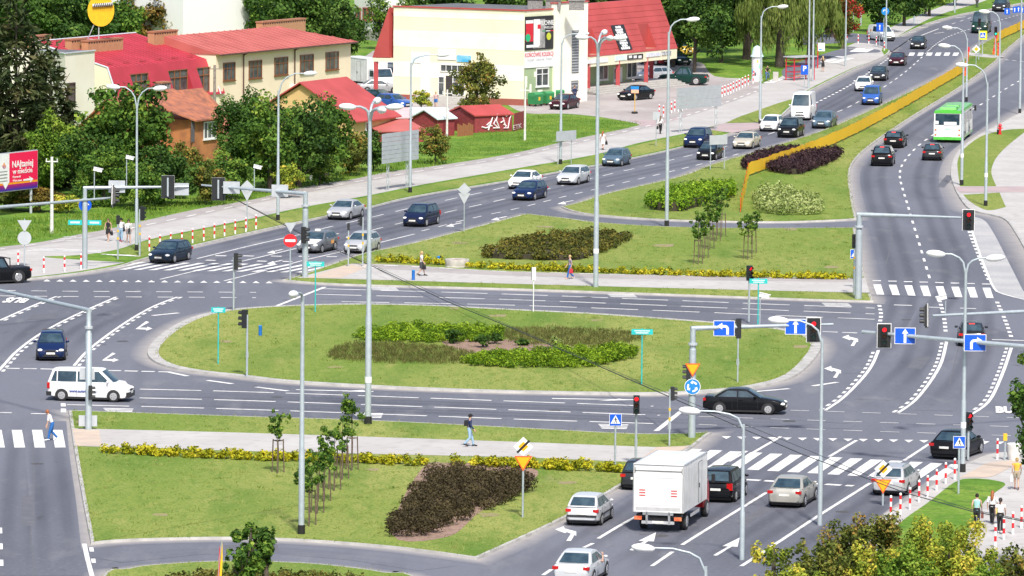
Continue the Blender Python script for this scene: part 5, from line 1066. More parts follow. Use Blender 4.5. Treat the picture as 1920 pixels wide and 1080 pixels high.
mb.build('terrace_steps', STEP, shop)
setp(shop, B_)
# ---- long peach building with faded red hipped roof ----
lb = bld('office_building', 'long peach building with faded red hipped roof and brown windows')
Wl = Wall((404,236),(657,207)); zl = Wl.uv(657,78)[1]; dep = 11.0; bkl = -Wl.n
def quadpts(W, d, u0=0, u1=None): u1 = W.L if u1 is None else u1; return [W.pt(u0,0), W.pt(u1,0), W.pt(u1,0)-W.n*d, W.pt(u0,0)-W.n*d]
mb = MB(); mb.prism([(p.x,p.y) for p in quadpts(Wl,dep)], 0, zl); mb.build('wall', PEACH, lb)
o_ = .55; P = [Wl.pt(-.1,zl,o_), Wl.pt(Wl.L+o_,zl,o_), Wl.pt(Wl.L+o_,zl,-dep-o_), Wl.pt(-.1,zl,-dep-o_)]; hz = zl+1.5; r1 = Wl.pt(-.1,hz,-dep/2); r2 = Wl.pt(Wl.L-dep*.42,hz,-dep/2)
mb = MB(); mb.add(P+[r1,r2], [(0,1,5,4),(1,2,5),(2,3,4,5),(0,4,3),(3,2,1,0)])
k_ = .6
while k_ < Wl.L:
    a_ = Wl.pt(k_,zl+.03,o_); t_ = 1 if k_ <= Wl.L-dep*.42 else max(.05,(Wl.L+o_-k_)/(dep*.42+o_)); b_ = a_.lerp(Wl.pt(k_,hz+.03,-dep/2), t_); mb.tube([a_,b_],.035,4); k_ += 1.15
mb.build('roof', ROOFP, lb)
mb = MB(); Wl.box(mb,-.1,zl-.14,Wl.L+.5,zl-.01,.1,.52)
for x in (551, 455): u = Wl.uv(x,110)[0]; p = Wl.pt(u,0,.12); mb.cyl((p.x,p.y,.3),(p.x,p.y,zl-.2),.07,6); mb.cyl((p.x,p.y,zl-.3),tuple(Wl.pt(u,zl-.1,.55)),.06,6)
mb.build('gutter', GUT, lb)
for r in ((418,117,440,151),(466,113,490,147),(514,107,539,141),(562,102,587,136),(610,97,634,131)): Wl.window(r, BFRAME, lb, 3, 2, .10)
Wl.panel('air_conditioner', (544,158,554,174), WFRAME, lb, .4, .02)
p = Wl.pt(Wl.L*.55,0,-dep*.6); 
def chim(parent, W, x0, y0, x1, y1, off, m=BRK):
    u0,z0,u1,z1 = W.rect(x0,y0,x1,y1,off); mb = MB(); W.box(mb,u0,z0-1.0,u1,z1-.14,-.7,off); W.box(mb,u0-.06,z1-.14,u1+.06,z1,-.82,off+.06,1)
    for k in range(int((u1-u0)/.45)): W.box(mb,u0+.12+.45*k,z1-.32,u0+.30+.45*k,z1-.18,.02,off,2)
    return mb.build('chimney', [m, mat('chimney_cap',(.36,.16,.09),.9), mat('flue_hole',(.05,.04,.035),.9)], parent)
chim(lb, Wl, 492,37,573,50, -9.0); chim(lb, Wl, 289,57,333,76, -5.5); setp(lb, Wl.O)
# ---- crimson mansard block ----
mbk = bld('mansard_building', 'crimson mansard roofed building with brick chimneys and white end wall')
Wm = Wall((222,257),(410,235.5)); zb_ = Wm.uv(410,176)[1]; zt_ = Wm.uv(400,109,-1.1)[1]; dp = 9.0
mb = MB(); mb.prism([(p.x,p.y) for p in quadpts(Wm,dp)], 0, zb_); mb.build('wall', CREAM, mbk)
wins = [(241,134,270,166),(312,127,344,162),(366,121,399,160)]; L_ = Wm.L
mb = MB(); F0, F1 = Wm.pt(0,zb_,.15), Wm.pt(L_,zb_,.15); T0, T1 = Wm.pt(0,zt_,-1.1), Wm.pt(L_,zt_,-1.1); K0, K1 = Wm.pt(0,zt_+2.1,-dp), Wm.pt(L_,zt_+2.1,-dp)
wm_o = Wall((222,257),(410,235.5)); wm_o.O = Wm.O-Wm.n*.5
hu = [tuple(sorted((wm_o.uv(r[0]+8,150)[0], wm_o.uv(r[2]+12,150)[0]))) for r in wins]; us = sorted({0,L_}|{x for h in hu for x in h}); vlo, vhi = .06, .78
FP = lambda u, v: F0+(F1-F0)*(u/L_)+(T0-F0)*v
for a, b in zip(us, us[1:]):
    hs = any(h[0] <= (a+b)/2 <= h[1] for h in hu)
    for v0, v1 in ([(0,vlo),(vhi,1)] if hs else [(0,1)]): mb.quad(FP(a,v0),FP(b,v0),FP(b,v1),FP(a,v1))
[mb.tube([T0.lerp(T1,j/22)+Vector((0,0,.03)),K0.lerp(K1,j/22)+Vector((0,0,.03))],.03,4) for j in range(1,22)]; mb.quad(T0,T1,K1,K0); mb.quad(K0,K1,Wm.pt(L_,zb_,-dp),Wm.pt(0,zb_,-dp)); mb.build('roof', ROOFC, mbk)
mb = MB(); E = [F0, T0, K0, Wm.pt(0,zb_,-dp)]; mb.extr(E, -Wm.u*.12); mb.build('end_wall', CREAM, mbk)
mb = MB(); mb.extr([F1, T1, K1, Wm.pt(L_,zb_,-dp)], Wm.u*.1); mb.build('end_wall', ROOFC, mbk)
mb = MB(); mb.tube([F0-Wm.u*.1,T0-Wm.u*.1+Vector((0,0,.06)),K0-Wm.u*.1+Vector((0,0,.06))],.09,5); mb.build('verge_flashing', mat('pale_flashing',(.55,.58,.64),.4), mbk); mb = MB(); mb.tube([F1+Wm.u*.1,T1+Wm.u*.1+Vector((0,0,.06))],.08,5); mb.build('verge_flashing', mat('pale_flashing',(.55,.58,.64),.4), mbk); mb = MB(); mb.tube([K0+Vector((0,0,.05)),K1+Vector((0,0,.05))],.08,5); mb.build('verge_flashing', mat('pale_flashing',(.55,.58,.64),.4), mbk)
for h in hu:
    a0,b0,a1,b1 = FP(h[0],vlo),FP(h[1],vlo),FP(h[0],vhi),FP(h[1],vhi); fa, fb = Vector((a1.x,a1.y,a0.z)), Vector((b1.x,b1.y,b0.z)); mb = MB(); mb.add([a0,fa,a1],[(0,1,2)]); mb.add([b0,b1,fb],[(0,1,2)]); mb.quad(a0,b0,fb,fa); mb.build('dormer_recess', ROOFC, mbk)
    mb = MB(); mb.quad(fa,fb,b1,a1); w_ = mb.build('window', PANE, mbk); mb = MB(); n_ = Wm.n
    for t in (0,.33,.62,1): q = fa.lerp(fb,t); mb.box((q.x+n_.x*.05,q.y+n_.y*.05,(fa.z+a1.z)/2),(.10,.10,a1.z-fa.z))
    for z in (fa.z+.05, fa.z+(a1.z-fa.z)*.68, a1.z-.05): mb.tube([Vector((fa.x,fa.y,z))+n_*.06,Vector((fb.x,fb.y,z))+n_*.06],.05,4)
    mb.build('frame', BFRAME, w_)
for k in range(6):
    mb = MB(); x = 200+34*k; y = 115-3.6*k; 
    q = Wm.pt(L_*(.08+.16*k), zt_+.12, -1.8); mb.box((q.x,q.y,zt_+.36),(1.1,.06,.05),rz=math.atan2(Wm.u.y,Wm.u.x)); mb.box((q.x,q.y,zt_+.24),(1.1,.05,.04),rz=math.atan2(Wm.u.y,Wm.u.x)); mb.build('snow_guard', REDP, mbk)
chim(mbk, Wm, 134,72,162,96, -6.2); chim(mbk, Wm, 165,73,231,100, -5.2); chim(mbk, Wm, 60,66,96,78, -13)
setp(mbk, Wm.O)
wb_ = bld('white_annex', 'white and cream flat roofed annex behind the left spruce trees'); Wx = Wall((122,278),(177,271)); Wy = Wall((58,268),(122,278)); zx = Wx.uv(122,101)[1]
mb = MB(); a, b, c = Wy.O, Wx.O, Wx.pt(Wx.L,0); d = c-Wx.n*5; e = a-Wx.n*5; mb.prism([(q.x,q.y) for q in (a,b,c,d,e)],0,zx); mb.build('wall', [mat('white_cream_render',(.80,.76,.66),.9,col2=(.74,.69,.58),scale=.3)], wb_)
mb = MB(); Wx.box(mb,-.05,zx,Wx.L+.05,zx+.1,.2,-.1); Wy.box(mb,-.05,zx,Wy.L,zx+.1,.2,-.1); mb.build('parapet_trim', mat('pale_flashing',(.55,.58,.64),.4), wb_); mb = MB(); mb.prism([(q.x,q.y) for q in (a+Vector((.3,.3,0)),b+Vector((0,.3,0)),c+Vector((-.3,.3,0)),d,e)],zx-.2,zx+.03); mb.build('roof', DARKROOF, wb_)
Wx.window((125,155,140,192), mat('dark_brown_frame',(.07,.045,.04),.5), wb_, 1, 2, .12); setp(wb_, b)
sg = thing('yellow_roundel', 'round yellow advertising disc with grey auger on the roof behind the chimneys', 'sign'); c0_ = G(176,262,0); zc_ = top_z(Vector((c0_.x,c0_.y+9,0)), 20); c0_ = Vector((c0_.x,c0_.y+9,zc_)); mb = MB(); mb.extr([c0_+Vector((1.22*math.cos(t*math.pi/18),0,1.45*math.sin(t*math.pi/18))) for t in range(36)], (0,.12,0)); mb.build('disc', mat('amber_yellow',(.80,.45,.01),.5), sg)
mb = MB(); mb.tube([c0_+Vector((-.75,-.1,.45)),c0_+Vector((1.1,-.1,.62))],.16,8)
for k in range(9): mb.tube([c0_+Vector((-.6+.19*k,-.28,.34)),c0_+Vector((-.48+.19*k,-.28,.72))],.03,4,1)
mb.build('auger', [GREYM, TRIM], sg); mb = MB(); mb.tube([c0_+Vector((-.6,.15,-1.2)),c0_+Vector((-1.2,.15,-2.6)),c0_+Vector((-.1,.15,-2.7))],.05,6); mb.tube([c0_+Vector((-.2,.15,-1.3)),c0_+Vector((-.2,.15,-5.5))],.06,6); mb.build('mount', GREYM, sg); setp(sg, c0_+Vector((0,0,-3)))
# ---- small house with bright red gable roof ----
def gable(root, W, y_eave, y_ridge, half, roofm, wallm, over=.4, ridge_px=None, zeave=None):
    ze_ = zeave or W.uv((proj(W.pt(W.L/2,0))[0]), y_eave)[1]; r0 = W.pt(W.L/2,0,-half); zr_ = top_z(Vector((r0.x,r0.y,0)), y_ridge); mb = MB(); Q = quadpts(W, 2*half)
    vs = [(q.x,q.y,0) for q in Q]+[(q.x,q.y,ze_) for q in Q]+[tuple(W.pt(0,zr_-.15,-half)),tuple(W.pt(W.L,zr_-.15,-half))]
    mb.add(vs, [(0,1,5,4),(1,2,6,9,5),(2,3,7,6),(3,0,4,8,7)]); mb.build('wall', wallm, root)
    mb = MB(); sl_ = (zr_-ze_)/half; a = [W.pt(-over,ze_-over*sl_,over),W.pt(W.L+over,ze_-over*sl_,over),W.pt(W.L+over,zr_,-half),W.pt(-over,zr_,-half)]; b = [W.pt(-over,ze_-over*sl_,-2*half-over),W.pt(W.L+over,ze_-over*sl_,-2*half-over),W.pt(W.L+over,zr_,-half),W.pt(-over,zr_,-half)]
    mb.extr(a, (0,0,.12)); mb.extr(b[::-1], (0,0,.12)); mb.build('roof', roofm, root); return ze_, zr_
sh = bld('small_house', 'small ochre house with bright red gable roof'); Ws = Wall((662,271),(742,260)); gable(sh, Ws, 220, 151, 5.2, ROOFR, mat('ochre_render',(.66,.45,.20),.9,col2=(.60,.40,.18),scale=.8)); Ws.window((684,228,694,246), WFRAME, sh, 1, 1, .12); p = Ws.pt(Ws.L*.6,0,-4.6); setp(sh, Ws.O)
ob = bld('old_brick_house', 'old house with mossy clay tile roof and orange dormer'); Wo = Wall((292,318),(462,297)); zo, zro = gable(ob, Wo, 268, 176, 4.6, TILES, ORANGE, .3)
Wd = Wall((356,318),(412,311)); zd = Wd.uv(385,222)[1]; mb = MB(); Q = [Wd.pt(0,0,.3),Wd.pt(Wd.L,0,.3),Wd.pt(Wd.L,0,-4),Wd.pt(0,0,-4)]; mb.prism([(q.x,q.y) for q in Q],0,zd); mb.build('dormer', ORANGE, ob)
zdr = top_z(Wd.pt(Wd.L/2,0,-4.8), 172); mb = MB(); mb.extr([Wd.pt(-.3,zd-.1,.75),Wd.pt(Wd.L+.3,zd-.1,.75),Wd.pt(Wd.L+.3,zdr,-4.8),Wd.pt(-2.6,zdr,-4.8)],(0,0,.14)); mb.build('dormer_roof', TILES, ob)
Wd.window((375,227,398,260), WFRAME, ob, 3, 1, .11, off=.3); mb = MB(); u,z = Wd.uv(360,240,.35); Wd.box(mb,u-.1,z-1.2,u+.45,z+.6,.04,.31); mb.build('boarded_strip', mat('grey_boards',(.12,.11,.12),.9), ob); chim(ob, Wo, 303,153,320,178, -4.4, mat('sooty_brick',(.16,.15,.15),.9,col2=(.3,.29,.28),scale=8)); setp(ob, Wo.O)
# ---- sheds ----
sd = bld('garage_row', 'low red garages with pale blue and pink sheet roof', 'garage'); Wg = Wall((722,247),(846,247)); zg = Wg.uv(780,222)[1]; mb = MB(); Q = quadpts(Wg,5.5); mb.prism([(q.x,q.y) for q in Q],0,zg); mb.build('wall', REDW, sd)
mb = MB(); zz = top_z(Wg.pt(Wg.L/2,0,-5.5),203); mb.extr([Wg.pt(-.3,zg,.3),Wg.pt(Wg.L*.45,zg,.3),Wg.pt(Wg.L*.45,zz,-5.7),Wg.pt(-.3,zz,-5.7)],(0,0,.08),0); mb.extr([Wg.pt(Wg.L*.45,zg,.3),Wg.pt(Wg.L+.3,zg,.3),Wg.pt(Wg.L+.3,zz,-5.7),Wg.pt(Wg.L*.45,zz,-5.7)],(0,0,.08),1); mb.build('roof', [mat('pink_sheet',(.62,.38,.38),.5,col2=(.66,.52,.52),scale=.6), mat('pale_blue_sheet',(.60,.72,.75),.45,col2=(.66,.74,.76),scale=.5)], sd); setp(sd, Wg.O)
sd = bld('lean_to_shed', 'lean-to shed with rusty red sheet roof below the garages', 'shed'); Wg = Wall((712,268),(794,266)); zg = Wg.uv(750,247)[1]; mb = MB(); mb.prism([(q.x,q.y) for q in quadpts(Wg,4)],0,zg); mb.build('wall', REDW, sd); zz = top_z(Wg.pt(Wg.L/2,0,-4),226); mb = MB(); mb.extr([Wg.pt(-.3,zg,.3),Wg.pt(Wg.L+.3,zg,.3),Wg.pt(Wg.L+.3,zz,-4.2),Wg.pt(-.3,zz,-4.2)],(0,0,.08)); mb.build('roof', ROOFP, sd); setp(sd, Wg.O)
gs = bld('graffiti_shed', 'dark red wooden shed covered with pink and white graffiti', 'shed'); Wg = Wall((890,249),(960,246)); ze3, zr3 = gable(gs, Wg, 216, 199, 2.2, ROOFR, REDW, .15); mb = MB(); rg = random.Random(11)
for pts in ([(905,238),(912,240),(918,238)],[(917,244),(925,220),(931,224),(927,232),(936,240)],[(928,216),(934,214),(932,226),(938,240),(926,240)],[(940,230),(947,226),(944,220),(950,238)],[(950,218),(955,214),(961,214),(957,222),(954,240),(946,240)],[(946,233),(951,236)],[(922,228),(914,234),(924,236)]):
    mb.tube([Wg.pt(*Wg.uv(x-2,y), .05) for x,y in pts], .07, 5)
mb.build('graffiti', mat('pink_white_spray',(.80,.55,.66),.6,col2=(.82,.80,.80),scale=1.5), gs)
We = Wall((960,246),(982,240)); mb = MB(); We.box(mb,0,0,We.L,ze3+.1,.06,.16); mb.build('end_boards', REDW, gs); We.write('ETK', (962,233,978,243), mat('pink_white_spray',(.80,.55,.66),.6), gs, .26); setp(gs, Wg.O)
gs = bld('small_graffiti_shed', 'narrow red shed end with green gable beside the concrete post', 'shed'); Wg = Wall((820,256),(852,254)); gable(gs, Wg, 222, 206, 1.6, mat('pale_blue_sheet',(.60,.72,.75),.45), REDW, .2); setp(gs, Wg.O)
fn = bld('wooden_fence', 'short orange board fence between the sheds', 'fence'); Wg = Wall((857,256),(887,253)); zg = Wg.uv(870,231)[1]
mb = MB(); n_ = 9
for k in range(n_): Wg.box(mb, Wg.L*k/n_+.02, .05, Wg.L*(k+1)/n_-.02, zg-.1*(k%3), .03, 0)
mb.build('boards', WOOD, fn); setp(fn, Wg.O)
# ---- far white blocks ----
fb_ = bld('white_block', 'large windowless white building in the far background'); Wq = Wall((343,122),(492,114)); mb = MB(); Q = quadpts(Wq,12); mb.prism([(q.x,q.y) for q in Q],0,14); mb.build('wall', mat('white_cladding',(.82,.82,.80),.6,col2=(.78,.78,.77),scale=3,stretch=(6,6,.1)), fb_); p = Wq.pt(Wq.L+.15,0,.1); mb = MB(); mb.box((p.x,p.y,7),(.3,.3,14)); mb.build('corner_trim', mat('cream_trim',(.75,.66,.42),.7), fb_); setp(fb_, Wq.O)
fh = bld('far_white_house', 'far white house with red framed windows between the trees'); Wq = Wall((664,72),(722,78)); mb = MB(); mb.prism([(q.x,q.y) for q in quadpts(Wq,8)],0,9); mb.build('wall', WHITEW, fh)
for x in (669,681,690,702): Wq.window((x,14,x+8,38), mat('red_frame',(.38,.10,.08),.5), fh, 1, 1, .14)
mb = MB(); Wq.box(mb,-.2,0,Wq.L+.2,1.2,.2,.02); mb.build('stone_base', mat('stone_base',(.30,.28,.25),.9,col2=(.42,.40,.36),scale=4), fh); setp(fh, Wq.O)
# ======================= street furniture =======================
GALV = mat('galvanised_pole', (.47,.53,.56), .45, .35, col2=(.41,.47,.50), scale=3); CONC = mat('white_concrete_pole', (.70,.69,.67), .9, col2=(.58,.57,.55), scale=3); HEADW = mat('lamp_glass_white', (.85,.86,.86), .25); TEAL = mat('teal_paint', (.02,.50,.50), .45)
SBLUE = mat('sign_blue', (.004,.10,.60), .4, col2=(.004,.09,.55)); SCYAN = mat('sign_mid_blue', (.01,.22,.60), .4); SRED = mat('sign_red', (.70,.02,.03), .4); SYEL = mat('sign_amber', (.90,.42,.01), .4); SORG = mat('sign_orange_red', (.80,.12,.02), .4); SBACK = mat('sign_back_grey', (.50,.53,.56), .5, .2, col2=(.45,.48,.51), scale=2); SWHITE = mat('sign_white', (.84,.84,.84), .4); SBLK = mat('sign_black', (.015,.015,.015), .5); SIGB = mat('signal_housing', (.018,.02,.022), .5)
REDON = mat('red_signal_lit', (.9,.01,.01), .3, emit=(1,.01,.02), estr=1.3); REDOFF = mat('red_lens_dark', (.10,.012,.012), .25); AMBOFF = mat('amber_lens_dark', (.10,.045,.02), .25); GRNOFF = mat('green_lens_dark', (.015,.07,.06), .25); GRNON = mat('green_signal_lit', (.0,.8,.5), .3, emit=(.02,1,.6), estr=1.2); STICK = mat('orange_sticker', (.85,.50,.03), .5)
def scale_at(P): return FOC/(Vector(P)-Vector((0,0,CAM_H))).dot(_f)
def at_depth(px, py, y):
    d = _r*((px-960)/FOC)+_u*((540-py)/FOC)+_f; t = y/d.y; return Vector((d.x*t, y, CAM_H+d.z*t))
def lamp_post(px, py, ty, heads, label, r0=.11, z0=.12, cap=True, band=False, group=None, hl=.95):
    b = G(px,py,z0); H = hgt(px,py,ty,z0); root = thing('lamp_post', label, 'lamp post', b, 0, group); mb = MB(); mb.tube([(0,0,0),(0,0,H*.35),(0,0,H*.36),(0,0,H)], [r0,r0,r0*.82,r0*.6], 10); mb.build('pole', GALV, root, smooth=40)
    if cap: mb = MB(); mb.tube([(0,0,-.03),(0,0,.42),(0,0,.44)], [r0*1.25,r0*1.2,r0*1.02], 10); mb.build('base_sleeve', SBLK, root)
    if band: mb = MB(); mb.tube([(0,0,2.3),(0,0,2.62)], r0*1.02+.012, 10); mb.build('paper_notice', SWHITE, root)
    T = Vector((0,0,H)); s = scale_at(b+T); tx, tyy = proj(b+T)
    for hx, hy, dp in heads:
        E = Vector(((hx-tx)/s, dp, H+(tyy-hy)/s)); sg = 1 if E.x >= 0 else -1; mid = Vector((E.x*.30, E.y*.30, H+(E.z-H)*.75)); k2 = Vector((E.x*.62, E.y*.62, E.z-.02))
        mb = MB(); mb.tube([T-Vector((0,0,.3)), T+(mid-T)*.4+Vector((0,0,(E.z-H)*.15)), mid, k2, E], [r0*.5,r0*.45,r0*.42,r0*.38,r0*.34], 8); mb.build('arm', GALV, root, smooth=60)
        dr = Vector((E.x,E.y,0)).normalized() if Vector((E.x,E.y,0)).length > .05 else Vector((-1,0,0)); a = math.atan2(dr.y,dr.x); M = Matrix.Translation(E+dr*hl*.40) @ Matrix.Rotation(a,4,'Z') @ Matrix.Rotation(-.09,4,'Y')
        mb = MB(); mb.ball((0,0,0), 1, 0, 14, 7, (hl*.56,.21,.19), X=M); mb.build('lamp_head', HEADW, root, smooth=60)
        mb = MB(); mb.ball((0,0,-.05), 1, 0, 12, 5, (hl*.42,.15,.09), X=M); mb.build('lamp_glass', mat('lamp_glass_clear',(.62,.66,.68),.15), root, smooth=60)
    return root
lamp_post(256,470,197,[(222,163,0),(290,165,0)],'tall double-armed lamp post in front of the broad maple',.12)
lamp_post(690,795,218,[(664,199,-.4),(728,199,-.3),(703,192,1.2),(713,202,-1.6)],'tall four-headed lamp post nearest the lower footpath',.18,band=True)
lamp_post(1117,538,92,[(1100,69,-.4),(1152,70,-.3),(1131,63,1.4),(1139,68,-1.8)],'tall four-headed lamp post on the upper footpath',.18,cap=False,band=True)
lamp_post(1805,885,505,[(1768,476,0),(1852,483,0)],'slender double-armed lamp post beside the blue crossing sign at bottom right',.13,band=True)
lamp_post(521,413,170,[(572,137,0)],'curved lamp post among the bushes left of the small red house',.13); lamp_post(769,361,118,[(822,102,0)],'curved lamp post in front of the cream shop facade',.13); lamp_post(1051,308,80,[(1085,63,0)],'curved lamp post in front of the stair tower',.13); lamp_post(1250,424,60,[(1290,36,0)],'tall curved lamp post by the bright green hedge',.15); lamp_post(1425,232,30,[(1460,12,0)],'curved lamp post beside the advertising column',.13)
lamp_post(565,1001,556,[(556,546,-1.2)],'white lamp post standing on the lower lawn',.15,z0=.12); lamp_post(1537,985,635,[(1474,601,0)],'thin lamp post whose white head overlaps the straight-on sign',.12,z0=.0,cap=False); lamp_post(1391,1050,795,[(1308,771,0)],'lamp post curving left above the champagne saloon lane',.12,z0=0,cap=False); lamp_post(1322,1180,1062,[(1222,1028,0)],'lamp post at the bottom edge with only its white head in view',.12,z0=0,cap=False)
lamp_post(1848,386,155,[(1812,122,0)],'lamp post on the small right-hand lawn above the red path',.13,band=True); lamp_post(1803,347,112,[(1779,86,0)],'lamp post leaning over the road at the end of the right-hand grass',.13,band=True); lamp_post(1872,252,42,[(1853,22,0)],'lamp post beside the red hydrant',.12); lamp_post(1912,212,-20,[(1890,-40,0)],'lamp post at the right edge by the bus stop lay-by',.12); lamp_post(1812,190,72,[(1783,52,0)],'lamp post on the far side of the bus',.11)
for px, py, lb in ((1516,166,'left of the twin bare poles by the parking sign'),(1524,152,'right of the twin bare poles by the bus shelter'),(1585,124,'bare lamp pole in front of the red rowan'),(1614,48,'bare lamp pole left of the white panel van'),(1661,92,'lamp pole carrying the round blue cycle sign'),(1714,43,'lamp pole on the far grass strip left of the cyclist'),(1790,24,'lamp pole farthest along the grass strip')): lamp_post(px,py,-45,[(px+20,-60,0)],lb,.11,cap=False)
def utility(px,py,ty,label,r0=.14,m=None):
    b = G(px,py,.12); H = hgt(px,py,ty,.12); root = thing('utility_pole', label, 'utility pole', b); mb = MB(); mb.tube([(0,0,0),(0,0,H)],[r0,r0*.72],8); mb.build('pole', m or CONC, root, smooth=40); mb = MB(); mb.box((0,0,H-.35),(.9,.08,.08)); 
    for x in (-.4,.4): mb.cyl((x,0,H-.3),(x,0,H-.12),.04,6)
    mb.build('cross_arm', m or CONC, root)
utility(97,438,294,'white concrete pole right of the red billboard'); utility(583,338,208,'white concrete pole between bushes left of the big grey panel',.12); utility(984,263,162,'white concrete pole right of the graffiti shed',.11); utility(838,258,168,'white concrete pole in front of the narrow red shed',.11); utility(402,255,122,'old wooden pole in front of the crimson mansard',.16,mat('grey_old_wood',(.30,.26,.23),.95,col2=(.18,.15,.13),scale=6))
# ---- plates, arrows and signal heads (local axes: x right, z up, facing -y) ----
def plate(name, pts, m, parent, off, y=0.0, th=.025, X=None):
    mb = MB(); P = [(p[0]+off[0], off[1]-y, p[1]+off[2]) for p in pts]; mb.extr(P, (0,-th,0)); o = mb.build(name, m, parent); return o
def circ(r, n=24): return [(r*math.cos(2*math.pi*k/n), r*math.sin(2*math.pi*k/n)) for k in range(n)]
def rct(w_, h_): return [(-w_/2,-h_/2),(w_/2,-h_/2),(w_/2,h_/2),(-w_/2,h_/2)]
def dia(r): return [(0,-r),(r,0),(0,r),(-r,0)]
UP_ARROW = [(-.07,-.36),(.07,-.36),(.07,.12),(.17,.12),(0,.38),(-.17,.12),(-.07,.12)]
LEFT_ARROW = [(.12,-.34),(.26,-.34),(.26,.02),(.20,.12),(.12,.17),(-.10,.19),(-.10,.30),(-.38,.12),(-.10,-.06),(-.10,.05),(.06,.04),(.12,0)]
def tri_arrow(d, m, parent, off, y, k=1): plate('arrow', [(p[0]*k*d, p[1]*k) for p in LEFT_ARROW][::(1 if d > 0 else -1)], m, parent, off, y, .006)
def blue_board(parent, off, kind, w_=1.15, h_=.85):
    o = plate('lane_sign', rct(w_,h_), SWHITE, parent, off, 0, .03); plate('blue_field', rct(w_-.06,h_-.06), SBLUE, o, off, .0305, .004)
    if kind == 'up': plate('arrow', UP_ARROW, SWHITE, o, off, .035, .006)
    if kind == 'left': tri_arrow(1, SWHITE, o, off, .035)
    if kind == 'right': tri_arrow(-1, SWHITE, o, off, .035)
    return o
def signal(parent, off, ang=0, lit='red', board=False, k=1.0, back=False, tilt=0.0):
    """three-lamp head; ang = 0 faces the viewer's side (-y), turned about z"""
    X = Matrix.Translation(off) @ Matrix.Rotation(ang,4,'Z') @ Matrix.Rotation(tilt,4,'Y'); mb = MB(); mb.box((0,0,0),(.34*k,.26*k,1.02*k),0,X=X)
    if board: mb.box((0,.06*k,0),(.74*k,.03*k,1.28*k),1,X=X); mb.box((0,.0,0),(.66*k,.10*k,1.20*k),0,X=X); mb.box((0,.09*k,0),(.73*k,.03*k,1.27*k),0,X=X)
    h_ = mb.build('signal_head', [SIGB, SWHITE], parent)
    for i, (c_on, c_off) in enumerate(((REDON,REDOFF),(STICK,AMBOFF),(GRNON,GRNOFF))):
        z = (.32-.32*i)*k; on = (lit == ('red','amber','green')[i]); mb = MB(); n = 14; y = -.135*k; mb.add([(.115*k*math.cos(2*math.pi*j/n), y, z+.115*k*math.sin(2*math.pi*j/n)) for j in range(n)], [tuple(range(n))], 0, X); mb.build('lens', c_on if on else c_off, h_)
        mb = MB(); vs = []; 
        for yy, s_ in ((-.13*k,1),(-.36*k,.95)):
            for j in range(9): a = math.pi*(-.12+1.24*j/8); vs.append((.14*k*s_*math.cos(a), yy, z+.14*k*s_*math.sin(a)))
        mb.add(vs, [(j,j+1,j+10,j+9) for j in range(8)], 0, X); mb.build('visor', SIGB, h_)
    if back: mb = MB(); mb.box((0,.15*k,0),(.09*k,.05*k,1.05*k),0,X=X); mb.build('bracket', GALV, h_)
    return h_
def camera_post(parent, P, h_, ang=0):
    mb = MB(); mb.cyl(P, P+Vector((0,0,h_)), .035, 6); o = mb.build('camera_post', GALV, parent); X = Matrix.Translation(P+Vector((.22*math.cos(ang),.22*math.sin(ang),h_+.02))) @ Matrix.Rotation(ang,4,'Z') @ Matrix.Rotation(.22,4,'Y'); mb = MB(); mb.box((0,0,0),(.55,.2,.2),0,X=X); mb.box((.02,0,.12),(.62,.26,.03),0,X=X); mb.build('traffic_camera', SWHITE, o)
def gantry(px, py, ty, end, label, r0=.16, z0=.12, r1=.09):
    b = G(px,py,z0); H = hgt(px,py,ty,z0); root = thing('traffic_gantry', label, 'signal gantry', b); E = G(end[0],end[1],z0+H)-b; D = Vector((E.x,E.y,0)).normalized()
    mb = MB(); mb.tube([(0,0,-.05),(0,0,H*.8),(0,0,H*.805),(0,0,H)],[r0,r0*.95,r0*.8,r0*.75],12); mb.build('mast', GALV, root, smooth=40); mb = MB(); mb.tube([(0,0,H-.08)-Vector(D)*.0 if False else Vector((0,0,H-.06))-D*.12, Vector((0,0,H-.04))+D*.5, Vector((E.x,E.y,H+.0))],[r0*.72,r0*.66,r1*.7],10); mb.build('mast_arm', GALV, root, smooth=60); mb = MB(); mb.tube([(0,0,H*.84),(0,0,H*.86)], r0*1.25, 12); mb.build('flange', SBACK, root)
    def on(x, y):
        """the place on the arm that the photograph shows at column x"""
        best = min((abs(proj(b+Vector((E.x*t,E.y*t,H)))[0]-x), t) for t in [i/200 for i in range(-10,211)])[1]; P = Vector((E.x*best,E.y*best,H)); q = proj(b+P); return P+Vector((0,-.16,(q[1]-y)/scale_at(b+P)))
    return root, b, H, on
gr, b, H, on = gantry(159,504,351,(354,350),'traffic gantry with three sign backs reaching over the far left crossing',.19)
signal(gr, on(315,350), math.pi, None, True, 1.25, True); 
for x, y in ((219,350),(338,355)): o = plate('sign_back', rct(1.15,.85), SBACK, gr, on(x,y)+Vector((0,.3,0)))
P = on(163,385); P = Vector((0,.25,P.z)); o = plate('roundabout_sign', circ(.45), SBLUE, gr, P); plate('white_arrows', [(-.1,-.3),(.15,-.3),(.15,0),(.3,0),(.05,.32),(-.2,0),(-.1,0)], SWHITE, o, P, .028, .005); camera_post(gr, on(237,350)+Vector((0,.16,0)), 2.0)
for sx, a in ((-1,.25),(1,-.25)):
    zz = hgt(159,504,417,.12); o = plate('street_name_plate', [(0,-.17),(sx*.95,-.17+.2*sx*0),(sx*.95,.17),(0,.17)][::sx], TEAL, gr, Vector((.2*sx,-.1,zz))); plate('name_lettering', [(sx*.15,-.05),(sx*.8,-.05),(sx*.8,.06),(sx*.15,.06)][::sx], SWHITE, o, Vector((.2*sx,-.1,zz)), .028, .004)
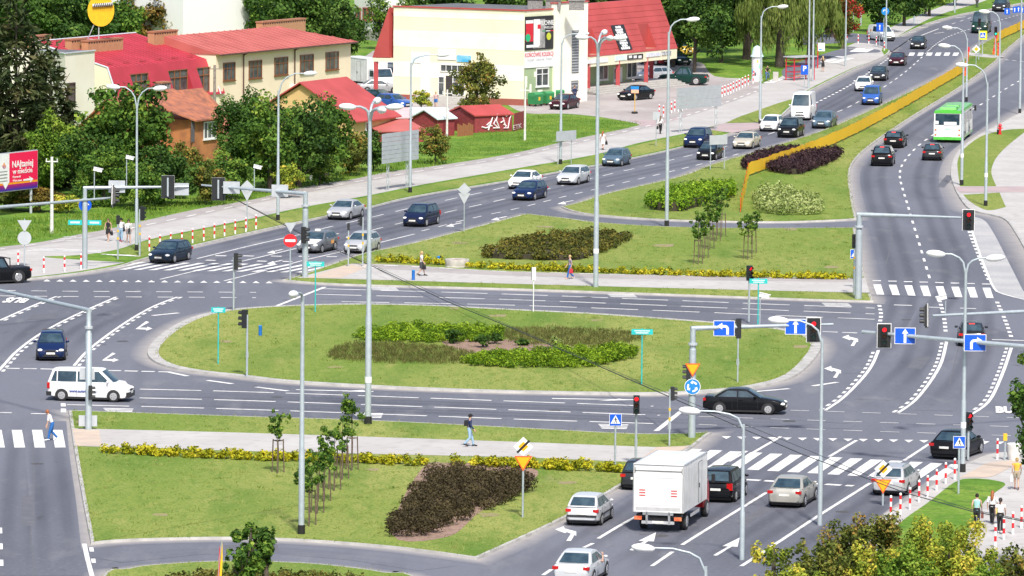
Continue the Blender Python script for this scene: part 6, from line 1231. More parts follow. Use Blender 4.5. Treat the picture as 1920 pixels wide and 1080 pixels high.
gr, b, H, on = gantry(572,519,362,(378,347),'traffic gantry with sign backs reaching left over the exit lanes',.21)
signal(gr, on(410,354), math.pi, None, True, 1.25, True); 
for x, y in ((434,352),(525,358)): plate('sign_back', rct(1.15,.85), SBACK, gr, on(x,y)+Vector((0,.3,0)))
signal(gr, Vector((-.1,-.3,hgt(572,519,440,.12))), math.pi/2*.85, None, False, 1.1); camera_post(gr, on(477,357)+Vector((0,.16,0)), 1.6)
gr, b, H, on = gantry(166,806,580,(-40,536),'thick traffic gantry at the left in front of the white van',.18,r1=.13)
signal(gr, Vector((.12,-.3,hgt(166,806,735,.12))), math.pi*.5, None, False, .75)
for x, y in ((-.30,702),(.10,702),(-.05,790)): zz = hgt(166,806,y,.12); plate('sign_back', rct(.42,.62) if y < 750 else rct(1.0,.6), SBACK, gr, Vector((x,.25,zz)))
gr, b, H, on = gantry(-130,640,398,(208,371),'traffic gantry coming in from the left edge with a tilted signal at its tip',.2,r1=.1); signal(gr, on(213,367), math.pi*.5, None, True, 1.05, tilt=.35); camera_post(gr, on(176,372)+Vector((0,.16,0)), 1.8)
gr, b, H, on = gantry(1609,560,401,(1806,408),'traffic gantry with one red signal over the upper right road',.24); signal(gr, on(1818,412), 0, 'red', True, 1.12)
gr, b, H, on = gantry(1297,820,614,(1562,608),'traffic gantry with two blue lane signs and roundabout sign',.2)
blue_board(gr, on(1357,615), 'left'); signal(gr, on(1385,616)+Vector((0,.2,0)), -math.pi*.5, None, False, 1.05); blue_board(gr, on(1492,612), 'up'); signal(gr, on(1525,618), 0, 'red', True, 1.08); camera_post(gr, on(1424,610)+Vector((0,.16,0)), 1.6)
P = Vector((0,-.24,hgt(1297,820,693,.12))); o = plate('give_way_sign', [(-.42,.36),(0,-.37),(.42,.36)], SORG, gr, P); plate('amber_field', [(-.32,.30),(0,-.26),(.32,.30)], SYEL, o, P, .026, .004)
P = Vector((0,-.24,hgt(1297,820,724,.12))); o = plate('roundabout_sign', circ(.44), SWHITE, gr, P); plate('blue_field', circ(.41), SCYAN, o, P, .026, .004)
for k in range(3):
    a0 = k*2.094+.5; A = [(.30*math.cos(a0+t), .30*math.sin(a0+t)) for t in (0,.35,.7,1.05)]; B_2 = [(.20*math.cos(a0+t), .20*math.sin(a0+t)) for t in (1.05,.7,.35,0)]; plate('arrow', [A[0],A[1],A[2],A[3],(.36*math.cos(a0+1.0),.36*math.sin(a0+1.0)),(.25*math.cos(a0+1.55),.25*math.sin(a0+1.55)),(.13*math.cos(a0+1.0),.13*math.sin(a0+1.0)),B_2[0],B_2[1],B_2[2],B_2[3]], SWHITE, o, P, .031, .005)
signal(gr, Vector((-.22,-.1,hgt(1297,820,698,.12))), -math.pi*.5, None, False, .9)
gr, b, H, on = gantry(1990,905,655,(1617,622),'traffic gantry reaching in from the right edge with two blue lane signs',.2,r1=.13); signal(gr, on(1658,629), 0, 'red', True, 1.02); blue_board(gr, on(1697,629), 'up', 1.1, .86); blue_board(gr, on(1828,642), 'right', 1.15, .88)
gr, b, H, on = gantry(2030,800,577,(1748,592),'traffic gantry from the right edge with a tilted side-on signal',.18,r1=.1); signal(gr, on(1737,592), -math.pi*.5, None, True, 1.0, tilt=-.25); camera_post(gr, on(1773,590)+Vector((0,.16,0)), .9, math.pi)
# ---- signals on posts ----
def post(px, py, ty, name, label, cat, r0=.055, m=None, z0=.12):
    b = G(px,py,z0); H = hgt(px,py,ty,z0); root = thing(name, label, cat, b); mb = MB(); mb.tube([(0,0,-.05),(0,0,H)], r0, 8); mb.build('post', m or GALV, root, smooth=50); return root, H, (lambda y: hgt(px,py,y,z0))
def signal_post(px, py, sy, ang, lit, label, k=.95, r0=.065, stick=False, z0=.12):
    root, H, z = post(px,py,sy-8,'signal_post',label,'traffic signal',r0,z0=z0); signal(root, Vector((0,-.16 if ang == 0 else 0,z(sy)))+(Vector((.14*math.copysign(1,math.sin(ang)),0,0)) if abs(math.sin(ang)) > .5 else Vector()), ang, lit, False, k)
    if stick:
        for q in (.45,.62): mb = MB(); mb.tube([(0,0,H*q),(0,0,H*q+.16)], r0+.012, 8); mb.build('sticker', STICK, root)
    mb = MB(); mb.box((.0,r0+.05,H*.35),(.16,.12,.34)); mb.build('control_box', SBACK, root)
signal_post(438,582,490,math.pi*.5,None,'side-on traffic signal at the left tip of the roundabout road',1.05); signal_post(463,706,598,-math.pi*.6,None,'traffic signal seen from behind on the roundabout lawn',1.05); signal_post(1192,872,758,0,'red','red traffic signal left of the box truck'); signal_post(1255,836,738,math.pi*.55,None,'small side-on traffic signal left of the roundabout sign',.72,.05,True); signal_post(1383,716,618,-math.pi*.5,None,'thin side-on traffic signal post on the roundabout right part',.5,.05); signal_post(1404,602,512,.5,'red','red traffic signal with teal plates at the upper footpath end',.95); signal_post(680,500,415,-math.pi*.55,None,'side-on traffic signal left of the tall lamp post',.62,.055,True); signal_post(653,500,425,math.pi,None,'slim traffic signal post beside the pale hatchback',.5,.05,True)
signal_post(1815,860,790,.35,'red','red traffic signal behind the black turning saloon',.95); signal_post(221,486,412,math.pi*.9,None,'traffic signal post where three pedestrians wait',.6,.06,True); signal_post(262,480,400,math.pi*.8,None,'double traffic signal post with grey box beside the waiting women',.95,.07,True); signal_post(1601,553,452,.2,None,'blue-backed signal half hidden behind the upper right gantry mast',.9,.06,True); signal_post(1835,112,42,0,None,'black signal beside the yellow crossing sign',.9,.06); signal_post(1866,106,58,0,'green','green traffic signal at the far median',.95,.06); signal_post(1657,80,42,math.pi*.6,None,'traffic signal at the side street with the white van',.9,.06)
# ---- signs ----
def ped(parent, P, w_):
    o = plate('crossing_sign', rct(w_,w_), SWHITE, parent, P); plate('blue_field', rct(w_*.93,w_*.93), SBLUE, o, P, .026, .004); k = w_; plate('white_triangle', [(-.40*k,-.30*k),(.40*k,-.30*k),(0,.40*k)], SWHITE, o, P, .031, .004)
    plate('walking_figure', [(-.14*k,-.27*k),(-.09*k,-.27*k),(.01*k,-.08*k),(.10*k,-.27*k),(.15*k,-.27*k),(.06*k,-.02*k),(.04*k,.06*k),(.12*k,-.01*k),(.14*k,.02*k),(.05*k,.13*k),(.05*k,.20*k),(-.03*k,.20*k),(-.02*k,.11*k),(-.11*k,.03*k),(-.09*k,0),(-.02*k,.04*k),(-.02*k,-.06*k)], SBLK, o, P, .036, .004); return o
def yield_(parent, P, r=.44):
    o = plate('give_way_sign', [(-r,r*.85),(0,-r*.85),(r,r*.85)], SORG, parent, P); plate('amber_field', [(-r*.78,r*.72),(0,-r*.60),(r*.78,r*.72)], SYEL, o, P, .026, .004)
def prio_end(parent, P, r=.48):
    o = plate('priority_sign', dia(r), SWHITE, parent, P); plate('amber_field', rct(r*.62,r*.62) if 0 else dia(r*.52), SYEL, o, P, .026, .004); plate('black_bar', [(-.34*r/.48,-.26*r/.48),(-.26*r/.48,-.34*r/.48),(.34*r/.48,.26*r/.48),(.26*r/.48,.34*r/.48)], SBLK, o, P, .031, .004)
F_ = lambda z: Vector((0,-.06,z))
r_, H, z = post(544,525,440,'no_entry_sign','round red no-entry sign with white bar on a post','road sign'); o = plate('disc', circ(.46), SRED, r_, F_(z(451))); plate('white_bar', rct(.70,.17), SWHITE, o, F_(z(451)), .026, .004); plate('sign_back', [(-.4,.38),(0,-.32),(.4,.38)], SBACK, r_, Vector((0,.05,z(428))))
r_, H, z = post(1153,882,778,'pedestrian_crossing_sign','blue crossing sign left of the red signal at the box truck','road sign'); ped(r_, F_(z(787)), .64)
r_, H, z = post(980,970,826,'priority_end_sign','end-of-priority diamond above an amber give-way sign by the brown shrubs','road sign'); prio_end(r_, F_(z(837))); yield_(r_, F_(z(869)))
r_, H, z = post(1655,948,872,'priority_end_sign','end-of-priority diamond above an amber give-way sign in front of the silver estate','road sign',z0=0); prio_end(r_, F_(z(879)), .45); yield_(r_, F_(z(912)), .43)
r_, H, z = post(1797,926,818,'pedestrian_crossing_sign','blue crossing sign in front of the black turning saloon','road sign'); ped(r_, F_(z(829)), .62)
r_, H, z = post(1602,540,468,'pedestrian_crossing_sign','blue crossing sign half behind the upper right gantry mast','road sign'); ped(r_, F_(z(476)), .62)
r_, H, z = post(46,500,410,'road_sign','give-way and round sign seen from behind at the left edge','road sign',.04); plate('sign_back', [(-.5,.42),(0,-.42),(.5,.42)], SBACK, r_, F_(z(424))); plate('sign_back', circ(.48), SBACK, r_, F_(z(446)))
for px, py, y1, y2, lb in ((870,434,355,372,'diamond and give-way sign backs on the upper lawn edge'),(463,432,350,366,'diamond and give-way sign backs between the red and white bollards')):
    r_, H, z = post(px,py,y1-8,'road_sign',lb,'road sign',.04); plate('sign_back', dia(.5), SBACK, r_, F_(z(y1))); plate('sign_back', [(-.45,.4),(0,-.45),(.45,.4)], SBACK, r_, Vector((0,-.03,z(y2))))
r_, H, z = post(1000,584,502,'notice_post','thin white post with a small white board on the roundabout rim','notice board',.035,SWHITE); plate('notice', [(-.12,-.42),(.14,-.42),(.14,.42),(-.12,.42)], SWHITE, r_, F_(z(513))); plate('notice_edge', [(-.16,-.42),(-.12,-.42),(-.12,.42),(-.16,.42)], SBLK, r_, F_(z(513)))
for px, py, ty, w_, lb in ((409,682,581,.85,'teal street name post at the left of the roundabout lawn'),(591,585,495,1.15,'teal street name post beside the left gantry mast'),(1203,720,622,1.25,'teal street name post at the right of the roundabout bed'),(1421,612,527,1.15,'teal street name post next to the red signal on the upper footpath')):
    r_, H, z = post(px,py,ty-6,'street_name_sign',lb,'street sign',.04,TEAL); o = plate('name_plate', rct(w_,.32), TEAL, r_, F_(z(ty))); plate('name_lettering', rct(w_*.72,.05), SWHITE, o, F_(z(ty)+.06), .026, .004); plate('name_lettering', rct(w_*.60,.05), SWHITE, o, F_(z(ty)-.06), .026, .004)
def big_sign(a, b, rect, label, lat=True, legs=2, rows=7, leg_px=None):
    W = Wall(a, b, .12); root = thing('road_sign_board', label, 'road sign', W.O); mb = MB(); u0,z0,u1,z1 = W.rect(*rect)
    for k in range(rows): W.box(mb,u0,z0+(z1-z0)*k/rows+.012,u1,z0+(z1-z0)*(k+1)/rows-.012,.05,.10)
    o = mb.build('board_back', SBACK, root); o.location = -W.O
    for u in (0, W.L):
        mb = MB()
        if lat:
            for du in (-.16,.16): mb.cyl(W.pt(u+du,.1), W.pt(u+du,z1), .03, 5)
            n = int(z1/.45)
            for k in range(n): mb.cyl(W.pt(u-.16 if k%2 else u+.16,.2+.45*k), W.pt(u+.16 if k%2 else u-.16,.2+.45*(k+1)), .018, 4)
        else: mb.cyl(W.pt(u,.1), W.pt(u,z1), .045, 6)
        o = mb.build('lattice_leg' if lat else 'leg', GALV, root); o.location = -W.O
big_sign((727,357),(763,352),(714,247,782,303),'big grey direction board seen from behind on two lattice legs'); big_sign((1276,249),(1342,243),(1267,162,1350,202),'grey direction board seen from behind above the passing blue car',rows=5); big_sign((1046,309),(1071,307),(1041,245,1078,264),'small grey board seen from behind by the curved lamp post',False,rows=1); big_sign((1332,318),(1358,317),(1329,253,1362,271),'small grey board on two thin legs before the black hatchback',False,rows=1)
r_, H, z = post(1230,274,209,'road_sign','narrow grey plate on a thin post beside the walking woman','road sign',.035); plate('sign_back', rct(.6,.72), SBACK, r_, F_(z(217)))
for px, py, ty, lb in ((775,525,508,'short blue marker post at the edge of the upper footpath'),(822,496,482,'short blue marker post left of the concrete planter'),(488,629,612,'short blue marker post on the roundabout lawn')):
    r_, H, z = post(px,py,ty,'marker_post',lb,'marker post',.11,mat('marker_blue',(.01,.14,.50),.5)); mb = MB(); mb.lathe((0,0,H),[(.12,0),(.11,.05),(.03,.08)],10); mb.build('cap', SCYAN, r_)
# far signs
r_, H, z = post(1842,104,58,'pedestrian_crossing_sign','crossing sign on a fluorescent yellow board on the far median','road sign'); plate('yellow_board', rct(.98,1.0), mat('fluorescent_yellow',(.80,.85,.02),.5), r_, F_(z(66))); ped(r_, Vector((0,-.1,z(66))), .62)
r_, H, z = post(1830,122,84,'priority_sign','amber priority diamond on the far median','road sign',.04); o = plate('white_diamond', dia(.46), SWHITE, r_, F_(z(92))); plate('amber_field', dia(.26), SYEL, o, F_(z(92)), .026, .004)
r_, H, z = post(1508,170,124,'parking_sign','blue parking sign in front of the red bus shelter','road sign',.04); o = plate('blue_field', rct(.72,.98), SBLUE, r_, F_(z(131))); t = text_mesh('P', .75, SWHITE, 'letter', None, Matrix.Translation(Vector((0,-.1,z(129)))) @ Matrix.Rotation(R(90),4,'X'), bold=.02); t.parent = r_
r_, H, z = post(1533,128,81,'bus_stop_sign','white bus stop flag on a red post beyond the shelter','bus stop sign',.06,SRED); o = plate('flag', [(0,-.45),(.75,-.45),(.75,.45),(0,.45)], SWHITE, r_, F_(z(88))); plate('blue_strip', [(.08,-.34),(.45,-.34),(.45,-.22),(.08,-.22)], SCYAN, o, F_(z(88)), .026, .004)
r_, H, z = post(1659,80,14,'cycle_path_sign','round blue cycle path sign on the pole by the side street','road sign',.03); o = plate('blue_disc', circ(.46), SCYAN, r_, F_(z(21))); plate('bicycle_symbol', [(-.3,-.1),(-.05,.12),(.28,-.08),(.1,.2),(-.22,.18)], SWHITE, o, F_(z(21)), .026, .004)
r_, H, z = post(1649,88,44,'lane_sign','blue lane sign board in front of the white panel van','road sign',.04); o = plate('blue_field', rct(.8,1.0), SBLUE, r_, F_(z(51))); plate('arrow', [(p[0]*.8,p[1]*.9) for p in UP_ARROW], SWHITE, o, F_(z(51)), .026, .004)
r_, H, z = post(1600,60,5,'yellow_board','long yellow board behind the rowan at the side street','sign',.04); plate('board', rct(2.2,.32), mat('amber_yellow',(.80,.45,.01),.5), r_, F_(z(9))); o = plate('teal_plate', rct(1.0,.3), TEAL, r_, Vector((.45,-.06,z(17))))
W_ = thing('traffic_gantry', 'far traffic gantry with four blue lane signs at the right edge', 'signal gantry', G(1925,62,.12)); b = G(1925,62,.12); mb = MB(); H = hgt(1925,62,16,.12); mb.tube([(0,0,0),(0,0,H)],.12,8); mb.build('mast', GALV, W_); mb = MB(); mb.tube([(0,0,H-.1),(-2.9,0,H-.1)],.07,8); mb.build('mast_arm', GALV, W_)
for x, m_ in ((1888,20),(1902,17),(1909,16),(1916,17)): P = Vector(((x-1925)/15.3,-.12,H+(16-m_)/15.3-.1)); o = plate('lane_sign', rct(.68 if x < 1890 else .46,.75), SBLUE, W_, P); plate('arrow', [(p[0]*.7,p[1]*.7) for p in UP_ARROW], SWHITE, o, P, .026, .004)
# ---- bollards ----
q = MB(); q.tube([(0,0,0),(0,0,.30)],.062,10,0); q.tube([(0,0,.30),(0,0,.56)],.0625,10,1); q.tube([(0,0,.56),(0,0,.80)],.062,10,0); q.tube([(0,0,.80),(0,0,1.0)],.0625,10,1); q.lathe((0,0,1.0),[(.062,0),(.062,.08),(.045,.11)],10,0)
b0 = q.build('bollard', [SWHITE, SRED], smooth=40); _first = [True]
def bollards(pts, label, group, z0=.12):
    for px, py in pts:
        o = b0 if _first[0] else b0.copy()
        if not _first[0]: COL.objects.link(o)
        _first[0] = False; o.location = G(px,py,z0); tag(o, label, 'bollard', group)
bollards([(280,471),(300,468),(320,464),(341,460),(361,456),(382,452),(402,447),(421,443),(441,439),(461,435),(480,430)], 'red and white bollard in the row along the left grass strip kerb', 'bollards along the left grass strip')
bollards([(34,500),(82,511),(121,509),(152,505)], 'red and white bollard on the paved corner behind the pickup', 'bollards on the left paved corner')
bollards([(1354,182),(1359,180),(1365,178),(1370,176),(1375,173),(1381,171),(1386,168),(1392,165),(1397,162),(1403,160),(1412,157)], 'red and white bollard in the row between the yard and the cycle path', 'bollards along the yard edge')
bollards([(1236,217),(1244,219),(1251,216),(1259,212),(1265,209),(1272,210),(1279,208),(1287,205)], 'red and white bollard behind the grey direction board', 'bollards behind the direction board')
bollards([(1670,971),(1688,966),(1706,955),(1723,941),(1739,932),(1756,920),(1773,907),(1790,899)], 'red and white bollard in the row along the bottom right kerb', 'bollards along the bottom right kerb')
bollards([(1866,1027),(1882,1012),(1899,1002),(1915,990)], 'red and white bollard beside the women on the bottom right pavement', 'bollards beside the pavement women')
bollards([(1870,861)], 'red and white bollard standing alone left of the yellow-topped button post', None)
bollards([(1588,76),(1609,82),(1629,82),(1643,85),(1658,95)], 'red and white bollard at the side street with the panel van', 'bollards at the side street')
r_, H, z = post(1884,863,820,'push_button_post','grey post with yellow push button box on the corner','signal post',.05); mb = MB(); mb.box((0,-.02,H+.02),(.2,.2,.36)); mb.build('button_box', STICK, r_)
mb = MB(); mb.lathe((0,0,0),[(.34,0),(.40,.35),(.42,.85),(.36,.88)],12); o = mb.build('litter_bin', CONC, loc=G(1902,862,.12), smooth=40); tag(o,'grey concrete litter bin half behind the right-hand tree','litter bin')
mb = MB(); mb.lathe((0,0,0),[(.16,0),(.16,.1),(.11,.12),(.11,.75),(.17,.78),(.15,.9),(.05,1.0)],10); mb.tube([(-.22,0,.6),(.22,0,.6)],.07,8); o = mb.build('fire_hydrant', SRED, loc=G(1875,252,.13), smooth=40); tag(o,'red fire hydrant at the foot of the right-hand lamp post','hydrant')
# ---- orange safety fence ----
NET = leafmat('orange_net', [(1.0,.60,.05),(1.0,.5,.03)], .7); NET.node_tree.nodes['Mix Shader'].inputs[0].default_value = .2
def net_fence(pts, label, h_=1.15):
    P = smooth_px(pts, False, 3, .12); L = arc(P); root = thing('safety_fence', label, 'fence', P[0]); mb = MB(); rg = random.Random(4); n = int(L[-1]/1.0); prev = None
    for k in range(n+1):
        p, t = at_len(P, L, L[-1]*k/n); nn = Vector((-t.y,t.x,0)); q = p-P[0]+nn*rg.uniform(-.05,.05); a = (q.x,q.y,.12+rg.uniform(0,.08)); c = (q.x,q.y,h_+rg.uniform(-.05,.05)); a2 = a; c2_ = c
        if prev: mb.add([prev[0],a,c,prev[1]],[(0,1,2,3)])
        prev = (a,c,a2,c2_)
    mb.build('net', NET, root); n = int(L[-1]/4.5)
    for k in range(n+1):
        p, t = at_len(P, L, L[-1]*k/n); p = p-P[0]; mb = MB(); mb.cyl((p.x-.06,p.y+.06,0),(p.x-.06,p.y+.06,h_+.03),.03,6); mb.build('stake', SORG, root)
    return root
net_fence([(1390,398),(1398,360),(1404,331,S),(1440,318),(1490,301),(1530,286),(1600,255),(1680,212),(1760,165),(1806,138)], 'long orange mesh fence running along the grass median'); net_fence([(1866,82),(1885,71),(1905,62),(1935,48)], 'orange mesh fence piece farther up the median by the green signal')
for px, py, ty, lb in ((1863,102,66,'leaning red and white barrier board left of the green signal'),(1872,104,80,'leaning red and white barrier board right of the green signal'),(1810,142,88,'upright red and white barrier board at the end of the long orange fence')):
    b = G(px,py,.12); h_ = hgt(px,py,ty,.12); mb = MB()
    for k in range(6): mb.box((.06*k*(px<1866),0,h_*(k+.5)/6),(.24,.06,h_/6-.004),k%2)
    o = mb.build('barrier_board', [SORG, SRED], loc=b); tag(o, lb, 'barrier')
# ---- billboard ----
bb = thing('billboard', 'pink and white advertising billboard at the left edge', 'billboard'); Wb2 = Wall((-60,415),(69,399),.12); PINK = mat('billboard_pink', (.78,.008,.075), .5, col2=(.74,.008,.07)); mb = MB(); q = Wb2.rect(-75,290,70,360); Wb2.box(mb,q[0]-.06,q[1]-.06,q[2]+.06,q[3]+.06,-.2,0); mb.build('frame', SBACK, bb)
mb = MB(); u_s = Wb2.uv(17,325)[0]; Wb2.box(mb,u_s,q[1]+.62,q[2],q[3],.02,.005); mb.build('pink_field', PINK, bb); mb = MB(); Wb2.box(mb,q[0],q[1]+.62,u_s,q[3],.02,.005); mb.build('white_field', WHITES, bb)
for k, c in enumerate(((.06,.02,.30),(.18,.01,.22),(.35,.005,.16),(.85,.32,.01))): mb = MB(); Wb2.box(mb,q[0],q[1]+.155*k,q[2],q[1]+.155*(k+1)-.003,.02,.005); mb.build('colour_stripe', mat(f'stripe_ink_{k}', c, .5), bb)
mb = MB(); mb.extr([Wb2.pt(u_s,q[1]+.70,.03),Wb2.pt(u_s-1.0,q[1]+.70,.03),Wb2.pt(u_s-.55,q[1]+.15,.03)], Wb2.n*.01); mb.build('white_pointer', WHITES, bb)
Wb2.write('NAJtaniej', (23,300,62,314), WHITES, bb, .04, bold=.012); Wb2.write('w mieście', (24,315,61,326), WHITES, bb, .04, bold=.008); Wb2.write('Kierunek', (24,329,39,334), WHITES, bb, .04); Wb2.write('Warszawa', (24,336,41,341), WHITES, bb, .04)
mb = MB(); p = [Wb2.pt(*Wb2.uv(x,y),.035) for x,y in ((43,336),(55,334),(53,330),(62,335),(56,342),(56,338),(43,339))]; mb.extr(p, Wb2.n*.01); mb.build('arrow', WHITES, bb)
for k in range(4): Wb2.panel('small_print', (-20,322+6*k,14,324+6*k), mat('grey_print',(.42,.41,.40),.6), bb, .006, .03)
p = [Wb2.pt(*Wb2.uv(x,y),.035) for x,y in ((3,312),(7,304),(11,312),(7,317))]; mb = MB(); mb.extr(p, Wb2.n*.01); mb.build('logo', mat('violet_ink',(.35,.10,.45),.5,col2=(.8,.4,.1),scale=3), bb)
for u in (.6, Wb2.L-.6): mb = MB(); mb.cyl(Wb2.pt(u,.1,-.15), Wb2.pt(u,q[1],-.15), .11, 8); mb.build('leg', SBACK, bb)
setp(bb, Wb2.O)
# ---- yard things ----
b = G(1419,152,.13); ac = thing('advertising_column', 'white poster column with mint dome', 'advertising column', b); H = hgt(1419,152,106,.13); mb = MB(); mb.lathe((0,0,0),[(.62,0),(.62,.15),(.56,.17),(.56,H)],18); mb.build('drum', mat('pasted_posters',(.75,.75,.74),.7,col2=(.60,.62,.66),scale=2.2,ramp=(.5,.7)), ac, smooth=40); mb = MB(); mb.lathe((0,0,H),[(.72,0),(.70,.06),(.56,.25),(.48,.75),(.34,1.0),(.10,1.15)],18); mb.build('dome', mat('mint_dome',(.55,.72,.68),.5), ac, smooth=50)
rg = random.Random(8)
for k, c in enumerate(((.10,.25,.5),(.55,.06,.06),(.05,.05,.06),(.8,.4,.03),(.15,.45,.3),(.5,.5,.55),(.6,.1,.15))):
    a = -2.6+.36*k; z = H*rg.uniform(.18,.75); mb = MB(); hh = rg.uniform(.2,.32); mb.add([(.575*math.cos(a+d),.575*math.sin(a+d),zz) for zz in (z,z+hh*1.5) for d in (-.17,0,.17)],[(0,1,4,3),(1,2,5,4)]); mb.build('poster', mat(f'poster_ink_{k}',c,.6,col2=tuple(min(1,x*2+.15) for x in c),scale=6), ac)
b = G(1500,150,.13); bs = thing('bus_shelter', 'small red framed bus shelter by the willow', 'bus shelter', b, .75); SRF = mat('shelter_red',(.62,.02,.05),.45)
for x, y in ((-1.5,-.6),(1.5,-.6),(-1.5,.6),(1.5,.6)): mb = MB(); mb.box((x,y,1.2),(.09,.09,2.4)); mb.build('post', SRF, bs)
for z in (.3,.9,1.5,2.1):
    for y in (-.6,.6): mb = MB(); mb.box((0 if y > 0 else -1.0,y,z),(3.0 if y > 0 else .9,.05,.06)); mb.build('rail', SRF, bs)
    mb = MB(); mb.box((-1.5,0,z),(.05,1.2,.06)); mb.build('rail', SRF, bs)
mb = MB(); mb.box((0,0,2.48),(3.4,1.7,.12)); mb.build('shelter_roof', mat('grey_roof_sheet',(.45,.46,.48),.5), bs); mb = MB(); mb.box((0,.35,.5),(2.4,.4,.08)); mb.build('bench', WOOD, bs); mb = MB(); mb.box((-1.2,-.95,.5),(.55,.5,1.0)); o = mb.build('litter_bin', STEP, loc=b+Vector((-1.5,-1.9,0))); tag(o,'pale square litter bin beside the red bus shelter','litter bin')
BG = mat('bin_green',(.03,.22,.07),.5,col2=(.025,.18,.06),scale=1.5)
for px, py, lb in ((1004,199,'green wheeled rubbish container nearest the corner of the shop'),(1025,197,'green wheeled rubbish container in the middle of the three'),(1044,193,'green wheeled rubbish container half behind the maroon saloon')):
    b = G(px,py,.13); bn = thing('rubbish_container', lb, 'rubbish container', b, Wr and math.atan2(Wr.u.y,Wr.u.x), 'green rubbish containers'); mb = MB(); mb.box((0,0,.68),(1.25,.95,.95),0,taper=1.0); mb.build('bin_body', BG, bn); mb = MB(); mb.tube([(-.64,.0,1.16),(.64,.0,1.16)],.48,14,flat=.45); mb.build('lid', mat('bin_lid_green',(.05,.28,.10),.45), bn, smooth=50); mb = MB(); mb.box((0,-.485,.75),(.28,.01,.34)); mb.build('yellow_sticker', STICK, bn)
    for x in (-.5,.5):
        for y in (-.35,.35): mb = MB(); mb.cyl((x-.03,y,.1),(x+.03,y,.1),.1,10); mb.build('wheel', TYRE, bn)
b = G(857,500,.12); pl_ = thing('concrete_planter', 'low round concrete planter among the golden shrubs', 'planter', b); mb = MB(); mb.lathe((0,0,0),[(.85,0),(.85,.06),(.80,.08),(.86,.50),(.84,.54),(.74,.54),(.74,.46)],18); mb.build('ring', mat('weathered_concrete',(.52,.49,.44),.9,col2=(.38,.36,.33),scale=3), pl_, smooth=35); mb = MB(); mb.lathe((0,0,.40),[(.73,0),(.6,.06),(.2,.09)],14); mb.build('soil', SOIL, pl_)
b = G(1190,213,.13); hs = thing('handmade_sign', 'hand-made orange and blue sign on a yellow stick in a tyre', 'sign', b); mb = MB(); mb.tube([(0,0,0),(0,0,.04),(0,0,.16),(0,0,.2)],[.25,.31,.31,.25],14); mb.build('tyre_base', TYRE, hs, smooth=50); mb = MB(); mb.cyl((0,0,.1),(0,0,2.4),.05,6); mb.build('stick', mat('ochre_stick',(.62,.38,.08),.7), hs); plate('board', rct(.72,.34), mat('peach_board',(.82,.45,.30),.6), hs, Vector((0,-.06,2.15))); plate('board', rct(.78,.3), SCYAN, hs, Vector((0,-.06,2.49)))
# ---- flag at the bottom edge and the overhead cable ----
b = G(408,1130,.12); fl = thing('feather_flag', 'red and yellow feather flag at the bottom edge', 'flag', b); H = hgt(408,1130,1014,.12); mb = MB(); mb.tube([(0,0,0),(.05,0,H*.6),(.17,0,H)],.02,6); mb.build('flag_pole', GALV, fl); mb = MB(); mb.extr([(.05,0,.8),(.16,0,.8),(.22,0,H*.75),(.19,0,H)],(0,.02,0)); mb.build('yellow_cloth', mat('flag_yellow',(.82,.55,.02),.7), fl); mb = MB(); mb.extr([(-.04,0,.6),(.05,0,.6),(.13,0,H*.8),(.08,0,H*.93)],(0,.02,0)); mb.build('red_cloth', SRED, fl)
pts = [(-40,130,300),(60,188,288),(160,240,276),(320,312,258),(430,368,246),(560,436,233),(700,500,220),(840,566,206),(960,615,196),(1200,720,176),(1500,850,152),(1700,925,138),(1820,958,130),(1960,985,121)]
mb = MB(); mb.tube([at_depth(x,y,d*1.949) for x,y,d in pts], [.035]*6+[.03]*4+[.022]*4, 5); o = mb.build('overhead_cable', SBLK); tag(o,'thin black overhead cable sweeping diagonally across the whole junction','cable')
mb = MB(); mb.tube([at_depth(x,y,d*1.949) for x,y,d in ((320,312,257),(560,433,232),(840,561,205),(1200,716,175),(1500,838,152),(1660,905,140),(1820,955,129.5),(1960,983,120.5))], [.014]*8, 5); o = mb.build('overhead_cable', SBLK); tag(o,'second thinner overhead cable just above the thick black one','cable')
# ======================= people =======================
SKIN = mat('skin', (.55,.33,.24), .6); _people = []
def cloth(name, c): return mat('cloth_'+name, c, .9, col2=tuple(x*.8 for x in c), scale=9)
CL = dict(black=cloth('black',(.015,.015,.018)), white=cloth('white',(.80,.80,.80)), navy=cloth('navy',(.02,.035,.10)), jeans=cloth('jeans',(.10,.20,.38)), ljeans=cloth('light_jeans',(.30,.45,.60)), blue=cloth('blue',(.02,.13,.40)), teal=cloth('teal',(.35,.62,.62)), orange=cloth('apricot',(.78,.44,.06)), beige=cloth('beige',(.40,.34,.27)), peach=cloth('peach',(.66,.46,.34)), pattern=mat('cloth_pattern',(.10,.08,.12),.9,col2=(.45,.4,.45),scale=14), pink=cloth('pink',(.62,.40,.38)), grey=cloth('grey',(.25,.25,.27)), purple=cloth('purple',(.16,.06,.2)), dgrey=cloth('dark_grey',(.06,.06,.07)), red=cloth('red',(.5,.03,.05)), brown=cloth('brown',(.22,.07,.05)), yellow=cloth('yellow',(.80,.70,.02)))
HR = dict(dark=mat('hair_dark',(.025,.015,.012),.6), brown=mat('hair_brown',(.14,.07,.035),.6), blonde=mat('hair_blonde',(.52,.36,.17),.6), auburn=mat('hair_auburn',(.32,.10,.035),.6), grey=mat('hair_grey',(.5,.46,.40),.6))
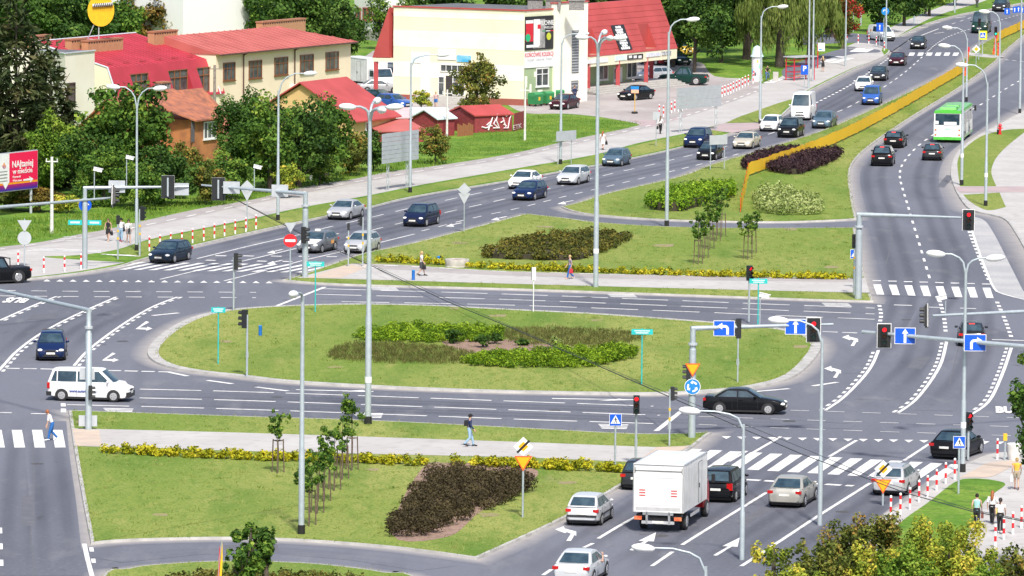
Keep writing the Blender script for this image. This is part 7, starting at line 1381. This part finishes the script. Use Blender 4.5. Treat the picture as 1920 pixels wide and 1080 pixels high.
def person(px, py, H, face, label, top='white', legs='jeans', bottom='trousers', hair='brown', hl='short', pose='walk', sleeves=.55, shoes='black', cap=None, bag=None, z0=.13, dress=False, name='person', loc=None):
    b = loc or G(px,py,z0); k = H/1.74; root = thing(name, label, 'person', b, face); V3 = lambda *a: Vector(a)*k
    w_ = 1 if pose in ('walk','bend') else .25
    if pose == 'cycle':
        pel = V3(-.12,0,.95); FL = [V3(-.10,.09,.93),V3(.26,.11,.80),V3(.16,.11,.40),V3(.30,.11,.36)]; BL = [V3(-.10,-.09,.93),V3(.18,-.11,.60),V3(.02,-.11,.20),V3(.16,-.11,.15)]; lean = .36
    else:
        pel = V3(0,0,.94); FL = [V3(0,.09,.91),V3(.14*w_,.09,.49),V3(.22*w_,.09,.085),V3(.22*w_+.15,.10,.03)]; BL = [V3(0,-.09,.91),V3(.03*w_,-.09,.48),V3(-.26*w_,-.09,.085+.06*w_),V3(-.26*w_+.14,-.10,.03)]; lean = .40 if pose == 'bend' else .03
    def sp(h): t = h-.94; return pel+V3(math.sin(lean)*t,0,math.cos(lean)*t)
    chest, neck, hb, hc, ht = sp(1.32), sp(1.47), sp(1.54), sp(1.615)+V3(.03,0,0), sp(1.70)+V3(.02,0,0); sL, sR = sp(1.41)+V3(0,.185,0), sp(1.41)+V3(0,-.185,0)
    if pose == 'cycle': aL = [sL, sL+V3(.18,.06,-.18), sL+V3(.36,.02,-.30)]; aR = [sR, sR+V3(.18,-.06,-.18), sR+V3(.36,-.02,-.30)]
    elif pose == 'phone': aL = [sL, sL+V3(.06,.12,-.22), sL+V3(.14,-.02,.02)]; aR = [sR, sR+V3(.06,-.12,-.22), sR+V3(.14,.02,.0)]
    elif pose == 'bend': aL = [sL, sL+V3(.06,.04,-.28), sL+V3(.10,.02,-.53)]; aR = [sR, sR+V3(.02,-.05,-.27), sR+V3(.10,-.02,-.52)]
    else: aL = [sL, sL+V3(-.11*w_,.05,-.27), sL+V3(-.06*w_+.02,.06,-.51)]; aR = [sR, sR+V3(.06*w_,-.05,-.27), sR+V3(.20*w_+.02,-.04,-.48)]
    vs, rs, es = [], [], []
    def chain(pts, rad, start=None):
        last = start
        for p, r in zip(pts, rad):
            vs.append(p); rs.append(r*k); i = len(vs)-1
            if last is not None: es.append((last, i))
            last = i
        return last
    i_p = chain([pel], [.115]); i_c = chain([sp(1.12), chest], [.105,.115], i_p); i_n = chain([neck, hb], [.055,.058], i_c); i_h = chain([hc, ht], [.088,.06], i_n); chain([hc+V3(.10,0,-.02)], [.014], i_h-1)
    for s in (1,-1): chain([hc+V3(-.005,.085*s,-.01)], [.016], i_h-1)
    for L_ in (FL, BL): chain(L_, [.085,.058,.038,.032], i_p)
    for A, s in ((aL,1),(aR,-1)):
        j = chain(A, [.052,.040,.028], i_c); d = (A[2]-A[1]).normalized(); side = Vector((1,0,0)) if abs(d.x) < .8 else Vector((0,0,1)); side = (side-d*side.dot(d)).normalized(); pm = chain([A[2]+d*.075*k], [.030], j)
        for q, ln in ((-.030,.062),(-.010,.075),(.010,.072),(.030,.058)): chain([A[2]+d*(.105*k)+side*q*k, A[2]+d*(.105+ln*.6)*k+side*q*1.1*k+Vector((0,-s,0))*.008*k, A[2]+d*(.105+ln)*k+side*q*k+Vector((0,-s,0))*.022*k], [.0095,.0088,.007], pm)
        chain([A[2]+d*.045*k+side*.042*k, A[2]+d*.085*k+side*.058*k], [.011,.009], j)
    me = bpy.data.meshes.new('body'); me.from_pydata(vs, es, []); me.materials.append(SKIN); o = bpy.data.objects.new('body', me); COL.objects.link(o); o.parent = root
    md = o.modifiers.new('skin','SKIN'); md.use_smooth_shade = True
    for i, r in enumerate(rs): me.skin_vertices[0].data[i].radius = (r, r); me.skin_vertices[0].data[i].use_root = (i == 0)
    md = o.modifiers.new('sub','SUBSURF'); md.levels = md.render_levels = 1; _people.append(o)
    T, B_ = CL[top], CL[legs]; mb = MB(); hem = sp(.90 if not dress else .86); mb.tube([hem, sp(1.02), sp(1.15), chest, sp(1.42), sp(1.465)], [.165*k,.15*k,.148*k,.178*k,.165*k,.07*k], 12, flat=.68)
    if sleeves > 0:
        for A in (aL, aR):
            q = A[0].lerp(A[1], min(1, sleeves*2)); pts = [A[0]+(Vector((0,0,.0))), q]; ra = [.07*k,.056*k]
            if sleeves > .5: pts.append(A[1].lerp(A[2], (sleeves-.5)*1.9)); ra.append(.042*k)
            mb.tube(pts, ra, 8)
    mb.build('top' if not dress else 'dress', T, root, smooth=60); mb = MB()
    if bottom == 'skirt' or dress: mb.tube([sp(1.0), pel, pel+V3(.02,0,-.20), pel+V3(.02,0,-.40)], [.15*k,.175*k,.20*k,.215*k], 12, flat=.75); mb.build('skirt', T if dress else B_, root, smooth=60)
    else:
        n_ = 4 if bottom == 'trousers' else 2
        for L_ in (FL, BL):
            if bottom == 'shorts': mb.tube([pel.lerp(L_[0],.6)+V3(0,0,.05), L_[0], L_[0].lerp(L_[1],.62)], [.11*k,.108*k,.095*k], 9)
            else: mb.tube([pel.lerp(L_[0],.6)+V3(0,0,.05), L_[0], L_[1], L_[2]+V3(0,0,.02)], [.115*k,.105*k,.074*k,.058*k], 9)
        mb.tube([sp(1.03), pel, pel+V3(0,0,-.08)], [.15*k,.165*k,.13*k], 12, flat=.7); mb.build('trousers' if bottom == 'trousers' else 'shorts', B_, root, smooth=60)
    for L_ in (FL, BL): mb = MB(); mb.tube([L_[2]+V3(-.07,0,-.03), L_[2]+V3(0,0,-.01), L_[3]+V3(.06,0,.0)], [.04*k,.05*k,.035*k], 8, flat=.9); mb.build('shoe', CL[shoes], root, smooth=60)
    if hair:
        mb = MB(); mb.ball(hc+V3(-.025,0,.03), .108*k, 0, 12, 7, (1,.92,1.05))
        if hl == 'long': mb.tube([hc+V3(-.06,0,.06), hc+V3(-.10,0,-.10), sp(1.34)+V3(-.12,0,0), sp(1.22)+V3(-.11,0,0)], [.07*k,.095*k,.085*k,.03*k], 9)
        if hl == 'tail': mb.tube([hc+V3(-.10,0,.06), hc+V3(-.17,0,-.02), hc+V3(-.15,0,-.22)], [.045*k,.042*k,.015*k], 8)
        if hl == 'bun': mb.ball(hc+V3(-.10,0,.10), .055*k)
        mb.build('hair', HR[hair], root, smooth=60)
    for s in (1,-1): mb = MB(); mb.ball(hc+V3(.083,.034*s,.012), .011*k, 0, 6, 4); mb.build('eye', SBLK, root)
    mb = MB(); mb.box(hc+V3(.088,0,-.045), (.008*k,.045*k,.010*k)); mb.build('mouth', mat('lips',(.42,.14,.12),.6), root)
    if cap: mb = MB(); mb.ball(hc+V3(0,0,.05), .115*k, 0, 12, 6, (1,.95,.85)); mb.box(hc+V3(.13,0,.055), (.10*k,.14*k,.015*k)); mb.build('cap', CL[cap], root, smooth=50)
    if bag:
        c, where = bag; P = {'hand': aR[2]+V3(.0,-.03,-.30), 'lhand': aL[2]+V3(0,.03,-.30), 'hip': pel+V3(.08,-.22,.0), 'lhip': pel+V3(.05,.22,-.02), 'back': sp(1.25)+V3(-.17,0,0), 'front': pel+V3(.20,.02,.0)}[where]
        mb = MB(); mb.box((0,0,0),(.30*k,.12*k,.30*k),0,taper=.8); up = (aR[2] if where == 'hand' else aL[2] if where == 'lhand' else sp(1.42)+V3(0,.1,0))+V3(0,0,0)-P; mb.tube([V3(-.1,0,.14), up, V3(.1,0,.14)], .012*k, 5); o = mb.build('bag', CL[c] if c in CL else c, None, loc=tuple(Matrix.Translation(b) @ Matrix.Rotation(face,4,'Z') @ P), rz=face); tag(o, {'white':'white','yellow':'bright yellow','brown':'brown','black':'black','red':'red','navy':'dark blue','grey':'grey'}.get(c,'dark')+' bag carried by the '+label.split(',')[0], 'bag')
    return root
A90 = R(-90)
person(203,452,1.66,R(-105),'woman in a short black dress, leftmost of the three on the left footpath','black',dress=True,hair='brown',hl='long',sleeves=0,shoes='peach',bag=('black','lhand'))
person(227,453,1.74,R(-95),'person in white shirt and jeans, middle of the three on the left footpath','white','ljeans',hair='dark',cap='black',shoes='red',bag=('black','lhip'))
person(241,455,1.72,R(-80),'woman in a loose white blouse, rightmost of the three on the left footpath','white','grey','shorts','dark','long',sleeves=.8,shoes='peach',bag=('black','front'))
person(790,517,1.70,R(-8),'blonde woman in white top and dark skirt, walking right on the upper footpath','white','dgrey','skirt','blonde','tail',sleeves=.3,bag=('black','hand'))
person(1069,523,1.66,R(188),'older woman with short fair hair and blue trousers, walking left on the upper footpath','pattern','blue','trousers','blonde',sleeves=.35,shoes='peach',bag=('red','lhand'))
person(880,837,1.74,R(2),'man in blue jacket, black cap and pale jeans, walking right on the lower footpath','navy','ljeans','trousers','dark',sleeves=.95,cap='black',bag=('black','back'))
person(98,826,1.72,R(185),'ginger haired boy in white shirt, bending forward on the left zebra','white','blue','trousers','auburn',pose='bend',sleeves=.45,shoes='white',z0=.02)
person(1831,990,1.68,R(80),'woman in teal sleeveless top, left of the three on the bottom right pavement','teal','black','trousers','dark','bun',sleeves=0,shoes='black',bag=('brown','hand'))
person(1860,982,1.62,R(75),'person with auburn hair and white top, middle of the three on the bottom right pavement','white','black','trousers','auburn','long',sleeves=.5,bag=('yellow','hand'))
person(1875,1000,1.72,R(80),'woman in white top and black leggings, right of the three on the bottom right pavement','white','black','trousers','dark','tail',sleeves=.25,shoes='white')
person(1906,918,1.64,R(85),'woman in apricot top, alone by the right-hand tree','orange','beige','shorts','blonde','bun',sleeves=.15,shoes='brown',bag=('white','lhand'))
person(1130,281,1.68,R(60),'woman in a white dress with long auburn hair, on the cycle path','white',dress=True,hair='auburn',hl='long',sleeves=.3,shoes='black',bag=('black','hand'))
person(1238,251,1.66,R(70),'woman in white blouse and black trousers, walking away by the yard','white','black','trousers','brown','long',sleeves=.9,bag=('black','lhand'))
person(1543,134,1.66,R(110),'woman in a black summer dress, walking away past the bus shelter','black',dress=True,hair='blonde',hl='long',pose='phone',sleeves=0,shoes='peach')
person(817,204,1.70,R(-95),'person in pale top and blue shorts, below the shop entrance steps','pink','blue','shorts','blonde',sleeves=.3,shoes='peach')
person(1077,193,1.74,R(-60),'man in a dark suit, standing behind the maroon saloon','navy','navy','trousers','brown',pose='stand',sleeves=.95)
person(719,166,1.72,R(-70),'person in blue jacket and pale trousers, in the rear yard beside the red column','blue','grey','trousers','brown',pose='stand',sleeves=.95)
person(1832,14,1.70,R(90),'person in purple, far up the footpath at the top edge','purple','dgrey','trousers','dark',sleeves=.9)
def bicycle(px, py, face, label, z0=.135):
    b = G(px,py,z0); root = thing('bicycle', label, 'bicycle', b, face)
    for x in (-.52,.52): mb = MB(); mb.tube([(x+.33*math.cos(a*math.pi/10),0,.34+.33*math.sin(a*math.pi/10)) for a in range(21)], .022, 5, cap=False); mb.build('wheel', TYRE, root)
    mb = MB()
    for p in ([(-.52,0,.34),(-.10,0,.32),(.38,0,.80),(-.16,0,.80),(-.10,0,.32)],[(-.52,0,.34),(-.16,0,.80)],[(.52,0,.34),(.38,0,.80),(.36,0,1.02)],[(.36,-.28,1.04),(.36,.28,1.04)]): mb.tube(p, .02, 5)
    mb.build('frame', TRIM, root); mb = MB(); mb.ball((-.18,0,.90),.1,0,8,5,(1.3,.8,.4)); mb.build('saddle', SBLK, root); return b
b = bicycle(1438,153,R(-70),'dark bicycle ridden towards us beside the advertising column'); person(0,0,1.74,R(-70),'cyclist in dark shirt, riding beside the advertising column','black','jeans','trousers',None,pose='cycle',sleeves=.3,loc=b)
b = bicycle(1735,30,R(75),'bicycle ridden away along the far footpath'); person(0,0,1.74,R(75),'cyclist with blue backpack, riding away on the far footpath','white','dgrey','shorts','dark',pose='cycle',sleeves=.4,loc=b,bag=('navy','back'))
bpy.context.view_layer.update(); dg = bpy.context.evaluated_depsgraph_get()
for o in _people:
    me = bpy.data.meshes.new_from_object(o.evaluated_get(dg)); o.modifiers.clear(); o.data = me; me.polygons.foreach_set('use_smooth', [True]*len(me.polygons))
